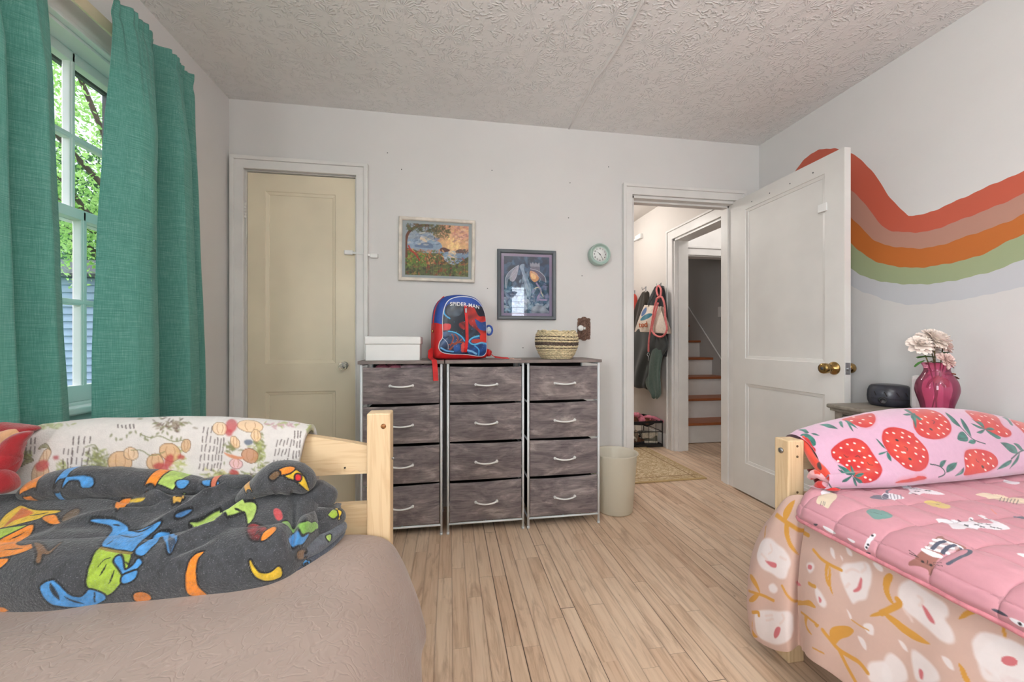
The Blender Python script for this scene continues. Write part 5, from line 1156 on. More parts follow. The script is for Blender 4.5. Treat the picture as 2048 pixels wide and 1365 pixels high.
# orange winged reptile at the left
S.pblob([(-5, 1052), (12, 1030), (38, 1013), (48, 1014), (74, 1022), (122, 1022), (100, 1030), (70, 1040), (40, 1048), (0, 1058)], YEL, smooth=4, **ol); S.pblob([(10, 1050), (40, 1020), (46, 1016), (68, 1026), (50, 1034), (24, 1044), (8, 1056)], RDD, smooth=4, alpha=.75, aa=.003)
S.pblob([(84, 1036), (110, 1030), (118, 1044), (136, 1040), (116, 1048), (100, 1048)], ORG, smooth=4, **ol); S.pblob([(-10, 1062), (40, 1053), (52, 1052), (30, 1064), (-10, 1080)], GRN, smooth=4, **ol)
S.pblob([(-10, 1088), (30, 1066), (62, 1050), (66, 1056), (58, 1072), (30, 1088), (46, 1092), (70, 1088), (62, 1098), (30, 1110), (0, 1116), (-10, 1118)], ORG, smooth=4, **ol)
S.pblob([(68, 1086), (84, 1090), (96, 1104), (110, 1094), (124, 1084), (108, 1100), (96, 1110), (84, 1108), (80, 1126), (72, 1124), (76, 1106)], (120, 84, 50), smooth=4, **ol); S.pblob([(-10, 1122), (16, 1118), (8, 1130), (-10, 1142)], ORG, smooth=4, **ol); S.pblob([(130, 1030), (150, 1018), (160, 1022), (150, 1034), (124, 1044)], (96, 74, 50), smooth=4, **ol)
# moons, claws, tail
S.pblob([(408, 1104), (398, 1114), (392, 1132), (392, 1160), (398, 1176), (416, 1194), (392, 1194), (376, 1188), (372, 1168), (374, 1142), (380, 1122), (392, 1110)], ORG, smooth=4, **ol)
S.pblob([(500, 1120), (508, 1136), (522, 1148), (542, 1146), (558, 1134), (564, 1152), (548, 1160), (530, 1162), (512, 1154), (502, 1138)], YEL, smooth=4, **ol)
S.pblob([(380, 1046), (400, 1046), (430, 1026), (470, 1014), (494, 1006), (510, 1008), (512, 1022), (504, 1040), (496, 1048), (494, 1034), (488, 1022), (470, 1028), (440, 1036), (410, 1052), (390, 1052)], LG, smooth=4, **ol)
S.pblob([(494, 1056), (504, 1048), (520, 1052), (534, 1058), (530, 1074), (514, 1082), (500, 1076)], (150, 40, 44), smooth=4, mottle=((50, 20, 22), 160), **ol); S.pblob([(528, 1066), (546, 1054), (552, 1060), (536, 1076), (522, 1082)], ORG, smooth=4, **ol)
S.pblob([(268, 1188), (290, 1186), (304, 1198), (282, 1206), (270, 1202)], (206, 120, 44), smooth=4, **ol); S.pblob([(-10, 1212), (24, 1222), (-10, 1228)], ORG, smooth=2, aa=.002)
S.pblob([(352, 1030), (372, 1022), (384, 1020), (372, 1030), (356, 1036)], (60, 110, 160), smooth=4, **ol); S.pblob([(230, 1010), (246, 1000), (262, 998), (252, 1012), (236, 1020)], ORG, smooth=4, **ol); S.pblob([(262, 1000), (290, 996), (280, 1004), (262, 1006)], YEL, smooth=4, aa=.002)
S.pblob([(346, 1000), (356, 994), (368, 998), (364, 1006), (354, 1002), (348, 1008)], (206, 160, 70), smooth=3, **ol); S.pblob([(548, 1018), (560, 1020), (566, 1036), (556, 1042), (548, 1030)], (190, 70, 74), smooth=4, aa=.002)
S.pblob([(564, 1044), (600, 1050), (640, 1048), (628, 1064), (600, 1070), (578, 1056)], (124, 170, 76), smooth=4, **ol); S.pblob([(578, 1076), (594, 1062), (604, 1076), (618, 1068), (606, 1088), (584, 1092)], BLU, smooth=4, **ol); S.pblob([(594, 1106), (608, 1100), (612, 1114), (598, 1120)], (120, 88, 56), smooth=4, **ol)
for pts in ([(262, 1062), (284, 1064), (306, 1052)], [(238, 1070), (262, 1076), (284, 1070)], [(226, 1050), (240, 1052)], [(214, 1090), (226, 1082)], [(250, 1124), (262, 1134)], [(60, 1032), (96, 1026)], [(20, 1080), (48, 1066)], [(10, 1100), (44, 1098)], [(520, 1060), (508, 1072)], [(440, 1024), (452, 1032)], [(470, 1018), (482, 1022)]): S.pline(pts, .0026, BLK, 4, taper=True)
rolls = [
    (roll([q3(40, 990, .985), q3(110, 972, .99), q3(200, 966, .99), q3(300, 967, .99), q3(420, 974, .99)], .034, [.022, .034, .032, .028, .018], GREY, seed=11, nu=240, nv=90),
        [([(108, 985), (112, 965), (130, 956), (180, 953), (186, 972), (164, 976), (160, 962), (140, 960), (128, 972), (120, 986)], BLU), ([(296, 968), (318, 968), (345, 980), (372, 988), (350, 994), (310, 988), (296, 984)], LG), ([(290, 970), (308, 968), (314, 990), (296, 990)], ORG), ([(36, 992), (60, 978), (72, 976), (62, 994)], ORG), ([(354, 962), (378, 962), (370, 976), (356, 976)], BLU)]),
    (roll([q3(380, 978, .99), q3(450, 966, .99), q3(500, 962, .98)], .022, [.018, .018, .012], GREY, seed=12), [([(404, 962), (432, 962), (436, 970), (412, 972)], BLU), ([(420, 976), (434, 974), (436, 986), (424, 988)], (200, 110, 80))]),
    (roll([q3(470, 1004, .93), q3(510, 978, .945), q3(556, 955, .955), q3(600, 962, .955), q3(616, 985, .95)], [.018, .032, .042, .040, .022], [.009, .020, .036, .036, .026], GREY, nu=200, nv=120, seed=13, amp=.08),
        [([(566, 940), (585, 938), (604, 950), (614, 970), (618, 984), (606, 974), (592, 962), (572, 954)], YEL), ([(556, 942), (576, 934), (590, 937), (580, 946), (562, 950)], ORG), ([(592, 950), (602, 952), (600, 962), (592, 960)], RDD), ([(538, 955), (552, 944), (560, 948), (548, 960)], (110, 84, 56)), ([(492, 982), (502, 980), (508, 996), (500, 1000)], (206, 150, 60))]),
    (roll([q3(592, 1010, .97), q3(630, 990, .985), q3(672, 1002, .99)], [.02, .03, .016], [.030, .036, .022], GREY, seed=14, nu=140, nv=90), []),
    (roll([q3(560, 1045, .93), q3(600, 1040, .945), q3(650, 1032, .97), q3(668, 1022, .985)], [.02, .024, .024, .012], [.022, .024, .024, .016], GREY, seed=15, nu=140, nv=90), [([(568, 1048), (600, 1052), (640, 1050), (630, 1062), (600, 1072), (580, 1058)], (124, 170, 76))]),
    (roll([q3(570, 1085, .90), q3(610, 1066, .93), q3(655, 1046, .96), q3(690, 1026, .985)], [.018, .022, .022, .014], [.016, .018, .020, .022], GREY, seed=16, nu=160, nv=80), [([(650, 1022), (664, 1014), (678, 1022), (670, 1036), (660, 1034)], GRN), ([(668, 1018), (690, 1014), (694, 1030), (676, 1040), (684, 1024)], YEL), ([(580, 1076), (596, 1066), (612, 1072), (590, 1088)], BLU)]),
    (roll([q3(548, 1135, .862), q3(590, 1110, .885), q3(640, 1085, .93), q3(692, 1048, .985)], [.022, .022, .020, .014], [.022, .018, .016, .016], (88, 92, 100), seed=17, nu=180, nv=80), [([(594, 1108), (610, 1102), (612, 1116), (598, 1118)], (110, 84, 56)), ([(652, 1074), (662, 1070), (660, 1084)], LG)]),
    (roll([q3(520, 1160, .835), q3(585, 1140, .87), q3(640, 1104, .925), q3(690, 1060, .98)], [.018, .018, .016, .010], [.014, .013, .012, .012], (66, 72, 84), seed=18, nu=180, nv=60), [([(606, 1128), (620, 1122), (614, 1136)], BLU)])]
for s_, arts in rolls:
    for pts, col in arts: s_.pblob(pts, col, smooth=4, outline=BLK, ow=.0034)
gb = build_surfs('dinosaur_blanket', [S] + [r[0] for r in rolls], M['grey_fleece'])
tag(gb, 'dark grey fleece blanket with blue, orange and green dinosaurs heaped on the left bed', 'blanket')
# ------------------------------------------------------------------ right bed: floral sheet
M['sheet'] = printmat('floral_cotton', .85, .25, 14, .1, .03)
top = [(1.34, 1.150, .36), (1.12, 1.160, .38), (1.050, 1.155, .405), (1.036, 1.124, .440), (1.038, 1.085, .505), (1.046, 1.060, .532), (1.060, 1.02, .545), (1.052, .96, .543), (1.045, .85, .542), (1.045, .60, .542), (1.045, .2, .542), (1.045, -.3, .542), (1.045, -.85, .542)]
bot = [(1.36, 1.19, .05), (1.12, 1.205, .05), (1.025, 1.18, .055), (.988, 1.135, .045), (.974, 1.07, .060), (.978, 1.01, .095), (.990, .975, .125), (.972, .92, .150), (.960, .82, .165), (.962, .58, .16), (.965, .2, .16), (.965, -.3, .16), (.965, -.85, .16)]
tc_, bc_ = catmull(top, 12), catmull(bot, 12); dB = np.concatenate([[0], np.cumsum(np.linalg.norm(np.diff(bc_, axis=0), axis=1))])
nu, nv = 620, 240; t = np.concatenate([np.linspace(0, 1.05, 500), np.linspace(1.05, dB[-1], 121)[1:]]); Tt = np.stack([np.interp(t, dB, tc_[:, k]) for k in range(3)], 1); Bb = np.stack([np.interp(t, dB, bc_[:, k]) for k in range(3)], 1)
v = np.linspace(0, 1, nv)[None, :, None]; P = Tt[:, None] * (1 - v) + Bb[:, None] * v
T = np.gradient(Bb, axis=0); N = np.stack([T[:, 1], -T[:, 0], 0 * T[:, 0]], 1); N /= np.linalg.norm(N, axis=1, keepdims=True); 
if N[-1, 0] > 0: N = -N
bulge = np.sin(PI * np.clip(v[..., 0], 0, 1)) ** .8; crn = np.exp(-((t - .42) / .20) ** 2)[:, None]
P = P + N[:, None] * (bulge * (.014 + .020 * crn) + v[..., 0] * (.006 * np.sin(t * 21)[:, None] + .004 * np.sin(t[:, None] * 47 + v[..., 0] * 2)) + .003 * vnoise(t[:, None] * 16 + 0 * v[..., 0], v[..., 0] * 9 + 0 * t[:, None], 5))[..., None]
tcr = float(np.interp(1, [0, 1], [0, dB[12 * 6]]))
P = P - N[:, None] * (.030 * np.exp(-((t[:, None] - tcr + .02 * v[..., 0]) / .012) ** 2) * np.clip(v[..., 0] * 3, 0, 1) * 1.0)[..., None]
P[:, 0] = P[:, 0]; S = Surf(P, base=(206, 174, 161)); OC, WH, PK = (204, 148, 64), (234, 225, 225), (202, 112, 118)
def zz(pts, x0, y0, k=3.289): return [(x0 + a / k, y0 + b / k) for a, b in pts]
Z5 = lambda *p: zz(p, 1480, 950); Z6 = lambda *p: zz(p, 1764, 950)
def FL(px, soft=.006): S.pblob(px, WH, smooth=4, aa=soft, alpha=.88)
FL(Z5((150, 430), (200, 420), (250, 460), (300, 500), (335, 570), (320, 620), (300, 680), (260, 685), (210, 650), (150, 620), (115, 560), (120, 500)))
FL(Z5((105, 905), (180, 890), (260, 900), (330, 900), (350, 960), (345, 1040), (320, 1090), (250, 1120), (180, 1100), (120, 1060), (100, 980)))
FL(Z5((680, 590), (760, 580), (830, 575), (865, 620), (870, 690), (850, 760), (830, 820), (780, 830), (745, 850), (710, 790), (680, 720), (660, 650)))
FL(Z5((190, 730), (220, 715), (250, 750), (235, 780), (200, 770))); FL(Z5((497, 740), (530, 770), (570, 840), (560, 875), (525, 860), (500, 800))); FL(Z5((440, 590), (480, 580), (490, 620), (460, 650)))
for a in (((595, 480), (620, 500), (630, 560), (605, 530)), ((700, 480), (730, 500), (740, 540), (710, 520)), ((660, 530), (680, 550), (675, 570)), ((875, 575), (930, 600), (940, 640), (900, 620)), ((775, 1060), (820, 1090), (835, 1160), (795, 1110)), ((810, 985), (870, 985), (885, 1050), (850, 1050)), ((705, 885), (735, 930), (735, 965), (715, 925))): FL(Z5(*a), .003)
FL(Z5((845, 1250), (900, 1230), (970, 1240), (1000, 1365), (860, 1365)))
FL(Z6((115, 740), (180, 690), (240, 730), (330, 790), (420, 850), (445, 920), (420, 960), (470, 1040), (475, 1110), (400, 1100), (330, 1040), (240, 960), (150, 890), (110, 810)))
FL(Z6((640, 1170), (700, 1100), (810, 1085), (900, 1120), (960, 1200), (960, 1365), (700, 1365), (640, 1260)))
FL(Z6((200, 1150), (290, 1210), (360, 1280), (380, 1365), (240, 1365), (205, 1260))); FL(Z6((20, 1200), (80, 1180), (150, 1260), (170, 1365), (10, 1365))); FL(Z6((108, 1085), (150, 1110), (175, 1170), (140, 1140)), .003); FL(Z6((395, 1190), (450, 1220), (475, 1290), (420, 1250)), .003)
for p_ in (Z5((165, 562), (200, 572), (240, 585), (240, 612), (215, 612), (185, 590)), Z5((240, 1005), (268, 1005), (262, 1045), (235, 1080), (222, 1050)), Z5((795, 675), (808, 700), (800, 750), (770, 775), (745, 765), (775, 735)), Z5((520, 800), (540, 830), (525, 845)), Z5((450, 595), (475, 600), (470, 625), (450, 620)), Z5((365, 705), (385, 705), (410, 740), (380, 730)), Z6((262, 850), (300, 890), (345, 960), (345, 985), (305, 950)), Z6((780, 1310), (860, 1335), (930, 1365), (800, 1365)), Z6((245, 1280), (272, 1290), (270, 1350), (250, 1330))): S.pblob(p_, PK, smooth=4, aa=.003)
for q_ in (Z5((140, 520), (180, 560)), Z5((200, 460), (215, 500), (190, 520)), Z5((265, 540), (300, 560)), Z5((170, 930), (215, 925)), Z5((175, 960), (220, 950)), Z5((265, 980), (290, 950), (280, 920)), Z5((700, 640), (740, 620), (780, 640)), Z5((800, 640), (830, 620), (820, 590)), Z5((700, 740), (720, 720)), Z6((160, 900), (200, 960)), Z6((240, 800), (270, 830), (250, 860)), Z6((680, 1250), (710, 1310), (750, 1270), (790, 1330), (830, 1290)), Z6((870, 1180), (890, 1240)), Z6((770, 1180), (790, 1200))): S.pline(q_, .006, (226, 204, 198), 4, alpha=.8, aa=.004)
def ST(px, w_=.008): S.pline(px, w_, OC, 5, aa=.002)
S.pblob(Z5((365, 165), (350, 210), (310, 300), (285, 280), (290, 235), (320, 195)), OC, smooth=4); S.pblob(Z5((300, 310), (325, 320), (325, 400), (350, 470), (388, 530), (340, 495), (300, 420), (292, 350)), OC, smooth=4)
ST(Z5((242, 265), (300, 310), (380, 360), (450, 400)), .011); ST(Z5((172, 340), (165, 410)), .005)
S.pblob(Z5((70, 655), (90, 670), (120, 720), (135, 785), (105, 740), (72, 690)), OC, smooth=4); ST(Z5((60, 765), (140, 790), (222, 828)), .008); S.pblob(Z5((65, 815), (110, 780), (130, 790), (95, 835), (65, 838)), OC, smooth=4)
ST(Z5((277, 730), (310, 790), (380, 860)), .006); S.pblob(Z5((345, 820), (400, 835), (455, 825), (480, 845), (500, 880), (440, 860), (380, 862)), OC, smooth=4); ST(Z5((455, 715), (495, 738)), .009)
ST(Z5((487, 495), (530, 550), (590, 590), (665, 628)), .008); S.pblob(Z5((565, 590), (590, 595), (575, 650), (590, 745), (562, 690)), OC, smooth=4); S.pblob(Z5((590, 595), (602, 640), (600, 720), (615, 800), (590, 740), (583, 650)), OC, smooth=4)
ST(Z5((85, 905), (120, 905), (125, 925)), .010); S.pblob(Z5((85, 950), (80, 1000), (95, 1040), (120, 1070), (85, 1060)), OC, smooth=4)
ST(Z5((405, 905), (450, 940), (510, 985)), .006); S.pblob(Z5((425, 930), (450, 945), (440, 990), (480, 1060), (440, 1020)), OC, smooth=4); S.pblob(Z5((490, 985), (525, 985), (510, 1010)), OC, smooth=4)
S.pblob(Z5((590, 1030), (620, 1000), (700, 995), (750, 1020), (730, 1060), (660, 1085), (630, 1120), (600, 1100)), OC, smooth=4); ST(Z5((545, 1025), (600, 1090), (650, 1150), (720, 1195), (780, 1230), (840, 1300)), .010); ST(Z5((655, 1160), (700, 1250), (760, 1360)), .010); ST(Z5((735, 955), (800, 1000), (850, 1025)), .003); ST(Z5((480, 1140), (550, 1175)), .004)
S.pblob(Z5((855, 932), (900, 905), (980, 885), (960, 915), (900, 935)), OC, smooth=4)
S.pblob(Z6((60, 650), (75, 680), (50, 740), (60, 800), (85, 860), (45, 830), (12, 760), (10, 690), (30, 655)), OC, smooth=4); ST(Z6((0, 912), (60, 885), (120, 850), (100, 820)), .012); S.pblob(Z6((5, 905), (60, 925), (150, 990), (250, 1060), (322, 1118), (240, 1100), (140, 1040), (50, 960)), OC, smooth=4)
S.pblob(Z6((500, 955), (540, 905), (600, 880), (635, 905), (590, 925), (540, 945)), OC, smooth=4); S.pblob(Z6((790, 1000), (815, 1010), (825, 1085), (800, 1070)), OC, smooth=4); S.pblob(Z6((505, 1240), (530, 1260), (560, 1310), (585, 1365), (545, 1365)), OC, smooth=4)
rq = np.random.RandomState(9)      # the same motifs go on along the rest of the sheet
for k in range(9):
    cx, cy = 1.05 + .15 * k, .12 + .14 * (k % 2); S.fill(catmull(ell(cx, cy, .05, .04, rq.uniform(0, 3), 9) + rq.normal(0, .006, (9, 2)), 4, True), WH, aa=.005, alpha=.88); S.fill(ell(cx + .005, cy, .012, .007, rq.uniform(0, 3)), PK); S.line([(cx + .05, cy - .05), (cx + .085, cy), (cx + .075, cy + .07)], .010, OC, taper=True); S.line([(cx + .085, cy), (cx + .12, cy - .03)], .008, OC, taper=True)
fl = build_surfs('floral_sheet', [S], M['sheet'], flip=True); sm = fl.modifiers.new('t', 'SOLIDIFY'); sm.thickness = .002; sm.offset = 0
tag(fl, 'peach floral sheet hanging down the side of the right bed', 'bed sheet')

# ------------------------------------------------------------------ pink quilted comforter with cats
M['comforter'] = printmat('pink_cat_comforter', .75, .2, 9, .15, .05)
nu, nv = 640, 420
Yg = np.concatenate([np.linspace(1.062, .36, 560), np.linspace(.36, -.88, 81)[1:]])[:, None]
kx = np.array([0, .03, .07, .13, .20, .30, 1.0]); vx = np.linspace(0, 1, nv)
xb = np.interp(vx, kx, [.998, .993, 1.000, 1.030, 1.085, 1.19, 2.118]); zb = np.interp(vx, kx, [.496, .508, .530, .555, .567, .568, .560])
k_ = np.ones(11) / 11; xb = np.convolve(np.pad(xb, 5, 'reflect', reflect_type='odd'), k_, 'valid'); zb = np.convolve(np.pad(zb, 5, 'reflect', reflect_type='odd'), k_, 'valid')
X = xb[None] + 0 * Yg; Z = zb[None] + 0 * Yg; Y = Yg + 0 * X
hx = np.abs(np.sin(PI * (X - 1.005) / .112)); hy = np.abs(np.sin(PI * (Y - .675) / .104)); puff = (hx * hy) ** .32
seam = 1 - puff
nrm = np.clip((X - 1.0) / .06, 0, 1)
Z = Z + .016 * (puff - .55) * (.35 + .65 * nrm); X = X - .012 * (puff - .4) * (1 - nrm)
Z += .0035 * vnoise(X * 40, Y * 40, 3) * puff + .002 * vnoise(X * 90, Y * 70, 4)
# left head corner rounds over beside the bed post
cor = np.clip((Y - .96) / .10, 0, 1) ** 2 * np.clip((1.16 - X) / .16, 0, 1); X = X + cor * .055; Z = Z - cor * .012; Y = Y - cor * .03
S = Surf(np.stack([X, Y, Z], -1), base=(198, 140, 151))
WHT, GRY, TEAL, CRM, BRN = (232, 228, 234), (104, 104, 120), (108, 146, 140), (226, 208, 184), (146, 96, 88)
# brown cat in a checked shirt
S.pblob(Z6((365, 408), (400, 405), (420, 425), (540, 470), (545, 490), (440, 500), (385, 545), (345, 600), (325, 660), (308, 660), (300, 625), (230, 600), (180, 600), (178, 575), (215, 550), (270, 490), (330, 440)), BRN, smooth=4)
S.pblob(Z6((255, 495), (280, 485), (400, 535), (385, 550), (320, 535)), WHT, smooth=3); S.pblob(Z6((300, 470), (370, 420), (430, 440), (520, 480), (430, 520), (360, 510)), WHT, smooth=3, alpha=.35)
for p_ in (Z6((345, 430), (420, 440)), Z6((330, 455), (460, 480)), Z6((300, 478), (440, 520)), Z6((380, 425), (520, 480))): S.pline(p_, .008, WHT, 2)
for p_ in (Z6((415, 440), (370, 450), (330, 490)), Z6((480, 465), (430, 480), (400, 515))): S.pline(p_, .007, (70, 74, 92), 3)
S.pline(Z6((520, 490), (575, 495), (570, 520), (500, 550), (432, 588)), .007, (84, 88, 104)); 
for p_ in (Z6((178, 500), (235, 540)), Z6((180, 515), (240, 545)), Z6((340, 580), (390, 580)), Z6((340, 590), (400, 600))): S.pline(p_, .0012, (60, 50, 50), 2)
for c_ in ((268, 576), (323, 597)): S.fill(ell(*S.locate(Z6(c_))[0], .003, .003, n=10), (50, 40, 40))
S.pline(Z6((300, 565), (296, 585)), .0015, (50, 40, 40), 2)
# white spotted cat
S.pblob(Z6((345, 295), (420, 290), (500, 305), (560, 310), (575, 280), (600, 285), (605, 312), (680, 318), (740, 320), (690, 300), (630, 270), (650, 262), (720, 295), (810, 330), (840, 350), (835, 362), (740, 362), (640, 350), (540, 358), (460, 355), (440, 325)), WHT, smooth=3)
for c_ in ((510, 305), (555, 330), (620, 330), (645, 318), (700, 328), (730, 345), (770, 352), (700, 296), (660, 345), (590, 300)): S.fill(ell(*S.locate(Z6(c_))[0], .005, .003, .4, n=10), (46, 46, 56))
S.pblob(Z6((100, 60), (170, 70), (250, 90), (340, 105), (420, 130), (330, 130), (250, 120), (170, 130), (190, 105), (130, 80)), WHT, smooth=3)
for c_ in ((160, 70), (200, 92), (240, 95), (300, 105), (230, 110), (210, 125)): S.fill(ell(*S.locate(Z6(c_))[0], .007, .003, .4, n=10), (46, 46, 56))
# grey striped cat, cream cat, yellow cat, teal cat and small ones
S.pblob(Z5((850, 150), (890, 135), (960, 135), (1000, 160), (960, 165), (890, 160)), GRY, smooth=3); S.pblob(Z6((0, 125), (60, 122), (150, 150), (120, 162), (60, 160), (0, 160)), WHT, smooth=3); S.pblob(Z6((0, 128), (40, 130), (40, 160), (0, 158)), GRY, smooth=3); S.pline(Z6((35, 122), (32, 106), (60, 98)), .006, GRY)
for k in range(4): S.pline(Z6((55 + k * 22, 130), (62 + k * 22, 158)), .002, GRY, 2)
S.pblob(Z6((610, 130), (680, 120), (760, 130), (850, 150), (960, 160), (980, 195), (860, 185), (760, 165), (680, 150)), CRM, smooth=3)
for k in range(6): S.pline(Z6((785 + k * 22, 150 + k * 3), (775 + k * 22, 175 + k * 4)), .0016, (96, 90, 84), 2)
S.pblob(Z6((275, 175), (360, 172), (450, 205), (430, 225), (340, 210), (300, 195)), (214, 190, 120), smooth=3); S.fill(ell(*S.locate(Z6((365, 198)))[0], .004, .003, n=8), (60, 60, 60)); S.pblob(Z6((640, 0), (700, -4), (730, 8), (660, 12)), (214, 190, 120), smooth=3)
S.pblob(Z5((828, 240), (870, 225), (934, 240), (960, 270), (930, 295), (880, 290), (850, 265)), TEAL, smooth=3); S.pblob(Z6((-5, 240), (40, 250), (75, 275), (30, 290), (-5, 285)), TEAL, smooth=3); S.pline(Z5((860, 245), (930, 262)), .0015, (60, 90, 86), 3)
S.pblob(Z5((520, 140), (560, 110), (620, 120), (640, 150), (600, 190), (580, 225), (540, 200), (500, 185)), CRM, smooth=3); S.pblob(Z5((530, 120), (550, 100), (600, 110), (560, 130)), WHT, smooth=3)
for p_ in (Z5((535, 175), (530, 200)), Z5((550, 175), (545, 200)), Z5((560, 180), (556, 202))): S.pline(p_, .0012, (90, 90, 96), 2)
S.pblob(Z6((790, 40), (850, 36), (910, 52), (880, 66), (820, 56)), WHT, smooth=3); S.pblob(Z6((860, 272), (900, 275), (960, 270), (960, 292), (900, 288)), GRY, smooth=3); S.pblob(Z6((885, 518), (940, 520), (960, 545), (920, 540)), WHT, smooth=3); S.pline(Z6((720, 230), (750, 258)), .004, (206, 132, 122), 2)
S.pblob(Z5((830, 440), (850, 410), (880, 385), (897, 400), (870, 430), (845, 480), (835, 500), (818, 480)), WHT, smooth=3)
for c_ in ((870, 402), (842, 460), (832, 480)): S.fill(ell(*S.locate(Z5(c_))[0], .003, .003, n=8), (40, 40, 50))
S.pblob(Z5((545, 335), (590, 355), (635, 390), (600, 385), (560, 360)), WHT, smooth=3); S.pblob(Z5((480, 322), (515, 325), (500, 340)), (60, 62, 76), smooth=3); S.pblob(Z5((700, 415), (760, 440), (740, 450)), WHT, smooth=3); S.pblob(Z5((825, 510), (862, 515), (845, 530)), (60, 62, 76), smooth=3)
S.pblob(Z6((715, 888), (760, 885), (830, 930), (800, 930)), (60, 62, 76), smooth=3); S.pblob(Z6((830, 940), (900, 960), (960, 1000), (900, 1000)), WHT, smooth=3); S.fill(ell(*S.locate(Z6((905, 984)))[0], .003, .003, n=8), (30, 30, 36))
rq = np.random.RandomState(4); U0 = float(S.UV.reshape(nu, nv, 2)[:, 0, 0][np.argmin(np.abs(Yg[:, 0] - .50))])
for k in range(34):
    cx, cy = U0 + .06 + (k % 9) * .145 + rq.uniform(-.02, .02), .16 + (k // 9) * .26 + .12 * (k % 2); c_ = (WHT, GRY, TEAL, CRM, BRN)[k % 5]; an = rq.uniform(0, 3)
    S.fill(ell(cx, cy, .045, .020, an), c_); hx_, hy_ = cx + .045 * math.cos(an), cy + .045 * math.sin(an); S.fill(ell(hx_, hy_, .019, .016, an), c_); S.line([(cx - .04 * math.cos(an), cy - .04 * math.sin(an)), (cx - .07 * math.cos(an + .3), cy - .07 * math.sin(an + .3)), (cx - .075 * math.cos(an + .8), cy - .075 * math.sin(an + .8))], .007, c_)
# stitched seams, real grooves already, carry darker thread
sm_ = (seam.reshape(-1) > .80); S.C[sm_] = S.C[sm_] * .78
comf = thing('comforter', 'pink quilted comforter printed with cats on the right bed', 'comforter', (1.05, .5, .55))
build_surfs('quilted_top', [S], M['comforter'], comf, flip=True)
# underside lip along the hem: cream backing and piping
hem = np.stack([X[:, 0] + .002, Y[:, 0], Z[:, 0] - .004], 1); bmh = bmesh.new(); tube(bmh, [tuple(p) for p in hem[::6]], .0065, 8); wp('hem', bmh, M['comforter'] if False else flat('pink_hem', (218, 140, 152), .8, .12, 60, bump=.3, bscale=90), comf)
o_ = S; P2 = np.stack([X[:, :120], Y[:, :120], Z[:, :120]], -1).copy(); P2[..., 2] -= .014; P2[..., 0] += .008
S2 = Surf(P2[::3, ::3], base=(222, 214, 178)); build_surfs('lining', [S2], M['comforter'], comf)

# ------------------------------------------------------------------ strawberry fleece over the right headboard
M['pink_fleece'] = fleece('pink_strawberry_fleece', .06, 330, .25)
stp = [onY(px, py, 1.105) for px, py in ((1597, 872), (1612, 862), (1650, 850), (1700, 838), (1750, 827), (1800, 820), (1850, 818), (1900, 818), (1950, 822), (2000, 832), (2048, 846), (2085, 858))]
def st_prof(x):
    z = float(np.interp(x, [p.x for p in stp], [p.z for p in stp])); zb_ = .566
    fbot = float(np.interp(x, [1.1, 1.3, 1.6, 2.12], [.985, .965, .975, 1.015]))
    return [(1.176, .58), (1.178, .64), (1.166, z - .035), (1.142, z - .006), (1.108, z), (1.066, z - .016), (1.030, z - .055), (fbot + .022, z - .105), (fbot, .62), (fbot - .004, .592), (fbot + .014, zb_ + .006), (fbot + .06, zb_)]
Xs = np.linspace(1.112, 2.125, 640); P = fleece_profile(Xs, st_prof, 330); vv = np.linspace(0, 1, 330)[None]; uu = Xs[:, None]
P[:, :, 1] -= .0055 * vnoise(uu * 9 + 0 * vv, vv * 6 + 0 * uu, 12) * np.clip((vv - .3) * 4, 0, 1)
P[:, :, 0] -= np.clip((1.30 - uu) / .19, 0, 1) * np.clip((vv - .55) * 3, 0, 1) * .028
S = Surf(P, base=(210, 168, 192)); SR, SO, DG, MG = (186, 24, 30), (210, 72, 46), (28, 62, 62), (48, 126, 112)
k7 = 6.5; Z7 = lambda *p: zz(p, 1550, 800, k7); Z8 = lambda *p: zz(p, 1800, 800, k7)
def berry(px, seeds, face=()):
    S.pblob(px, SR, smooth=5, aa=.0022); q = S.locate(catmull(px, 3, True)); c = q.mean(0)
    S.blob([tuple(c + (p - c) * .84) for p in q[::3]], SO, smooth=4, aa=.028, alpha=.75, mottle=((186, 30, 34), 60))
    for s_ in seeds: S.fill(ell(*S.locate([s_])[0], .0042, .0030, .5, n=12), (250, 222, 214), aa=.0012)
    for kind, *pts in face:
        if kind == 'o': S.fill(ell(*S.locate(pts)[0], .0052, .0042, .4, n=14), (40, 28, 30))
        else: S.pline(pts, .0022, (60, 26, 28), 5)
berry(Z7((730, 690), (740, 640), (830, 560), (930, 510), (1040, 500), (1130, 530), (1210, 600), (1260, 680), (1330, 780), (1390, 880), (1385, 960), (1320, 1040), (1230, 1080), (1130, 1080), (1020, 1000), (930, 890), (820, 810), (745, 750)),
    Z7((942, 580), (1035, 568), (860, 625), (767, 684), (1000, 655), (1097, 668), (1147, 625), (850, 752), (1165, 748), (1235, 732), (825, 797), (965, 800), (1030, 793), (1135, 822), (935, 850), (1085, 870), (1320, 812), (1210, 908), (1320, 948), (1175, 1012), (1240, 1040)),
    [('l', *Z7((895, 712), (925, 745), (960, 742))), ('l', *Z7((1045, 740), (1080, 730), (1108, 758))), ('l', *Z7((1200, 815), (1225, 845), (1270, 850)))])
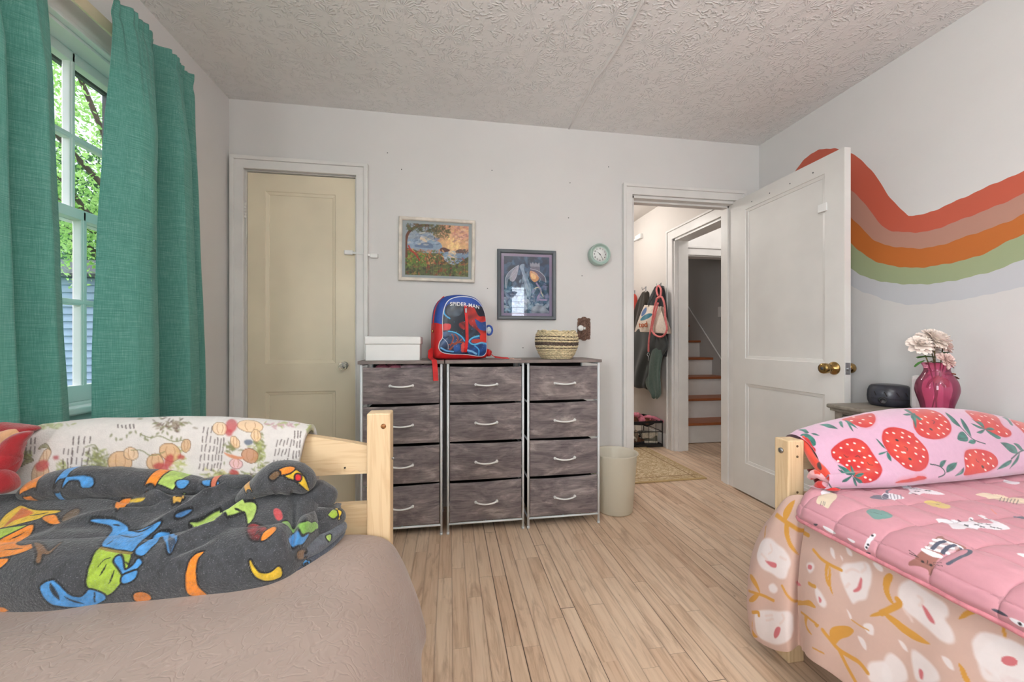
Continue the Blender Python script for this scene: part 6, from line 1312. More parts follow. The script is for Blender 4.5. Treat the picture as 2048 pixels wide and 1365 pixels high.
berry(Z7((1395, 440), (1420, 390), (1500, 358), (1600, 365), (1700, 390), (1800, 440)) + Z8((190, 470), (260, 540), (330, 620), (370, 700), (375, 800), (340, 880), (270, 930), (190, 930), (90, 900)) + Z7((1680, 880), (1600, 810), (1500, 720), (1440, 630), (1390, 530)),
    Z7((1455, 432), (1540, 434), (1660, 433), (1650, 490), (1750, 482), (1467, 538), (1733, 563), (1592, 600), (1563, 655), (1657, 687), (1595, 742), (1665, 830), (1767, 860)) + Z8((125, 482), (222, 545), (208, 628), (307, 648), (205, 700), (305, 745), (265, 805), (140, 860), (60, 690)),
    [('o', *Z7((1585, 528))), ('o', *Z7((1755, 768))), ('l', *Z7((1680, 615), (1720, 630), (1718, 665)))])
berry(Z8((60, 125), (200, 122), (340, 122), (470, 150), (560, 200), (640, 280), (670, 370), (640, 450), (560, 500), (470, 520), (370, 510), (270, 470), (200, 400), (170, 310), (160, 220), (110, 160)),
    Z8((220, 145), (425, 165), (520, 205), (330, 218), (478, 248), (590, 288), (280, 245), (360, 298), (270, 310), (540, 332), (290, 392), (502, 372), (618, 384), (365, 445), (495, 458), (568, 440)), [('o', *Z8((405, 382))), ('l', *Z8((415, 265), (450, 285), (430, 312)))])
berry(Z8((840, 140), (960, 150), (1080, 165), (1190, 190), (1270, 230), (1320, 310), (1365, 360), (1440, 410), (1445, 460), (1390, 490), (1290, 470), (1180, 420), (1080, 370), (980, 290), (910, 210)),
    Z8((935, 185), (1030, 265), (1060, 215), (1110, 212), (1155, 295), (1205, 255), (1270, 335), (1285, 418), (1385, 443), (1280, 230)))
berry(Z8((840, 690), (880, 650), (960, 640), (1080, 650), (1190, 690), (1260, 760), (1275, 840), (1220, 900), (1130, 940), (980, 965), (830, 985), (850, 900), (835, 790)),
    Z8((985, 675), (1080, 708), (912, 718), (1180, 760), (860, 768), (1088, 785), (1145, 826), (948, 852), (880, 860), (1212, 865), (1110, 915)), [('l', *Z8((990, 765), (1000, 800), (1025, 812))), ('o', *Z8((1078, 875)))])
berry(Z7((870, 255), (1000, 220), (1130, 195), (1260, 175), (1305, 220), (1300, 290), (1250, 345), (1180, 365), (1100, 350), (1000, 310), (920, 280)), Z7((995, 270), (1145, 258), (1108, 302), (1243, 308), (1235, 212), (1020, 225)))
berry(Z8((1430, 255), (1540, 280), (1640, 310), (1640, 450), (1560, 380), (1490, 320)), Z8((1525, 315), (1600, 380))); berry(Z7((1560, 1080), (1640, 1050), (1740, 1030), (1830, 1010)) + Z8((240, 990), (330, 1000), (340, 1030), (200, 1060), (60, 1080)), [])
def leaf(px, vein=True):
    S.pblob(px, MG, smooth=4, aa=.0016, mottle=((30, 84, 80), 90))
    if vein: q = S.locate([px[0], px[len(px) // 2]]); S.stroke(q, .0016, DG)
for p_ in (Z7((820, 850), (900, 880), (980, 930), (1010, 985), (940, 960), (870, 905)), Z7((820, 905), (920, 940), (990, 985), (900, 965)), Z7((985, 855), (1020, 900), (1040, 970), (1010, 990), (990, 920)), Z7((1160, 960), (1090, 955), (1040, 990), (1090, 1010)), Z7((1020, 1000), (1110, 1040), (1140, 1080), (1080, 1080)), Z7((1010, 1000), (1050, 1050), (1060, 1125), (1025, 1095)), Z7((875, 1070), (890, 1040), (1000, 985), (980, 1020), (920, 1070)),
        Z7((1315, 510), (1370, 550), (1440, 640), (1380, 600)), Z7((1350, 715), (1360, 690), (1460, 670), (1400, 710)), Z7((1460, 680), (1500, 720), (1515, 800), (1470, 770), (1450, 715)),
        Z7((580, 325), (680, 312), (760, 340), (815, 380), (720, 370), (640, 345)), Z7((830, 290), (870, 280), (885, 360), (850, 340)), Z7((900, 265), (980, 290), (1070, 372), (980, 330)), Z7((930, 280), (980, 330), (1015, 412), (960, 350)),
        Z7((330, 460), (380, 440), (460, 460), (520, 520), (530, 590), (480, 600), (430, 500), (380, 490)), Z7((470, 440), (520, 435), (575, 465), (530, 465)), Z7((300, 395), (390, 380), (440, 430), (400, 440), (360, 410)),
        Z8((40, 190), (110, 175), (150, 200), (80, 205)), Z8((150, 190), (200, 180), (215, 340), (200, 360), (170, 270), (140, 230)), Z8((190, 190), (280, 250), (260, 270), (200, 230)), Z8((50, 130), (110, 130), (180, 190), (130, 180)),
        Z8((585, 165), (650, 200), (730, 270), (790, 355), (700, 310), (640, 240)), Z8((785, 240), (840, 290), (900, 390), (925, 480), (860, 410), (810, 330)), Z8((745, 510), (770, 430), (830, 420), (885, 500), (870, 545), (800, 540)), Z8((890, 560), (920, 515), (985, 540), (960, 580)),
        Z8((920, 305), (1000, 330), (1110, 380), (1020, 370)), Z8((930, 250), (1000, 300), (1100, 370), (1060, 290), (980, 280)), Z8((1000, 425), (1060, 400), (1110, 385), (1060, 445)), Z8((1110, 380), (1170, 360), (1230, 385), (1170, 400)), Z8((1110, 390), (1200, 430), (1310, 490), (1280, 515), (1180, 460)),
        Z8((515, 870), (530, 800), (600, 790), (560, 870)), Z8((605, 950), (620, 850), (740, 815), (710, 900)), Z8((715, 995), (780, 950), (830, 880), (820, 960)), Z8((1305, 555), (1400, 565), (1500, 610), (1530, 700), (1450, 690), (1370, 620)), Z8((1475, 568), (1540, 575), (1600, 650), (1570, 665), (1520, 610)), Z8((1265, 910), (1340, 830), (1450, 780), (1420, 850)), Z8((1425, 895), (1490, 790), (1555, 690), (1530, 800)), Z8((1325, 230), (1400, 240), (1470, 330), (1440, 330), (1380, 255))): leaf(p_)
for p_ in (Z8((780, 350), (870, 440), (960, 520), (1110, 575)), Z8((395, 840), (470, 850), (540, 880), (590, 960), (500, 1010)), Z8((1612, 655), (1540, 690), (1450, 770)), Z7((700, 1090), (740, 1150), (800, 1160))): S.pline(p_, .0036, DG)
S.pblob(Z7((370, 500), (430, 500), (480, 590), (525, 640), (520, 690), (490, 720), (440, 620)), SR, smooth=4, aa=.002)
edge = roll([q3(1606, 872, 1.10), q3(1616, 900, 1.07), q3(1630, 925, 1.04), q3(1648, 945, 1.01), q3(1662, 962, .99)], .010, [.010, .012, .014, .014, .012], (214, 70, 52), seed=31, amp=.15, nu=100, nv=40)
edge2 = roll([q3(1612, 900, 1.13), q3(1622, 930, 1.11), q3(1634, 950, 1.09), q3(1640, 972, 1.07)], .014, .018, (150, 36, 36), seed=32, nu=80, nv=40)
fold1 = roll([q3(1618, 958, 1.05), q3(1632, 948, 1.03), q3(1650, 955, 1.01), q3(1664, 966, .995)], [.010, .016, .018, .012], [.008, .013, .013, .009], (228, 170, 176), seed=33, nu=100, nv=50)
fold2 = roll([q3(1632, 978, 1.035), q3(1644, 970, 1.015), q3(1660, 976, .995), q3(1680, 978, .985)], [.008, .014, .014, .01], [.010, .013, .010, .006], (206, 48, 44), seed=34, nu=100, nv=50)
for s_, pts, col in ((edge, [(1634, 928), (1640, 925), (1644, 940), (1636, 938)], (70, 50, 46)), (fold1, [(1620, 962), (1626, 950), (1640, 950), (1630, 962)], (208, 70, 50)), (fold2, [(1650, 968), (1668, 976), (1690, 980), (1690, 984), (1660, 982)], (40, 70, 70)), (fold2, [(1648, 962), (1662, 970), (1656, 976), (1644, 970)], (232, 178, 190))): s_.pblob(pts, col, smooth=4)
sb = build_surfs('strawberry_throw', [S, edge, edge2, fold1, fold2], M['pink_fleece'])
tag(sb, 'pink fleece throw with smiling red strawberries folded over the right headboard', 'throw blanket')
# ------------------------------------------------------------------ nightstand beside the open door
m = NT('taupe_grey_painted_wood'); v = m.obj(); n = m.noise(m.mapping(v, (4, 50, 50)), 1, 3); m.base(m.ramp(n, (.3, (118, 111, 101)), (.7, (142, 135, 124))), .5); m.bump(n, .1, .002); M['taupe'] = m.m
ns_ = thing('nightstand', 'taupe grey nightstand in the corner behind the right bed', 'nightstand', (1.96, 1.41, 0))
wbox('top', 1.790, 2.128, 1.195, 1.622, .692, .710, M['taupe'], ns_, .006); wbox('top_moulding', 1.800, 2.126, 1.205, 1.612, .680, .692, M['taupe'], ns_, .003)
for (x, y) in ((1.812, 1.217), (1.812, 1.565), (2.082, 1.217), (2.082, 1.565)): wbox('leg', x, x + .035, y, y + .035, 0, .680, M['taupe'], ns_, .003)
wbox('side_panel', 1.847, 2.082, 1.590, 1.598, .30, .680, M['taupe'], ns_); wbox('side_panel', 1.847, 2.082, 1.219, 1.227, .30, .680, M['taupe'], ns_); wbox('back_panel', 2.105, 2.113, 1.25, 1.565, .30, .68, M['taupe'], ns_)
wbox('front_rail', 1.815, 1.835, 1.252, 1.565, .668, .680, M['taupe'], ns_)
for z0, z1 in ((.535, .662), (.39, .527)):
    d_ = wbox('drawer', 1.815, 2.05, 1.256, 1.561, z0, z1, M['taupe'], ns_, .002)
    bm = bmesh.new(); lathe(bm, [(.0001, -.026), (.011, -.022), (.013, -.014), (.006, -.006), (.006, .002)], 16, (1.815, 1.408, (z0 + z1) / 2), 'X'); fixn(bm); bmesh.ops.translate(bm, verts=bm.verts[:], vec=-Vector(ns_.location)); mesh_from('knob', bm, M['brass'], d_)
wbox('shelf', 1.83, 2.10, 1.23, 1.59, .20, .218, M['taupe'], ns_)
# black round projector-like device
m = NT('black_shell'); v = m.obj(); m.base(m.ramp(m.noise(v, 30, 3), (.3, (36, 38, 46)), (.7, (60, 62, 72))), .30); M['shell'] = m.m
sp_ = thing('night_light_projector', 'black rounded night light projector with a small lens on the nightstand', 'projector', (2.02, 1.522, .711), math.radians(-48))
bm = bmesh.new(); lathe(bm, [(.0001, 0), (.062, 0), (.070, .006), (.076, .022), (.078, .045), (.076, .070), (.070, .088), (.062, .096), (.040, .100), (.0001, .101)], 48); mesh_from('shell', bm, M['shell'], sp_)
bm = bmesh.new(); 
for r, y, h in ((.0135, -.083, .006), ): lathe(bm, [(.0001, -.0815), (.0075, -.0805), (.0095, -.0845), (.0135, -.0845), (.015, -.076), (.015, -.066)], 24, (-.028, 0, .030), 'Y')
fixn(bm); mesh_from('lens', bm, M['black_plastic'], sp_)
bm = bmesh.new()
for a in (-.75, -.25, .28, .72):
    c_, s_ = math.sin(a), -math.cos(a); tube(bm, [(.0768 * math.sin(a - .05), -.0768 * math.cos(a - .05), .068), (.0784 * math.sin(a + .07), -.0784 * math.cos(a + .07), .050)], .0018, 6)
tube(bm, [(.0776 * math.sin(a), -.0776 * math.cos(a), .036 + .006 * math.exp(-((a + .33) / .25) ** 2)) for a in np.linspace(-1.0, 1.2, 24)], .0008, 5)
mesh_from('seam', bm, M['dark_line'], sp_)
# white rounded card / device behind the vase
wd = thing('monitor', 'small white rounded device standing behind the pink vase', 'monitor', (2.045, 1.395, .711), math.radians(-52))
bm = bmesh.new(); B(bm, -.048, .048, -.018, .018, 0, .148, .016); mesh_from('body', bm, M['white_plastic'], wd)
bm = text_bm('H', .012, .0004, .0004); bmesh.ops.transform(bm, matrix=Matrix.Translation((-.018, -.0186, .022)) @ STAND, verts=bm.verts[:]); mesh_from('lettering', bm, M['dark_grey'], wd)

# ------------------------------------------------------------------ pink glass vase
g = NT('pink_glass'); tr = g.n('ShaderNodeBsdfTransparent'); tr.inputs[0].default_value = (*s2l((244, 176, 200)), 1); gl = g.n('ShaderNodeBsdfGlossy'); gl.inputs['Roughness'].default_value = .03
lw = g.n('ShaderNodeLayerWeight'); lw.inputs[0].default_value = .35; tr2 = g.n('ShaderNodeBsdfTransparent'); tr2.inputs[0].default_value = (*s2l((222, 110, 150)), 1)
mx0 = g.n('ShaderNodeMixShader'); g.l(lw.outputs['Facing'], mx0.inputs[0]); g.l(tr.outputs[0], mx0.inputs[1]); g.l(tr2.outputs[0], mx0.inputs[2])
df = g.n('ShaderNodeBsdfDiffuse'); df.inputs[0].default_value = (*s2l((226, 96, 142)), 1); mxd = g.n('ShaderNodeMixShader'); mxd.inputs[0].default_value = .26; g.l(mx0.outputs[0], mxd.inputs[1]); g.l(df.outputs[0], mxd.inputs[2])
mx1 = g.n('ShaderNodeMixShader'); fr = g.n('ShaderNodeFresnel'); fr.inputs[0].default_value = 1.5; g.l(fr.outputs[0], mx1.inputs[0]); g.l(mxd.outputs[0], mx1.inputs[1]); g.l(gl.outputs[0], mx1.inputs[2]); g.l(mx1.outputs[0], g.out.inputs[0]); M['pink_glass'] = g.m
VX, VY = 1.935, 1.285
bm = bmesh.new(); pr = catmull([(.002, .003), (.040, .003), (.044, .012), (.050, .045), (.061, .085), (.064, .108), (.059, .138), (.045, .165), (.038, .183), (.040, .198), (.047, .210), (.051, .214)], 5)
lathe(bm, [(float(r), float(h)) for r, h in pr], 56, cap=False); vs = mesh_from('vase', bm, M['pink_glass'], loc=(VX, VY, .711)); tag(vs, 'pink glass vase with flared rim on the nightstand', 'vase')
M['stem'] = flat('brown_green_stem', (104, 92, 52), .6, .2, 30); M['leaf'] = flat('flower_leaf', (70, 118, 52), .5, .2, 20); M['brown_leaf'] = flat('amber_leaf', (140, 84, 44), .5, .25, 30)
M['petal_a'] = flat('pale_pink_petal', (252, 238, 228), .6, .05, 20, Subsurface_Weight=.0); M['petal_b'] = flat('blush_petal', (248, 220, 212), .6, .06, 20)
def petal(bm, c, yaw, pitch, L, W_, curl, roll_=0.0):
    nu_, nv_ = 5, 5; R_ = Matrix.Rotation(yaw, 3, 'Z') @ Matrix.Rotation(-pitch, 3, 'Y'); g_ = []
    for i in range(nu_):
        u = i / (nu_ - 1); row = []
        for j in range(nv_):
            w_ = (j / (nv_ - 1) - .5) * 2; wd_ = W_ * math.sin(PI * (.12 + .80 * u)) ** .7; p = Vector((L * u, w_ * wd_ / 2, curl * u * u * L + .18 * wd_ * (w_ * w_) + .05 * L * math.sin(w_ * 5 + c[0] * 99) * u))
            row.append(bm.verts.new(R_ @ p + Vector(c)))
        g_.append(row)
    for i in range(nu_ - 1):
        for j in range(nv_ - 1): bm.faces.new((g_[i][j], g_[i + 1][j], g_[i + 1][j + 1], g_[i][j + 1])).smooth = True
def flower(label, pos, R_, mat, tilt, seed, layers=6, full=1.0, leaves=()):
    t = thing('rose', label, 'flower', (VX, VY, .711), 0, 'pale pink flowers in the vase'); r_ = random.Random(seed); bm = bmesh.new()
    for k in range(layers):
        f = k / (layers - 1); n_ = int(4 + 6 * f * full)
        for j in range(n_):
            yaw = 2 * PI * (j + .5 * (k % 2)) / n_ + r_.uniform(-.2, .2); pit = math.radians(82 - 84 * f + r_.uniform(-8, 8)); L = R_ * (.48 + .55 * f); petal(bm, (0, 0, R_ * .08 * (1 - f)), yaw, pit, L, L * (.75 - .2 * (full - 1)), .25 - .35 * f)
    bmesh.ops.transform(bm, matrix=Matrix.Translation(Vector(pos) - Vector(t.location)) @ Euler(tilt).to_matrix().to_4x4(), verts=bm.verts[:])
    mesh_from('blossom', bm, mat, t)
    p = Vector(pos) - Vector(t.location); bm = bmesh.new(); tube(bm, [tuple(q) for q in catmull([tuple(p), (p.x * .55, p.y * .4, p.z - .07), (p.x * .2, p.y * .2, .13), (-p.x * .2, -p.y * .2 + .005 * seed % .02, .012)], 6)], .0022, 6); mesh_from('stem', bm, M['stem'], t)
    if leaves:
        bm = bmesh.new()
        for (px, py, yaw, pitch, L) in leaves:
            q = onY(px, py, VY) - Vector(t.location); petal(bm, tuple(q), yaw, pitch, L, L * .5, -.1)
        mesh_from('leaf', bm, M['leaf'], t)
    return t
fp_ = lambda px, py, dy=0: tuple(onY(px, py, VY + dy))
flower('large layered pale flower at the top of the bouquet in the pink vase', fp_(1868, 680, -.01), .056, M['petal_a'], (.55, .1, 0), 1, 8, 1.9, [(1870, 716, 2.9, .2, .045), (1880, 712, .1, .35, .050)])
flower('frilly pale flower at the left of the bouquet in the pink vase', fp_(1841, 690, 0), .044, M['petal_a'], (.7, -.55, 0), 2, 6, 1.4, [(1850, 722, 2.6, -.6, .040), (1858, 714, 3.0, .0, .050)])
flower('blush flower at the right of the bouquet below the top bloom', fp_(1886, 692, .01), .036, M['petal_b'], (.8, .4, 0), 3, 6, 1.2)
flower('round blush rose sitting lowest, right at the vase rim', fp_(1891, 722, -.035), .036, M['petal_b'], (1.0, .25, 0), 4, 6, 1.2, [(1862, 724, 3.6, .15, .035), (1866, 726, -.1, .1, .03)])
flower('small pale flower in the middle of the bouquet behind the green leaves', fp_(1862, 700, .03), .034, M['petal_a'], (.6, -.1, .4), 5, 5, 1.2)
bm = bmesh.new()
for k, (x, z, yaw, pit, L) in enumerate(((-.02, .155, 2.4, -.9, .05), (.01, .15, .3, -.7, .05), (.0, .16, 3.4, -.5, .045), (.02, .165, -.6, -.2, .045), (-.01, .175, 1.2, .2, .04), (.0, .150, 4.4, -.6, .045), (.005, .17, 5.2, .1, .04))): petal(bm, (x, -.01, z), yaw, pit, L, L * .6, -.15)
aml = mesh_from('leaf_sprig', bm, M['brown_leaf'], loc=(VX, VY, .711)); tag(aml, 'amber brown leaves showing through the neck of the pink vase', 'leaves')

# unseen floor lamp added behind the camera to brighten the ceiling
fl_ = thing('added_floor_lamp', 'unseen torchiere added between the beds behind the camera to brighten the ceiling', 'lamp', (0.78, -0.50, 0))
bm = bmesh.new(); lathe(bm, [(.13, .002), (.13, .02), (.02, .03)], 28); mesh_from('base', bm, M['black_plastic'], fl_)
bm = bmesh.new(); tube(bm, [(0, 0, .02), (0, 0, 1.60)], .012, 10); mesh_from('pole', bm, M['black_plastic'], fl_)
bm = bmesh.new(); lathe(bm, [(.02, 1.58), (.09, 1.62), (.15, 1.69), (.148, 1.69), (.088, 1.625), (.02, 1.585)], 32, cap=False); mesh_from('lamp_shade', bm, M['white_metal'], fl_)

# ------------------------------------------------------------------ hall: coats on hooks, tote bag, leash, shoe crate, rug
M['cloth'] = printmat('coat_cloth', .85, .4, 160, .2, .25)
def garment(name, label, rows, X0, depth, col, seed, group=None, art=None, cat='coat'):
    """hanging cloth: rows of (photo y, left x, right x) measured in the plane X0 beside the hall wall"""
    rw_ = np.array([[onX((a + b) / 2, y, X0).z, onX(b, y, X0).y, onX(a, y, X0).y] for y, a, b in rows])      # z, y_near, y_far
    nv_, na = 110, 90; s_ = np.linspace(0, 1, nv_); cur = catmull([tuple(r) for r in rw_], 8); tt = np.linspace(0, 1, len(cur)); R_ = np.stack([np.interp(s_, tt, cur[:, k]) for k in range(3)], 1)
    a = np.linspace(0, 2 * PI, na)[None]; yc = (R_[:, 1] + R_[:, 2])[:, None] / 2; hw = (R_[:, 2] - R_[:, 1])[:, None] / 2; cap = np.clip(np.sin(PI * np.clip(s_ * .96 + .02, 0, 1)) * 3, 0, 1)[:, None] ** .5
    fold = .20 * np.sin(a * 5 + seed + 2 * s_[:, None]) + .12 * np.sin(a * 9 + 3 * seed - 3 * s_[:, None]); fold = fold * np.clip(s_[:, None] * 2, .2, 1)
    Y = yc + hw * np.cos(a) * (1 + fold * .15); X = X0 - depth * np.sin(a) * (cap) * (1 + fold * 1.2) * .5 - .0; Z = R_[:, 0][:, None] + .006 * np.sin(a * 4 + seed)
    S = Surf(np.stack([X, Y, Z], -1), base=col)
    if art: art(S)
    o = build_surfs(name, [S], M['cloth'], flip=True); return tag(o, label, cat, group)
G_ = 'clothes hanging on the hall wall'
garment('jacket', 'red jacket hanging furthest left on the hall wall', [(590, 1258, 1268), (600, 1250, 1273), (640, 1246, 1274), (700, 1240, 1268)], 1.98, .06, (170, 56, 40), 1, G_)
garment('coat', 'dark brown coat hanging left of the tote bag on the hall wall', [(584, 1289, 1295), (592, 1283, 1296), (612, 1272, 1296), (650, 1262, 1288), (700, 1256, 1284), (760, 1254, 1282)], 1.975, .07, (54, 46, 38), 2, G_)
garment('jacket', 'black jacket with straps hanging behind the tote bag in the hall', [(573, 1317, 1323), (580, 1309, 1327), (605, 1298, 1330), (640, 1294, 1334), (680, 1292, 1336), (712, 1300, 1333)], 1.965, .08, (34, 34, 38), 3, G_)
garment('hoodie', 'dark charcoal hoodie hanging below the tote bag in the hall', [(650, 1272, 1326), (668, 1268, 1330), (690, 1262, 1334), (705, 1260, 1326), (735, 1258, 1308), (760, 1258, 1298), (775, 1260, 1294)], 1.93, .10, (50, 54, 54), 4, G_)
garment('trousers', 'dusty green garment hanging lowest beneath the charcoal hoodie in the hall', [(690, 1302, 1326), (712, 1298, 1324), (740, 1294, 1320), (770, 1292, 1321), (788, 1302, 1320), (797, 1308, 1314)], 1.925, .06, (74, 92, 84), 5, G_)
for k, (px, py) in enumerate(((1269, 584), (1291, 577), (1321, 570))):
    p = onX(px, py, 2.04); bm = bmesh.new(); B(bm, HX - .004, HX, p.y - .010, p.y + .010, p.z - .03, p.z + .02, .001); tube(bm, [(HX - .003, p.y, p.z + .01), (HX - .025, p.y, p.z - .005), (HX - .040, p.y, p.z - .02), (HX - .045, p.y, p.z), (HX - .046, p.y, p.z + .012)], .0035, 8)
    tag(mesh_from('coat_hook', bm, M['steel']), ['metal coat hook above the red jacket', 'metal coat hook above the dark brown coat', 'metal coat hook holding the pink leash and black jacket'][k], 'hook', 'metal hooks on the hall wall')
# tote bag
tb_ = thing('tote_bag', 'cream tote bag with blue leaf print hanging over the coats in the hall', 'tote bag', tuple(onX(1300, 672, 1.885)))
def onq(px, py, X=1.885): return onX(px, py, X)
cr4 = [onq(1289, 610), onq(1322, 614), onq(1336, 668), onq(1269, 664)]
nu, nv = 150, 120; uu, vv = np.meshgrid(np.linspace(0, 1, nu), np.linspace(0, 1, nv), indexing='ij'); A_ = [np.array(c) for c in cr4]
P = (A_[0] * (1 - uu)[..., None] + A_[1] * uu[..., None]) * (1 - vv)[..., None] + (A_[3] * (1 - uu)[..., None] + A_[2] * uu[..., None]) * vv[..., None]
P[..., 0] -= .022 * np.sin(PI * uu) * np.sin(PI * np.clip(vv, 0, 1)) ** .5 + .006 * np.sin(uu * 14 + vv * 3)
S = Surf(P, base=(226, 212, 198)); K8 = lambda *p: zz(p, 1230, 360, 3.79)
S.pblob(K8((200, 1035), (205, 1000), (235, 965), (240, 990), (225, 1020)), (98, 128, 178), smooth=4); S.pblob(K8((190, 1065), (215, 1030), (260, 1012), (285, 1020), (255, 1050), (215, 1065)), (44, 122, 146), smooth=4); S.pblob(K8((150, 1140), (150, 1152), (330, 1160), (330, 1180), (345, 1186), (375, 1185)), (226, 212, 198), smooth=2)
S2 = Surf(P[::-1].copy() + np.array([.03, 0, 0]), base=(206, 190, 176)); build_surfs('panel', [S, S2], M['cloth'], tb_, origin=(0, 0, 0)).location = -Vector(tb_.location)
bm = text_bm('ted', .075, .0006, .0012); bmesh.ops.transform(bm, matrix=Matrix.Scale(1.75, 4, (1, 0, 0)), verts=bm.verts[:]); c0 = onq(1286, 650, 1.858); ax = (Vector(A_[1]) - Vector(A_[0])).normalized()
bmesh.ops.transform(bm, matrix=Matrix.Translation(c0 - Vector(tb_.location)) @ Matrix.Rotation(-PI / 2, 4, 'Z') @ STAND, verts=bm.verts[:]); mesh_from('lettering', bm, flat('rust_ink', (176, 84, 40), .8, .05), tb_)
bm = bmesh.new()
for dx in (0, .012):
    pts = [onq(1296, 613, 1.88 + dx), onq(1308, 590, 1.90 + dx), onq(1318, 574, 1.935), onq(1322, 576, 1.93), onq(1318, 614, 1.88 + dx)]; strap(bm, [tuple(q - Vector(tb_.location)) for q in pts], .018, .003, (.3, 1, 0))
mesh_from('strap', bm, M['black_fabric'], tb_)
# pink leash
M['leash'] = flat('coral_pink_webbing', (226, 124, 124), .7, .1, 60)
ls = thing('dog_leash', 'coral pink rope leash looped over the tote bag', 'leash', tuple(onX(1317, 572, 1.88)))
L_ = lambda px, py, X=1.855: tuple(onX(px, py, X) - Vector(ls.location))
bm = bmesh.new(); tube(bm, [tuple(q) for q in catmull([L_(1316, 592, 1.86), L_(1313, 580, 1.87), L_(1317, 572, 1.88), L_(1322, 580, 1.87), L_(1320, 594), L_(1314, 597), L_(1323, 594), L_(1329, 610), L_(1331, 640), L_(1334, 658), L_(1328, 671), L_(1318, 674), L_(1307, 667), L_(1304, 655), L_(1310, 630), L_(1316, 606)], 6)], .0085, 8)
tube(bm, [tuple(q) for q in catmull([L_(1314, 597), L_(1308, 620), L_(1303, 650), L_(1298, 680), L_(1297, 704)], 6)], .0085, 8); mesh_from('rope', bm, M['leash'], ls)
bm = bmesh.new(); tube(bm, [L_(1297, 704), L_(1294, 710), L_(1297, 714), L_(1299, 710), L_(1297, 704)], .003, 6); tube(bm, [L_(1297, 712), L_(1297, 722)], .004, 6); mesh_from('clasp', bm, M['steel'], ls)
# white curtain bracket on the hall wall
p = onX(1281, 475, HX); bm = bmesh.new(); B(bm, HX - .035, HX, p.y - .06, p.y + .06, p.z - .022, p.z + .026, .004); B(bm, HX - .022, HX - .006, p.y + .06, p.y + .5, p.z - .012, p.z + .006, .003)
tag(mesh_from('rod_bracket', bm, M['white_plastic']), 'white plastic bracket with a rod high on the hall wall', 'bracket')

# shoe crate
CXa, CXb, CYa, CYb, CH = 1.66, 2.015, 3.47, 3.84, .25
crt = thing('shoe_crate', 'black open-sided plastic crate full of shoes on the hall floor', 'crate', ((CXa + CXb) / 2, (CYa + CYb) / 2, 0))
bm = bmesh.new(); B(bm, CXa, CXb, CYa, CYb, .004, .012)
for z in (.012, .125, CH - .02):
    h = .018 if z < .2 else .022
    for a in ((CXa, CXb, CYa, CYa + .006), (CXa, CXb, CYb - .006, CYb), (CXa, CXa + .006, CYa, CYb), (CXb - .006, CXb, CYa, CYb)): B(bm, a[0], a[1], a[2], a[3], z if abs(z - .125) > .01 else z + .02, z + h if abs(z - .125) > .01 else z + .026)
for x in (CXa, CXb - .008): 
    for y in (CYa, CYb - .008): B(bm, x, x + .008, y, y + .008, .004, CH, .001)
for k in range(1, 5): x = CXa + (CXb - CXa) * k / 5; B(bm, x - .002, x + .002, CYa, CYa + .004, .012, CH); y = CYa + (CYb - CYa) * k / 5; B(bm, CXa, CXa + .004, y - .002, y + .002, .012, CH)
wp('crate_body', bm, M['black_plastic'], crt)
def shoe(label, loc, rz, tilt, up, sole, L=.20, W_=.075):
    t = thing('shoe', label, 'shoe', loc, 0, 'shoes piled in the black crate'); t.rotation_euler = (tilt[0], tilt[1], rz)
    out = catmull([(-.5, .0), (-.42, .36), (-.15, .36), (.15, .46), (.40, .40), (.5, 0), (.40, -.36), (.15, -.42), (-.15, -.34), (-.42, -.36)], 4, True)
    bm = bmesh.new(); n_ = len(out)
    R_ = [[bm.verts.new((x * L * s_, y * W_ * s_, z)) for x, y in out] for s_, z in ((.97, 0), (1.0, .006), (1.0, .018), (.96, .022))]
    for a, b in zip(R_, R_[1:]):
        for i in range(n_): bm.faces.new((a[i], a[(i + 1) % n_], b[(i + 1) % n_], b[i])).smooth = True
    bm.faces.new(R_[0][::-1]); bm.faces.new(R_[-1]); fixn(bm); mesh_from('sole', bm, sole, t)
    bm = bmesh.new(); R_ = []
    for s_ in np.linspace(0, 1, 7):
        row = []
        for x, y in out:
            hz = .018 + s_ * (.030 + .040 * (1 / (1 + math.exp(14 * (x - .12))))); k = 1 - .55 * s_ ** 2; row.append(bm.verts.new((x * L * (.95 - .18 * s_) - .012 * s_, y * W_ * .93 * k, hz)))
        R_.append(row)
    for a, b in zip(R_, R_[1:]):
        for i in range(n_): bm.faces.new((a[i], a[(i + 1) % n_], b[(i + 1) % n_], b[i])).smooth = True
    top = [v for v in R_[-1]]; c_ = bm.verts.new((-.05 * L, 0, .045))
    for i in range(n_): bm.faces.new((top[i], top[(i + 1) % n_], c_))
    fixn(bm); mesh_from('upper', bm, up, t)
    bm = bmesh.new()
    for k in range(4): tube(bm, [(.02 * L + k * .012, -.018, .058 - k * .004), (.02 * L + k * .012 + .003, 0, .064 - k * .004), (.02 * L + k * .012, .018, .058 - k * .004)], .0018, 5)
    mesh_from('laces', bm, M['white_plastic'], t); return t
col = lambda n_, c: flat(n_, c, .75, .15, 50, bump=.2)
TANS, BRNS, GRYS, OLV, BLKS, CRMS = col('tan_suede', (150, 132, 112)), col('brown_leather', (112, 70, 48)), col('grey_canvas', (120, 118, 112)), col('olive_canvas', (112, 108, 92)), col('black_canvas', (44, 44, 46)), col('cream_rubber', (214, 206, 188))
shoe('tan lace-up shoe leaning at the left in the crate', (1.76, 3.55, .05), .9, (.3, .5), TANS, CRMS); shoe('brown leather shoe at the bottom left of the crate', (1.80, 3.56, .020), .3, (0, 0), BRNS, BLKS)
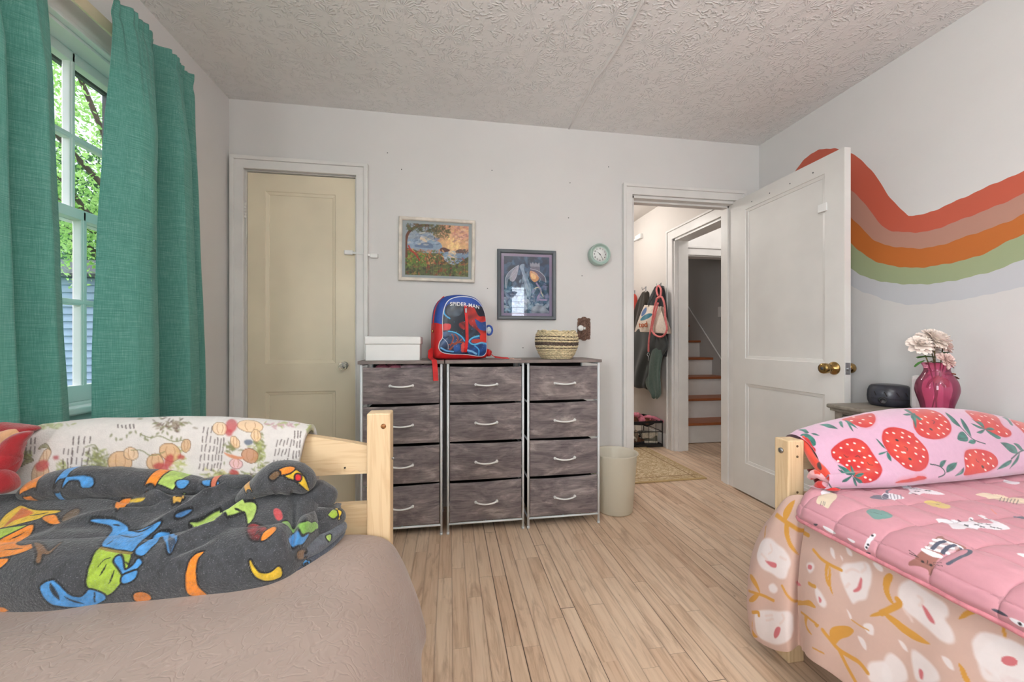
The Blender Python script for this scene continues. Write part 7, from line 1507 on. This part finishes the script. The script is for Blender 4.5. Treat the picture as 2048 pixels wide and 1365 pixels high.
shoe('grey sneaker showing its pale sole at the front right of the crate', (1.915, 3.53, .10), .1, (-1.3, 0), GRYS, CRMS, .18); shoe('olive sneaker lying at the bottom right of the crate', (1.925, 3.57, .022), 2.9, (0, 0), OLV, CRMS, .17)
shoe('black canvas shoe deeper in the crate', (1.80, 3.72, .03), 1.4, (.1, 0), BLKS, CRMS); shoe('brown shoe lying across the top of the crate', (1.80, 3.60, .195), .2, (0, .1), BRNS, BLKS, .2); shoe('small rust brown shoe on top at the right of the crate', (1.93, 3.58, .200), .5, (.2, -.15), col('rust_leather', (140, 84, 62)), BLKS, .15)
bm = bmesh.new()
for k, (px, py, r) in enumerate(((1274, 828, .035), (1286, 838, .05), (1300, 836, .045), (1282, 832, .03), (1314, 838, .03))): q = onY(px, py, 3.56); lump(bm, (q.x, 3.56 + .01 * k, q.z - .01), (r, r * .8, r * .6), k + 3, amp=.25)
tube(bm, [tuple(onY(px, py, 3.52)) for px, py in ((1290, 834), (1306, 835), (1320, 841), (1332, 846), (1330, 852))], [.012, .014, .013, .012, .008], 8)
tag(mesh_from('crumpled_bag', bm, flat('bubblegum_pink_cloth', (222, 132, 152), .8, .12, 40, bump=.4, bscale=50)), 'bubblegum pink cloth bag crumpled on top of the shoe crate', 'bag')

# hall rug
m = NT('faded_persian_rug'); v = m.obj(); s = m.n('ShaderNodeSeparateXYZ'); m.l(v, s.inputs[0])
n1 = m.noise(v, 16, 5, .6, 2.2); n2 = m.noise(v, 60, 3); pat = m.ramp(m.math('ABSOLUTE', m.math('SUBTRACT', n1, .5)), (.0, (160, 132, 96)), (.03, (190, 164, 124)), (.07, (220, 200, 166)), (.2, (226, 208, 176)))
ex = m.math('ABSOLUTE', s.outputs[0]); ey = m.math('ABSOLUTE', s.outputs[1]); bx_ = m.math('GREATER_THAN', ex, .42); by_ = m.math('GREATER_THAN', ey, .80); bd = m.math('MAXIMUM', bx_, by_)
l1 = m.math('MULTIPLY', m.math('GREATER_THAN', ex, .39), m.math('LESS_THAN', ex, .405)); l2 = m.math('MULTIPLY', m.math('GREATER_THAN', ey, .77), m.math('LESS_THAN', ey, .785)); l3 = m.math('GREATER_THAN', ex, .465); l4 = m.math('GREATER_THAN', ey, .845)
c = m.mix(m.math('MULTIPLY', bd, .35), pat, rgb(170, 142, 100)); c = m.mix(m.math('MULTIPLY', m.math('MAXIMUM', l1, l2), .7), c, rgb(132, 100, 66)); c = m.mix(m.math('MAXIMUM', l3, l4), c, rgb(188, 160, 112)); m.base(m.mix(m.math('MULTIPLY', n2, .3), c, rgb(160, 134, 96)), .95); m.bump(n2, .4, .003); M['rug'] = m.m
bm = bmesh.new(); B(bm, -.48, .48, -.86, .86, .001, .009, .003); rg = mesh_from('rug', bm, M['rug'], loc=(1.365, 3.46, 0)); rg.rotation_euler = (0, 0, math.radians(1.5)); tag(rg, 'faded beige patterned rug on the hall floor beyond the doorway', 'rug')

# ------------------------------------------------------------------ outside the side window
M['grass'] = flat('grass', (96, 130, 62), .9, .25, 2, bump=.5); bm = bmesh.new(); B(bm, -40, -1.6, -20, 40, -.62, -.5); struct(mesh_from('ground', bm, M['grass']))
m = NT('pale_blue_siding'); v = m.obj(); m.base(m.ramp(m.noise(v, 3, 4), (.3, (158, 176, 208)), (.7, (176, 194, 224))), .6); M['siding'] = m.m
gr = thing('garage', 'pale blue garage with horizontal siding beyond the window', 'garage', (-8, 9.5, -.5))
bm = bmesh.new(); z = -.5; k = 0
while z < 2.22:
    zt = min(z + .135, 2.24); vs_ = [bm.verts.new(p) for p in ((-11.5, 8.455, z), (-5.2, 8.455, z), (-5.2, 8.50, zt), (-11.5, 8.50, zt))]; bm.faces.new(vs_); vs2 = [bm.verts.new(p) for p in ((-11.5, 8.455, z), (-5.2, 8.455, z), (-5.2, 8.505, z + .004), (-11.5, 8.505, z + .004))]; bm.faces.new(vs2); z += .135
B(bm, -11.5, -5.2, 8.51, 10.5, -.5, 2.22); wp('siding_wall', bm, M['siding'], gr)
bm = bmesh.new(); prism(bm, [(8.30, 2.20), (8.30, 2.26), (9.5, 2.72), (10.7, 2.26), (10.7, 2.20)], 'X', -11.7, -5.0); fixn(bm); wp('roof', bm, M['dark_grey'], gr)
def leafmat(name, a, b):
    m = NT(name); v = m.n('ShaderNodeNewGeometry'); c = m.ramp(m.noise(m.obj(), 4, 2), (.35, a), (.65, b)); m.base(c, .6); t = m.n('ShaderNodeBsdfTranslucent'); m.l(c, t.inputs[0]); mx = m.n('ShaderNodeMixShader'); mx.inputs[0].default_value = .4; m.l(m.b.outputs[0], mx.inputs[1]); m.l(t.outputs[0], mx.inputs[2]); m.l(mx.outputs[0], m.out.inputs[0]); return m.m
M['bark'] = flat('bark', (78, 66, 56), .9, .2, 20, bump=.6)
def tree(label, base, crowns, n, lf, mat, seed):
    t = thing('tree', label, 'tree', base); r = np.random.RandomState(seed); tot = sum(c[3] ** 2 for c in crowns); V = []
    for (cx, cy, cz, R_, fz) in crowns:
        k = int(n * R_ ** 2 / tot); d_ = r.normal(size=(k, 3)); d_ /= np.linalg.norm(d_, axis=1, keepdims=True); rad = R_ * r.uniform(.35, 1, (k, 1)) ** .5; d_ *= rad; d_[:, 2] *= fz
        clump = .25 * R_ * np.stack([np.sin(d_[:, 1] * 5 / R_ + cx), np.sin(d_[:, 2] * 6 / R_), np.sin(d_[:, 0] * 5 / R_)], 1); c = np.array([cx, cy, cz]) + d_ + clump
        a = r.normal(size=(k, 3)); a /= np.linalg.norm(a, axis=1, keepdims=True); b = np.cross(a, r.normal(size=(k, 3))); b /= np.linalg.norm(b, axis=1, keepdims=True); s_ = lf * r.uniform(.6, 1.3, (k, 1)); V.append(np.stack([c - a * s_, c - b * s_ * .5, c + a * s_, c + b * s_ * .5], 1).reshape(-1, 3))
    V = np.vstack(V) - np.array(base); me = bpy.data.meshes.new('foliage'); q = len(V) // 4; me.vertices.add(len(V)); me.vertices.foreach_set('co', V.astype(np.float32).ravel()); me.loops.add(q * 4); me.loops.foreach_set('vertex_index', np.arange(q * 4, dtype=np.int32)); me.polygons.add(q); me.polygons.foreach_set('loop_start', np.arange(0, q * 4, 4, dtype=np.int32)); me.update(calc_edges=True); me.materials.append(mat)
    o = bpy.data.objects.new('foliage', me); C.objects.link(o); o.parent = t
    bm = bmesh.new(); top = crowns[0]; tube(bm, [(0, 0, 0), (.1, .0, 1.2), ((top[0] - base[0]) * .8, (top[1] - base[1]) * .8, top[2] - base[2])], [.22, .18, .06], 10)
    for k in range(6):
        c = crowns[k % len(crowns)]; a = r.uniform(0, 6.28); tube(bm, [(.1, 0, 1.4 + .15 * k), ((c[0] - base[0]) * .5 + .4 * math.cos(a), (c[1] - base[1]) * .5 + .4 * math.sin(a), 2.4 + .2 * k), (c[0] - base[0] + c[3] * .7 * math.cos(a), c[1] - base[1] + c[3] * .7 * math.sin(a), c[2] - base[2] + .6)], [.07, .045, .015], 7)
    mesh_from('trunk', bm, M['bark'], t)
tree('leafy bright green tree close outside the window', (-3.9, 7.9, -.5), [(-5.0, 6.6, 4.1, 1.9, 1.0), (-6.2, 7.2, 3.2, 1.3, .8), (-4.6, 6.2, 5.4, 1.4, 1.0), (-5.7, 6.6, 2.9, .9, .7)], 19000, .036, leafmat('bright_leaves', (124, 176, 84), (184, 220, 136)), 3)
tree('darker green tree rising behind the blue garage', (-10.5, 15.5, -.5), [(-10.8, 15.2, 3.9, 2.9, 1.0), (-9.0, 15.0, 5.9, 2.4, 1.0), (-12.5, 15.5, 5.2, 2.4, 1.0)], 12000, .11, leafmat('dark_leaves', (56, 92, 58), (98, 138, 84)), 8)
